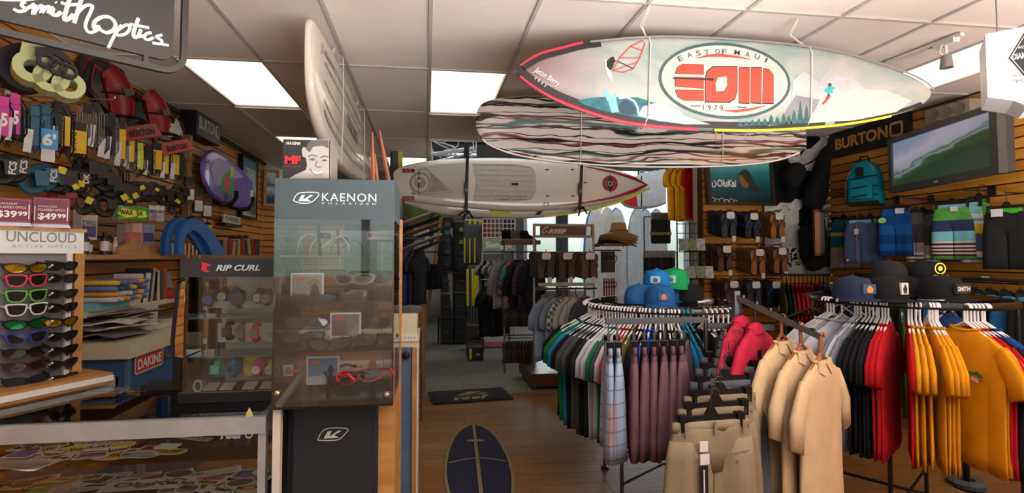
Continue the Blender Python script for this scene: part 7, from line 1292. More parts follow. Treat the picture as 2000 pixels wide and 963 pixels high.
for k, py in enumerate((565, 600, 635)):
    for j, px in enumerate((872, 900)): e = box_('dark_case', ['upper', 'middle', 'lower'][k]+' dark case under the '+('left' if j == 0 else 'right')+' harness column', 'case', (atp(px-12, py, 9.7).x, 9.5, .03+.46*(2-k)), (atp(px+12, py, 9.7).x, 9.8, .03+.46*(2-k)+.42), M((30, 29, 30), .6)); MB().b2((-.05, -.17, .18), (.05, -.15, .22)).build('handle', DKGREY, e)
# grey trousers with yellow flash, boom poles, crates
for k, px in enumerate((917, 927, 937)):
    p = atp(px, 432, 9.3); e = E('wetsuit_trousers', ['left', 'middle', 'right'][k]+' grey trousers with yellow flash, rear', 'trousers', p, rad(10), 'grey trousers in the rear'); MB().loft([[(x*w, y_*.03, z) for x, y_ in ((-1, 0), (-.5, -1), (.5, -1), (1, 0), (.5, 1), (-.5, 1))] for z, w in ((-.02, .10), (-.2, .12), (-.5, .11), (-.78, .10))]).build('legs', FAB((84, 86, 90)), e, 2); MB().b2((-.11, -.035, -.75), (-.085, -.025, -.3)).build('yellow_flash', YD, e); MB().b2((-.02, -.04, -.06), (.02, -.03, .04)).build('yellow_clip', YD, e)
o = MB().tube([(atp(908, 430, 9.35).x, 9.35, atp(908, 430, 9.35).z), (atp(945, 430, 9.35).x, 9.35, atp(908, 430, 9.35).z)], .014, 6).build('display_bar', OFFW, None, 1); tag(o, 'white bar holding the grey trousers', 'rail')
for k, px in enumerate((914, 919, 924, 929, 934, 939, 943)):
    p = atp(px, 600, 8.9); q_ = atp(px-1, 520, 9.1); e = E('boom_pole', 'slim yellow and black pole leaning in the rear row', 'pole', (0, 0, 0), 0, 'leaning yellow and black poles'); b0, b1 = Vector((p.x, 8.9, .45)), Vector((q_.x, 9.1, q_.z)); MB().tube([b0, b1], .014, 6).build('black_tube', PLBLK, e, 1)
    if k % 2 == 0 or k == 3: MB().tube([b0.lerp(b1, .3), b0.lerp(b1, .95)], .022, 6).build('yellow_sleeve', YD, e, 1)
for k, (c, lab) in enumerate((((70, 60, 40), 'lower brown crate under the poles'), ((60, 50, 36), 'upper brown crate under the poles'))): e = box_('crate', lab, 'crate', (atp(912, 640, 8.8).x, 8.6, .03+.22*k+.0), (atp(943, 640, 8.8).x, 9.1, .23+.22*k), M(c, .7)); MB().b2((.02, -.26, .08), (.1, -.25, .12)).build('label', M((150, 120, 70)), e)
e = box_('black_case', 'black case with yellow label on the rear carpet', 'case', (atp(915, 664, 8.0).x, 8.0, .006), (atp(944, 664, 8.0).x, 8.4, .20), M((24, 24, 26), .6)); MB().b2((-.10, -.203, .02), (-.06, -.2, .18)).build('yellow_label', YD, e); MB().b2((.0, -.203, .08), (.06, -.2, .1)).build('white_label', OFFW, e)
# grid panel, lettered sign
YG = 9.0; a_, b_ = atp(943, 464, YG), atp(1006, 428, YG); e = E('grid_panel', 'white wire grid panel with brown and black tiles behind', 'grid panel', (a_.x, YG, a_.z)); w_, h_ = b_.x-a_.x, b_.z-a_.z
for k in range(9): MB().b2((w_*k/8-.006, -.01, 0), (w_*k/8+.006, 0, h_)).build('grid_wire', WHITE, e)
for k in range(5): MB().b2((0, -.012, h_*k/4-.006), (w_, -.002, h_*k/4+.006)).build('grid_wire', WHITE, e)
for i in range(8):
    for j in range(4): MB().b2((w_*i/8+.008, .03, h_*j/4+.008), (w_*(i+1)/8-.008, .05, h_*(j+1)/4-.008)).build('tile', M(((150, 30, 40) if i == 0 else (130, 84, 40) if i < 5 else (30, 36, 56)), .6), e)
MB().b2((0, .05, 0), (w_, .07, h_)).build('backing', M((90, 70, 50)), e); MB().tube([(.0, .03, -2), (0, .03, h_)], .012, 6).tube([(w_, .03, -2), (w_, .03, h_)], .012, 6).build('leg', OFFW, e)
a_, b_ = atp(943, 490, YG-.1), atp(1006, 466, YG-.1); e = E('sign', 'grey-green sign with rounded white lettering and a smiling tag', 'sign', (a_.x, YG-.1, a_.z)); w_, h_ = b_.x-a_.x, b_.z-a_.z
MB().b2((0, 0, 0), (w_, .02, h_)).b2((.05, .02, .05), (.09, .12, h_)).build('frame', M((180, 150, 110), .5), e); MB().b2((.012, -.002, .012), (w_-.012, 0, h_-.012)).build('panel', M((146, 168, 150), .5), e); T(e, 'San', w_*.08, h_*.25, w_*.44, h_*.5, WHITE, -.005, bold=.05); T(e, 'k', w_*.78, h_*.25, w_*.14, h_*.55, WHITE, -.005, bold=.05); MB().b2((w_*.54, -.012, h_*.1), (w_*.74, -.006, h_*1.25)).build('tag', WHITE, e)
St(e, [(w_*.59, h_*.5), (w_*.64, h_*.38), (w_*.69, h_*.5)], .008, DKGREY, -.014, 'smile'); 
for x in (.61, .67): Fl(e, circ(w_*x, h_*.68, .008, 8), DKGREY, -.014, 'eye')
# ================================================================ sandals
def sandal_meshes(sole, strap, foot):
    out = [(0, -.135), (.03, -.13), (.042, -.09), (.036, -.03), (.038, .03), (.048, .08), (.044, .12), (.02, .137), (-.012, .137), (-.036, .115), (-.042, .07), (-.034, .0), (-.036, -.07), (-.028, -.125)]
    P = smooth_pts(out+[out[0]], 2)[:-1]
    return (MB().prism(P, -.002, .02).mesh('sole', sole), MB().prism([(x*.9, z*.93) for x, z in P], -.0035, -.002).mesh('footbed', foot), MB().tube([(-.034, -.006, -.01), (-.026, -.028, .03), (-.002, -.026, .07), (.0, -.004, .08), (.002, -.026, .07), (.028, -.028, .03), (.036, -.006, -.01)], .008, 6, flat=.6).mesh('strap', strap, 1))
SK = {}
def sandals(label, loc, rz, key, group, card=True, s=1.0):
    if key not in SK: SK[key] = sandal_meshes(*[M(c, .7) for c in key])
    e = E('sandal_pair', label, 'sandals', loc, rz, group); e.scale = (s,)*3
    for k in (-1, 1):
        o = ob('sole', SK[key][0], e, (k*.052, 0, -.13)); o.scale = (k, 1, 1); ob('footbed', SK[key][1], o); ob('strap', SK[key][2], o)
    if card:
        MB().prism(rrect(-.05, -.055, .05, .02, .02, 3), -.034, -.03).build('header_card', TAGW, e); MB().b2((.01, -.04, -.30), (.055, -.037, -.24)).build('price_tag', TAGW, e); MB().tube([(0, -.03, .015), (0, -.01, .05), (0, .03, .055)], .004, 5).build('hook_loop', PLBLK, e)
    return e
K1, K2, K3, K4, K5 = ((30, 32, 36), (40, 44, 52), (54, 56, 62)), ((22, 22, 24), (40, 70, 130), (34, 34, 38)), ((84, 54, 34), (96, 62, 40), (126, 84, 54)), ((60, 38, 30), (50, 32, 26), (80, 52, 42)), ((100, 62, 32), (110, 72, 40), (140, 92, 52))
YS = YC-.32
rows = [((1423, 418, K1, 'grey sandals with white card, top row left'), (1469, 420, K2, 'black sandals with blue mark, top row middle'), (1518, 420, K5, 'tan brown sandals, top row right')), ((1416, 484, K4, 'dark brown sandals, middle row left'), (1480, 490, K5, 'tan sandals with dark stack, middle row middle'), (1524, 488, K3, 'brown sandals, middle row right')), ((1430, 552, K4, 'brown sandals, bottom row left'), (1473, 553, K1, 'charcoal sandals, bottom row middle'), (1512, 553, K2, 'black sandals, bottom row right'))]
for r_, row in enumerate(rows):
    for px, py, key, lab in row:
        for d in range(5):
            p = aY(px-6*d, py-1.5*d, YS+.055*d); sandals((lab if d == 0 else lab.split(',')[0].split(' with')[0]+' stacked behind the front pair,'+lab.split(',')[1])+' of the wall rack', (p.x, YS+.055*d, p.z), rad(6), key, 'sandals on the wall rack', card=(d < 1))
for py in (412, 478, 545):
    for px in (1423, 1474, 1520): p = aY(px, py, YS); o = MB().tube([(0, -.05, .02), (0, -.04, 0), (0, .30, 0)], .006, 6).build('hook', CHROME, None, 1, (p.x, YS, p.z)); tag(o, 'hook holding sandals, %s row, %s' % ({412: 'top', 478: 'middle', 545: 'bottom'}[py], {1423: 'left', 1474: 'middle', 1520: 'right'}[px]), 'hook')
# poster above sandals
YP = YC-.1; a_ = aY(1384, 400, YP); e = E('framed_poster', 'framed teal underwater poster with white lettering over the sandals', 'poster', a_); L = vp(a_, 0); wq, hq = L(1512, 400)[0], L(1384, 322)[1]
MB().ring([(0, 0), (wq, 0), (wq-.03, hq+.1), (-.03, hq+.1)], [(.03, .03), (wq-.035, .03), (wq-.06, hq+.07), (.0, hq+.07)], -.03, .03).build('frame', M((50, 34, 24), .4), e); MB().prism([(.02, .02), (wq-.03, .02), (wq-.055, hq+.08), (-.005, hq+.08)], -.005, .01).build('print', poster_mat([(.1, (14, 40, 44)), (.35, (16, 74, 84)), (.65, (30, 120, 128)), (1, (110, 190, 190))], 3), e)
x, z = L(1400, 365); T(e, 'OluKai', x, z, L(1437, 360)[0]-x, .085, WHITE, -.008, bold=.03); St(e, smooth_pts([L(1391, 356), L(1391, 364), L(1395, 365), L(1398, 360), L(1394, 352)], 3), .012, WHITE, -.008, 'hook_logo')
Fl(e, smooth_pts([L(*p) for p in ((1441, 342), (1447, 334), (1456, 331), (1464, 338), (1470, 352), (1480, 366), (1488, 376), (1470, 372), (1454, 362), (1448, 352), (1441, 342))], 2)[:-1], M((40, 40, 40), .5), -.008, 'swimmer_hair'); Fl(e, smooth_pts([L(*p) for p in ((1442, 344), (1448, 342), (1454, 352), (1462, 362), (1455, 368), (1446, 360), (1442, 344))], 2)[:-1], M((140, 84, 50), .5), -.009, 'swimmer_figure')
for k in range(6): x, z = L(1391+k*9, 392+(k % 2)*2); St(e, circ(x, z, .035-.003*k, 12, None, 0, 4.6), .008, OFFW, -.008, 'scroll_line')
# patterned cloth and hanging bags in the corner
m, n, l, b, t = nodes_mat('patterned_cloth', .9, .1); vo = n.new('ShaderNodeTexVoronoi'); vo.inputs['Scale'].default_value = 3.2; vo.distance = 'CHEBYCHEV'; no = n.new('ShaderNodeTexNoise'); no.inputs['Scale'].default_value = 26; no.inputs['Detail'].default_value = 4; l.new(t.outputs['Object'], vo.inputs['Vector']); l.new(t.outputs['Object'], no.inputs['Vector'])
ad = n.new('ShaderNodeMath'); ad.operation = 'MULTIPLY_ADD'; ad.inputs[1].default_value = .45; sxx = n.new('ShaderNodeSeparateColor'); l.new(vo.outputs['Color'], sxx.inputs[0]); l.new(no.outputs[0], ad.inputs[0]); l.new(sxx.outputs[0], ad.inputs[2])
r = ramp(n, [(.0, (20, 20, 20)), (.5, (24, 24, 24)), (.54, (190, 188, 184)), (.86, (206, 204, 200)), (.88, (40, 40, 40)), (1, (170, 168, 164))]); l.new(ad.outputs[0], r.inputs[0]); l.new(r.outputs[0], b.inputs['Base Color'])
a_, b_ = aY(1496, 535, YC-.08), aY(1619, 268, YC-.08); n_ = 16
o = MB().loft([[(a_.x+(b_.x-a_.x)*k/n_, YC-.08+.02*math.sin(k*1.3), z) for k in range(n_+1)]+[(a_.x+(b_.x-a_.x)*k/n_, YC-.07+.02*math.sin(k*1.3), z) for k in range(n_, -1, -1)] for z in (a_.z, (a_.z+b_.z)/2, b_.z)]).build('patterned_cloth', m, None, 2); tag(o, 'black and white patterned cloth hung in the right corner', 'cloth')
def bag(label, pts, strap, Y, th=.09):
    c = aY(sum(p[0] for p in pts)/len(pts), sum(p[1] for p in pts)/len(pts), Y); e = E('shoulder_bag', label, 'bag', c); L = vp(c, 0); P = smooth_pts([L(*p) for p in pts+[pts[0]]], 3)[:-1]
    MB().loft([[(x*s, y_, z*s) for x, z in P] for y_, s in ((-th, .8), (-th*.6, .96), (0, 1), (th*.4, .95))]).build('body', FAB((24, 24, 26)), e, 1)
    MB().tube([(x, -.02, z) for x, z in smooth_pts([L(*p) for p in strap], 3)], .022, 6, flat=.35).build('strap', FAB((28, 28, 30)), e, 1)
bag('black rounded bag hung slantwise on the patterned cloth', [(1528, 345), (1532, 330), (1548, 318), (1562, 322), (1568, 335), (1560, 358), (1546, 372), (1534, 366)], [(1562, 325), (1590, 312), (1618, 280)], YC-.22)
bag('long black bag hung in the corner by the wall sign', [(1570, 395), (1572, 370), (1585, 345), (1602, 300), (1616, 285), (1614, 330), (1608, 390), (1595, 412), (1580, 410)], [(1610, 300), (1616, 285), (1618, 272)], YC-.24)
bag('large black bag hung lowest on the patterned cloth', [(1562, 450), (1572, 438), (1592, 434), (1606, 442), (1610, 490), (1606, 522), (1580, 528), (1566, 490)], [(1570, 440), (1585, 415), (1600, 438)], YC-.2)
for k in range(6):
    p = aY(1593+k*6, 415, YC-.42); e = E('leather_belt', ['tan', 'light brown', 'brown', 'dark brown', 'black', 'charcoal'][k]+' looped belt hanging beside the corner', 'belt', (p.x, YC-.42+.03*k, p.z), rad(60), 'belts by the corner'); MB().ribbon(smooth_pts([(-.05, 0), (-.055, -.2), (-.04, -.44), (0, -.47), (.04, -.44), (.055, -.2), (.05, 0), (0, .03), (-.05, 0)], 3), .012, -.02, .02).build('loop', M(((140, 84, 44), (120, 74, 42), (84, 50, 30), (50, 32, 24), (26, 24, 24), (34, 32, 32))[k], .5), e)
o = MB().tube([(aY(1592, 412, YC-.4).x, YC-.35, aY(1592, 412, YC-.4).z), (aY(1640, 412, YC-.4).x, YC-.35, aY(1592, 412, YC-.4).z)], .008, 6).build('hook', CHROME, None, 1); tag(o, 'hook bar carrying the looped belts', 'hook')
zr3 = aY(1570, 535, 5.1).z
for k in range(12):
    p = aY(1528+k*8, 535, 5.1); mt = (FAB((66, 62, 44)), FAB((24, 24, 26)), FAB((60, 56, 40)), RD1, RD1, RD1, RD1, RD1, FAB((24, 24, 26)), RD1, FAB((30, 90, 120)), FAB((30, 100, 130)))[k]; nm = ('olive', 'black', 'olive', 'red', 'red', 'red', 'red', 'red', 'black', 'red', 'teal', 'teal')[k]
    tee('tee_shirt', nm+' shirt on the corner rail below the patterned cloth', 'shirt', (p.x, 5.1, zr3), rad(60), mt, k, w=.2, h=.62, sleeve=.18, thick=.016, group='shirts on the corner rail'); hang(HGB, 'black hanger on the corner rail', (p.x, 5.1, zr3), rad(60), 'hangers on the corner rail')
p, q_ = aY(1524, 535, 5.1), aY(1622, 535, 5.1); o = MB().tube([(p.x, 5.1, zr3-.012), (q_.x, 5.1, zr3-.012)], .012, 8).tube([(p.x+.05, 5.1, zr3), (p.x+.05, YC-.02, zr3)], .01, 6).build('corner_rail', CHROME, None, 1); tag(o, 'corner wall rail of dark and red shirts', 'rail')
# high yellow and red tees
for k, (px, c, nm) in enumerate(((1318, (224, 160, 20), 'bright yellow tee with green print, leftmost of the high row'), (1332, (224, 160, 20), 'bright yellow tee, second of the high row'), (1343, (224, 160, 20), 'bright yellow tee next to the red ones, high row'), (1352, (206, 26, 36), 'red tee beside the yellow ones, high row'), (1363, (206, 26, 36), 'red tee next to the poster, high row'), (1376, (26, 26, 30), 'black tee behind the teal poster, high row'))):
    p = aY(px, 318, 6.2+.02*k); tee('tee_shirt', nm, 'shirt', (p.x, p.y, p.z+.10), rad(38), FAB(c), k, w=.21, h=.70, sleeve=.2, thick=.02, group='tees in the high row', extra=(lambda e: Fl(e, circ(.05, -.36, .05, 10, .035), M((60, 110, 50), .6, var=.5, sc=30), -.032, 'green_print')) if k == 0 else None); hang(HGB, 'hanger holding the '+nm.split(',')[0], (p.x, p.y, p.z+.10), rad(38), 'hangers in the high row')
p, q_ = aY(1305, 318, 6.2), aY(1385, 318, 6.2); o = MB().tube([(p.x, 6.25, p.z+.09), (q_.x+.1, 6.25, p.z+.09)], .012, 6).tube([(q_.x, 6.25, p.z+.09), (q_.x, 5.86, p.z+.09)], .012, 6).tube([(p.x+.2, 6.25, p.z+.09), (p.x+.2, 6.25, HC)], .008, 6).build('high_rail', CHROME, None, 1); tag(o, 'high rail of yellow and red tees', 'rail')
# wire card racks beside the window end
for k, (px, py, lab) in enumerate(((1322, 492, 'upper wire rack of small cases left of the sandal wall'), (1338, 545, 'lower wire rack of booklets left of the sandal wall'))):
    p = aY(px, py, 5.3); e = E('wire_shelf', lab, 'wire shelf', p, rad(-15)); g = MB()
    for y_ in (-.12, 0, .0): g.tube([(0, y_, 0), (.28, y_, 0)], .004, 5)
    for x in (0, .09, .18, .28): g.tube([(x, -.12, .04), (x, -.12, 0), (x, 0, 0), (x, .0, .3)], .004, 5)
    for z in (.1, .2, .3): g.tube([(0, 0, z), (.28, 0, z)], .004, 5)
    g.tube([(.14, .0, -p.z), (.14, 0, .3)], .008, 6); g.build('wire', M((40, 40, 44), .4, .5), e)
    for j in range(3): c = ((110, 120, 110), (90, 110, 60), (150, 150, 146))[j]; o = MB().box((0, 0, .07), (.085, .014, .13), rotm(rad(-14))).build('booklet', M(c, .4, var=.4, sc=25), None, False, e.matrix_basis @ Vector((.05+.09*j, -.07, .006)), (0, 0, rad(-15))); tag(o, ['left', 'middle', 'right'][j]+' booklet on the '+lab.split(' of')[0], 'booklet')
for k in range(10):
    p = aY(1262+k*6, 500, 6.4); e = E('wrist_strap', 'dark narrow strap pack hanging in the row behind the caps', 'strap pack', p, rad(40), 'strap packs behind the caps'); MB().b2((-.025, -.01, -.36), (.025, .01, 0)).build('strap', M(((30, 30, 34), (60, 60, 64), (40, 34, 34), (70, 30, 40))[k % 4], .6), e); MB().b2((-.028, -.013, -.02), (.028, .013, .07)).build('header', M((150, 150, 150), .4), e)
for k in range(7):
    p = aY(1275+k*5, 430, 6.6); e = E('glove_pack', 'black glove with yellow cuff hanging in the upper row by the window', 'glove', p, rad(30), 'gloves by the window'); MB().lathe([(0, -.32), (.045, -.3), (.05, -.16), (.04, -.08), (.045, 0), (0, .01)], 8, sy=.4).build('body', M((24, 26, 34), .7), e, 1); MB().b2((-.045, -.02, -.20), (.045, .02, -.16)).build('yellow_cuff', M((150, 140, 70)), e); MB().b2((-.03, -.005, 0), (.03, .005, .1)).build('header', M((120, 120, 116)), e)
for py, Yv, lab in ((432, 6.65, 'upper bar carrying gloves by the window'), (502, 6.45, 'bar carrying strap packs behind the caps')): p, q_ = aY(1258, py, Yv), aY(1322, py, Yv); o = MB().tube([(p.x, Yv, p.z+.06), (q_.x, Yv, p.z+.06)], .008, 6).tube([(q_.x, Yv, p.z+.06), (q_.x, Yv, 0)], .01, 6).tube([(p.x, Yv, p.z+.06), (p.x, Yv, 0)], .01, 6).build('display_rail', CHROME, None, 1); tag(o, lab, 'rail')
# ================================================================ sandal and shirt stand in the middle
YR = 6.55; xl_, xr_ = aY(1043, 600, YR).x, aY(1160, 600, YR).x; st_ = E('display_stand', 'sandal stand with brown lettered sign on a dark wooden platform', 'display stand', (xl_, YR, 0)); L = vp((xl_, YR, 0), 0); wq = xr_-xl_
MB().b2((-.12, -.42, .05), (wq+.1, .4, .20)).build('platform', wood((60, 30, 22), (84, 44, 32), .4), st_)
for x in (-.05, wq): MB().lathe([(0, 0), (.02, 0), (.02, .04), (0, .05)], 8, (x, -.3, 0)).build('caster', OFFW, st_)
for x in (0, wq): MB().tube([(x, 0, .18), (x, 0, L(1043, 437)[1])], .014, 8).build('post', M((170, 166, 160), .4, .5), st_, 1)
z0, z1 = L(1043, 464)[1], L(1043, 437)[1]; MB().ring([(-.01, z0), (wq, z0), (wq, z1), (-.01, z1)], [(.02, z0+.03), (wq-.03, z0+.03), (wq-.03, z1-.03), (.02, z1-.03)], -.02, .02).build('sign_frame', wood((150, 120, 86), (176, 146, 108), .5), st_)
x0, x1 = L(1055, 450)[0], L(1143, 450)[0]; MB().b2((x0, -.012, z0+.03), (x1, .012, z1-.025)).build('sign_plate', M((92, 60, 50), .5), st_); T(st_, 'REEF', L(1071, 457)[0], z0+.05, L(1106, 457)[0]-L(1071, 457)[0], .06, M((206, 190, 170), .5), -.015, shear=.25, bold=.05); St(st_, smooth_pts([L(1059, 456), L(1060, 450), L(1066, 444), L(1071, 445)], 3), .014, M((206, 190, 170)), -.015, 'sign_logo'); St(st_, [L(1060, 457), L(1068, 450), L(1070, 456)], .012, M((206, 190, 170)), -.015, 'sign_logo')
zs = L(1043, 559)[1]; MB().b2((.05, -.05, zs), (wq, -.03, zs+.045)).build('shelf_rail', M((180, 174, 160), .4), st_); MB().b2((.0, -.02, zs-.05), (wq, .02, zs-.02)).build('cross_rail', M((150, 146, 140), .4, .5), st_); zu = L(1043, 493)[1]; MB().tube([(0, 0, zu), (wq, 0, zu)], .012, 6).build('cross_rail', M((150, 146, 140), .4, .5), st_, 1)
KD = ((46, 40, 34), (96, 72, 40), (60, 54, 48)); KE = ((60, 48, 38), (120, 92, 60), (90, 68, 50))
for px, key, lab in ((1066, KD, 'left'), (1107, KD, 'middle'), (1151, KE, 'right')):
    for d in range(4): p = aY(px-5*d, 497-d, YR-.28+.06*d); sandals(('large brown sandals facing out, %s of three on the stand' if d == 0 else 'dark sandals stacked behind the %s front pair of the stand') % lab, (p.x, YR-.28+.06*d, p.z), rad(0), key, 'sandals on the middle stand', card=d == 0, s=1.15)
for k in range(7): p = aY(1174+k*5, 492, YR-.05); sandals('dark sandals seen edge-on right of the middle stand', (p.x, YR-.1+.02*k, p.z), rad(70), KD, 'edge-on sandals right of the stand', card=False)
p, q_ = aY(1160, 492, YR), aY(1212, 492, YR); o = MB().tube([(p.x, YR-.02, p.z+.02), (q_.x, YR-.02, p.z+.02)], .008, 6).build('side_arm', CHROME, None, 1); tag(o, 'side arm of edge-on sandals by the straw hats', 'rail')
for k in range(5): p = aY(1178+k*6, 545, YR-.05); sandals('red and dark sandals on the low arm right of the stand', (p.x, YR-.1+.02*k, p.z), rad(70), ((110, 30, 34), (40, 30, 30), (120, 40, 40)), 'red sandals right of the stand', card=False, s=.8)
SHB, SHP, SHG = FAB((122, 140, 164)), FAB((170, 172, 174)), FAB((70, 76, 84))
m, n, l, b, t = nodes_mat('green_plaid', .9, .1); ck = n.new('ShaderNodeTexChecker'); ck.inputs['Scale'].default_value = 22; ck.inputs[1].default_value = lin((190, 196, 190))+(1,); ck.inputs[2].default_value = lin((70, 110, 96))+(1,); l.new(t.outputs['Object'], ck.inputs[0]); l.new(ck.outputs[0], b.inputs['Base Color']); PLG = m
for k, (px, mt, cn) in enumerate(((1066, SHB, 'pale blue work shirt, leftmost under the sandal stand'), (1086, SHB, 'pale blue work shirt with dark tag under the stand'), (1100, PLG, 'green and white plaid shirt under the stand'), (1112, SHP, 'off-white shirt under the stand'), (1124, SHP, 'second off-white shirt under the stand'), (1142, SHG, 'slate short-sleeved shirt under the stand'))):
    p = aY(px, 562, YR-.12); tee('work_shirt', cn, 'shirt', (p.x, YR-.12-.04*k*0, p.z), rad(35), mt, k, w=.21, h=.76, sleeve=.28, thick=.03, group='shirts under the sandal stand', extra=(lambda e: MB().b2((.08, -.045, -.75), (.1, -.04, -.6)).build('dark_tag', BLACK, e)) if k == 1 else None); hang(HGO, 'wooden hanger holding the '+cn.split(' under')[0].split(',')[0], (p.x, YR-.12, p.z), rad(35), 'hangers under the sandal stand')
o = MB().tube([(xl_, YR-.12, aY(1066, 562, YR-.12).z-.012), (xr_, YR-.12, aY(1066, 562, YR-.12).z-.012)], .012, 6).build('shirt_rail', CHROME, None, 1); tag(o, 'rail of work shirts under the sandal stand', 'rail')
# straw hats
STRAW = M((164, 132, 72), .85, var=.25, sc=60, bump=.6); sh_ = aY(1205, 476, YR-.1)
o = MB().b2((-.24, -.2, -.03), (.12, .2, 0)).build('hat_shelf', M((96, 56, 50), .5), None, False, (sh_.x, sh_.y, sh_.z)); tag(o, 'small brown shelf under the straw hats', 'shelf')
MB().tube([(-.2, .1, -.03), (xr_-sh_.x, .1, -.03)], .012, 6).build('bracket', CHROME, o, 1)
for k in range(4):
    e = E('straw_hat', ['lowest straw hat', 'second straw hat', 'third straw hat', 'topmost straw hat with tall crown'][k]+' in the stack on the small shelf', 'hat', (sh_.x+.0+.008*k, sh_.y, sh_.z+.005+.025*k), rad(20*k), 'straw hats'); e.rotation_euler = (0, rad(6-2*k), rad(20*k)); n_ = 24
    MB().loft([[(r_*math.cos(a), r_*math.sin(a), z+(.03*math.sin(2*a+k) if r_ > .2 else 0)) for a in [2*math.pi*j/n_ for j in range(n_)]] for r_, z in ((.25, .0), (.245, .006), (.12, .07), (.105, .10), (.095, .17), (.085, .19), (.03, .195), (.002, .195))]).build('straw', STRAW, e, 1)
    if k == 3: MB().loft([[(r_*math.cos(a), r_*math.sin(a), z) for a in [2*math.pi*j/n_ for j in range(n_)]] for r_, z in ((.125, .075), (.112, .10))], cap=False).build('band', M((120, 80, 40), .6), e, 1); MB().tube([(.24, 0, .0), (.26, -.02, -.06), (.25, -.02, -.12)], .008, 5).build('tassel', M((50, 44, 40), .8), e, 1)
# ================================================================ garment stand left of it
YQ = 7.1; xl2, xr2 = aY(985, 600, YQ).x, aY(1046, 600, YQ).x; gs_ = E('garment_stand', 'metal stand with brown shelf, jackets and sandals left of the lettered stand', 'display stand', (xl2, YQ, 0)); L = vp((xl2, YQ, 0), 0); wq = xr2-xl2
for x in (0, wq): MB().tube([(x, 0, 0), (x, 0, L(985, 468)[1])], .014, 8).build('post', M((150, 150, 150), .4, .6), gs_, 1)
MB().b2((-.03, -.2, L(985, 478)[1]), (wq+.03, .15, L(985, 470)[1])).build('top_shelf', M((96, 58, 48), .5), gs_)
for py in (492, 588, 655): z = L(985, py)[1]; MB().tube([(0, 0, z), (wq, 0, z)], .01, 6).tube([(0, -.25, z), (wq, -.25, z)], .008, 6).tube([(0, 0, z), (0, -.25, z)], .008, 6).tube([(wq, 0, z), (wq, -.25, z)], .008, 6).build('rail', CHROME, gs_, 1)
m, n, l, b, t = nodes_mat('floral', .9, .1); vo = n.new('ShaderNodeTexVoronoi'); vo.inputs['Scale'].default_value = 14; l.new(t.outputs['Object'], vo.inputs['Vector']); sc_ = n.new('ShaderNodeSeparateColor'); l.new(vo.outputs['Color'], sc_.inputs[0]); r = ramp(n, [(0, (64, 64, 66)), (.5, (70, 70, 72)), (.52, (130, 60, 60)), (.7, (60, 110, 116)), (.85, (150, 90, 90))], 'CONSTANT'); l.new(sc_.outputs[0], r.inputs[0]); l.new(r.outputs[0], b.inputs['Base Color']); FLO = m
m, n, l, b, t = nodes_mat('dark_plaid', .9, .1); wv_ = n.new('ShaderNodeTexWave'); wv_.bands_direction = 'Z'; wv_.inputs['Scale'].default_value = 5; l.new(t.outputs['Object'], wv_.inputs[0]); r = ramp(n, [(0, (40, 40, 44)), (.45, (80, 76, 78)), (.6, (120, 60, 64)), (.8, (44, 42, 46))]); l.new(wv_.outputs[0], r.inputs[0]); l.new(r.outputs[0], b.inputs['Base Color']); DPL = m
for k, (px, mt, cn) in enumerate(((980, FAB((120, 120, 122)), 'pale grey jacket, leftmost on the garment stand'), (1000, FLO, 'floral jacket on the garment stand'), (1012, FAB((30, 30, 32)), 'black jacket between floral and plaid ones'), (1026, DPL, 'dark plaid jacket on the garment stand'), (1040, FAB((34, 32, 34)), 'black jacket at the right of the garment stand'))):
    p = aY(px, 487, YQ-.25); tee('jacket', cn, 'jacket', (p.x, YQ-.25, L(985, 492)[1]+.012), rad(40), mt, k, w=.17, h=.62, sleeve=.36, thick=.03, group='jackets on the garment stand'); hang(HGB, 'black hanger holding the '+cn.split(' on')[0].split(',')[0], (p.x, YQ-.25, L(985, 492)[1]+.012), rad(40), 'hangers on the garment stand')
for r_, py in enumerate((592, 660)):
    for k in range(9): p = aY(990+k*6.5, py, YQ-.25); sandals('brown sandals seen edge-on in the %s row of the garment stand' % ('upper' if r_ == 0 else 'lower'), (p.x, YQ-.25, L(985, py)[1]-.02), rad(55), KD if k % 3 else KE, 'sandals in the %s row of the garment stand' % ('upper' if r_ == 0 else 'lower'), card=False)
for k, px in enumerate((995, 1012, 1030)):
    p = aY(px, 469, YQ-.1); e = E('shoe', ['black', 'camouflage', 'dark'][k]+' shoe on the brown shelf of the garment stand', 'shoe', (p.x, YQ-.1, L(985, 470)[1]+.001), rad(15)); MB().loft([[(x*s, y_*.045, z) for x, y_ in ((-.12, 0), (-.08, -1), (.08, -1), (.13, -.3), (.13, .3), (.08, 1), (-.08, 1))] for z, s in ((0, 1), (.02, 1.02))]).build('sole', M((150, 140, 120)), e); MB().loft([[(x*s+o_, y_*.04*s, z) for x, y_ in ((-.115, 0), (-.08, -1), (.06, -1), (.115, -.3), (.115, .3), (.06, 1), (-.08, 1))] for z, s, o_ in ((.02, 1, 0), (.05, .95, -.01), (.08, .6, -.045), (.13, .5, -.055))]).build('upper', FAB(((26, 26, 28), (110, 100, 80), (30, 30, 34))[k]), e, 1)
for k in range(8):
    p = aY(945+k*6, 495, 8.4); tee('garment', 'pale and dark garment hanging under the lettered sign in the rear', 'garment', (p.x, 8.4, p.z), rad(50), FAB(((150, 148, 146), (30, 30, 34), (160, 156, 150), (90, 70, 50))[k % 4]), k, w=.15, h=.5, sleeve=.12, thick=.015, group='garments under the lettered sign')
for k in range(8):
    p = aY(948+k*5, 545, 8.2); tee('garment', 'dark garment hanging low behind the floral jacket', 'garment', (p.x, 8.2, p.z), rad(50), FAB(((30, 30, 34), (24, 24, 26), (40, 44, 40))[k % 3]), k, w=.18, h=.75, sleeve=.2, thick=.02, group='dark garments low in the rear')
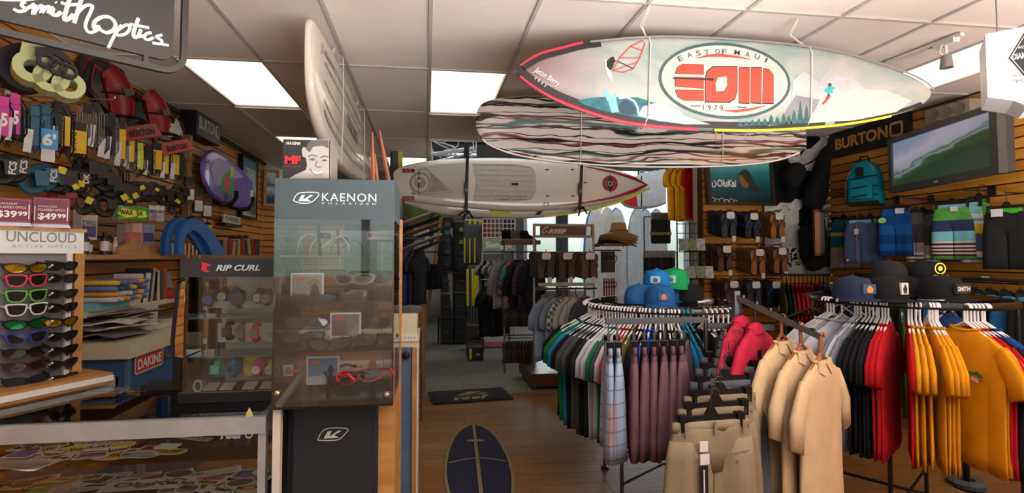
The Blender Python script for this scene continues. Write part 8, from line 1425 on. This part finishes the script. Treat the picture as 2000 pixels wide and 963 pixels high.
for py, Yv, lab in ((495, 8.4, 'rear rail under the lettered sign'), (545, 8.2, 'low rear rail of dark garments')): p, q_ = aY(940, py, Yv), aY(995, py, Yv); o = MB().tube([(p.x, Yv, p.z-.012), (q_.x, Yv, p.z-.012)], .012, 6).tube([(p.x, Yv, p.z-.012), (p.x, Yv, 0)], .012, 6).tube([(q_.x, Yv, p.z-.012), (q_.x, Yv, 0)], .012, 6).build('garment_rail', CHROME, None, 1); tag(o, lab, 'rail')
q = [aZ(953, 672, .01), aZ(990, 690, .01)]; e = E('floor_mat', 'small red and black mat under the garment stand', 'mat', (q[0].x+.25, q[0].y-.1, .006)); MB().b2((-.4, -.3, 0), (.4, .3, .012)).build('rubber', BLACK, e); MB().b2((-.34, -.24, .01), (.34, .24, .015)).build('pile', M((130, 24, 30), .95), e)
# ================================================================ by the rear window: standing boards, door, hanging red-nosed board
for k, (px, Yv, c, rc, lab) in enumerate(((1163, 11.4, (226, 220, 214), (40, 120, 190), 'white board with blue rail standing left by the rear window'), (1188, 11.5, (214, 206, 196), (200, 190, 180), 'cream board standing by the rear window'), (1206, 11.6, (226, 226, 228), (40, 120, 190), 'white board with blue rail, middle by the rear window'), (1246, 11.6, (220, 224, 228), (170, 176, 180), 'white board standing right of the straw hats'), (1262, 11.7, (206, 214, 220), (60, 130, 190), 'pale board with blue rail, second from right by the window'), (1284, 11.7, (226, 228, 230), (190, 196, 200), 'white board standing rightmost by the window'))):
    p = aY(px, 500, Yv); e = E('surfboard', lab, 'surfboard', (p.x, Yv, 1.36), 0, 'boards standing by the rear window'); e.rotation_euler = (rad(-4), rad(90), 0)
    ow = smooth_pts([(-1.35, .02), (-1.25, .12), (-.9, .22), (-.2, .27), (.6, .25), (1.1, .17), (1.35, .05)]); boardmesh(ow, [(x, -z) for x, z in ow], .07, 24, 4).build('body', M(c, .3), e, 1); MB().tube([(x, 0, -z-.0) for x, z in ow], .028, 6).build('rail_band', M(rc, .3), e, 1)
p = aY(1086, 500, 11.9); e = E('door_frame', 'dark door panel in the rear window wall', 'door', (p.x, 11.9, 0)); w_ = aY(1110, 500, 11.9).x-p.x; MB().b2((0, 0, 0), (w_, .06, 2.7)).build('leaf', M((26, 26, 28), .5), e); MB().b2((.04, -.02, 1.0), (.06, 0, 1.3)).build('handle', CHROME, e)
RT = [(1210, 392), (1216, 370), (1230, 352), (1250, 340), (1275, 334), (1300, 330)]; RBt = [(1210, 394), (1222, 404), (1240, 408), (1262, 408), (1285, 404), (1300, 398)]
rb_, L, t1_, t2_ = board_at('surfboard', 'white board with red rounded nose hanging behind the paddle board tip', RT, RBt, 8.2, .12, M((220, 222, 226), .3), 24)
Fl(rb_, [L(*p) for p in ((1213, 395), (1222, 388), (1240, 383), (1243, 404), (1228, 403))], M((196, 40, 60), .3), -.063, 'red_nose'); St(rb_, [L(1250, 345), L(1250, 404)], .02, BLACK, -.063, 'dark_strap')
rope([(aY(1250, 340, 8.2).x, 8.2, 4.29), (aY(1250, 340, 8.2).x, 8.27, aY(1250, 340, 8.2).z), (aY(1250, 340, 8.2).x, 8.27, aY(1250, 405, 8.2).z)], 'dark strap holding the red-nosed hanging board', .01, mat=PLBLK, name='strap'); rope([(aY(1285, 340, 8.2).x, 8.2, 4.29), (aY(1285, 340, 8.2).x, 8.27, aY(1285, 340, 8.2).z-.1)], 'second dark strap holding the red-nosed hanging board', .01, mat=PLBLK, name='strap')
# open ceiling clutter of the store room
STE = M((216, 218, 222), .5)
for k, (a, b_, lab) in enumerate((((772, 312), (925, 290), 'long white conduit across the store room ceiling'), ((780, 285), (860, 330), 'slanting white pipe at the left of the store room ceiling'), ((840, 275), (845, 330), 'upright white pipe in the store room ceiling'), ((930, 296), (850, 316), 'short white pipe right in the store room ceiling'), ((790, 300), (930, 303), 'low white pipe across the store room ceiling'))):
    p, q_ = aY(*a, 9.2+.2*k), aY(*b_, 9.6+.2*k); o = MB().tube([p, q_], .035 if k in (0, 4) else .025, 8).tube([p, (p.x, p.y, 4.3)], .012, 6).build('ceiling_pipe', STE, None, 1); tag(o, lab, 'pipe')
rnd = random.Random(11)
for k in range(9):
    p = aY(790+k*14, 278, 9.4); pts = [(p.x, 9.4, 4.25)]; x, z = p.x, p.z+.1
    for j in range(5): x += rnd.uniform(-.12, .22); z -= rnd.uniform(.0, .16); pts.append((x, 9.4+.05*j, max(z, 3.0)))
    o = MB().tube(smooth_pts([tuple(q) for q in pts], 4), .012, 5).build('cable', STE, None, 1); tag(o, 'white cable looping down from the store room ceiling', 'cable', 'white cables in the store room ceiling')
for k, (px, lab) in enumerate(((870, 'strip light left in the store room ceiling'), (1230, 'strip light right in the store room ceiling'), (900, 'near left strip light over the paddle boards, out of view'), (1250, 'near right strip light over the window side, out of view'))):  # near pair added out of view, right one shifted, to brighten the boards
    p = aY(px, 276, 10.0); e = E('strip_light', lab, 'strip light', (p.x, (10, 10, 6.66, 6.66)[k], 4.2)); MB().b2((-.9, -.1, 0), (.9, .1, .08)).build('housing', STE, e); MB().b2((-.88, -.05, -.03), (.88, .05, 0)).build('tube', M((245, 250, 255), .5, emit=36), e)
p = aY(770, 345, 6.9); e = E('board_bag', 'grey and yellow upright board bag behind the paddle board tail', 'bag', (p.x, 7.3, 0)); hz = aY(772, 276, 7.3).z; MB().loft([[(x*w, y_*.06, z) for x, y_ in ((-1, 0), (-.6, -1), (.6, -1), (1, 0), (.6, 1), (-.6, 1))] for z, w in ((0, .05), (.2, .09), (1.5, .10), (hz-.2, .08), (hz, .03))]).build('body', M((80, 84, 92), .6), e, 1); MB().b2((.03, -.07, 2.3), (.09, -.05, hz-.1)).build('yellow_panel', M((210, 200, 60), .5), e)
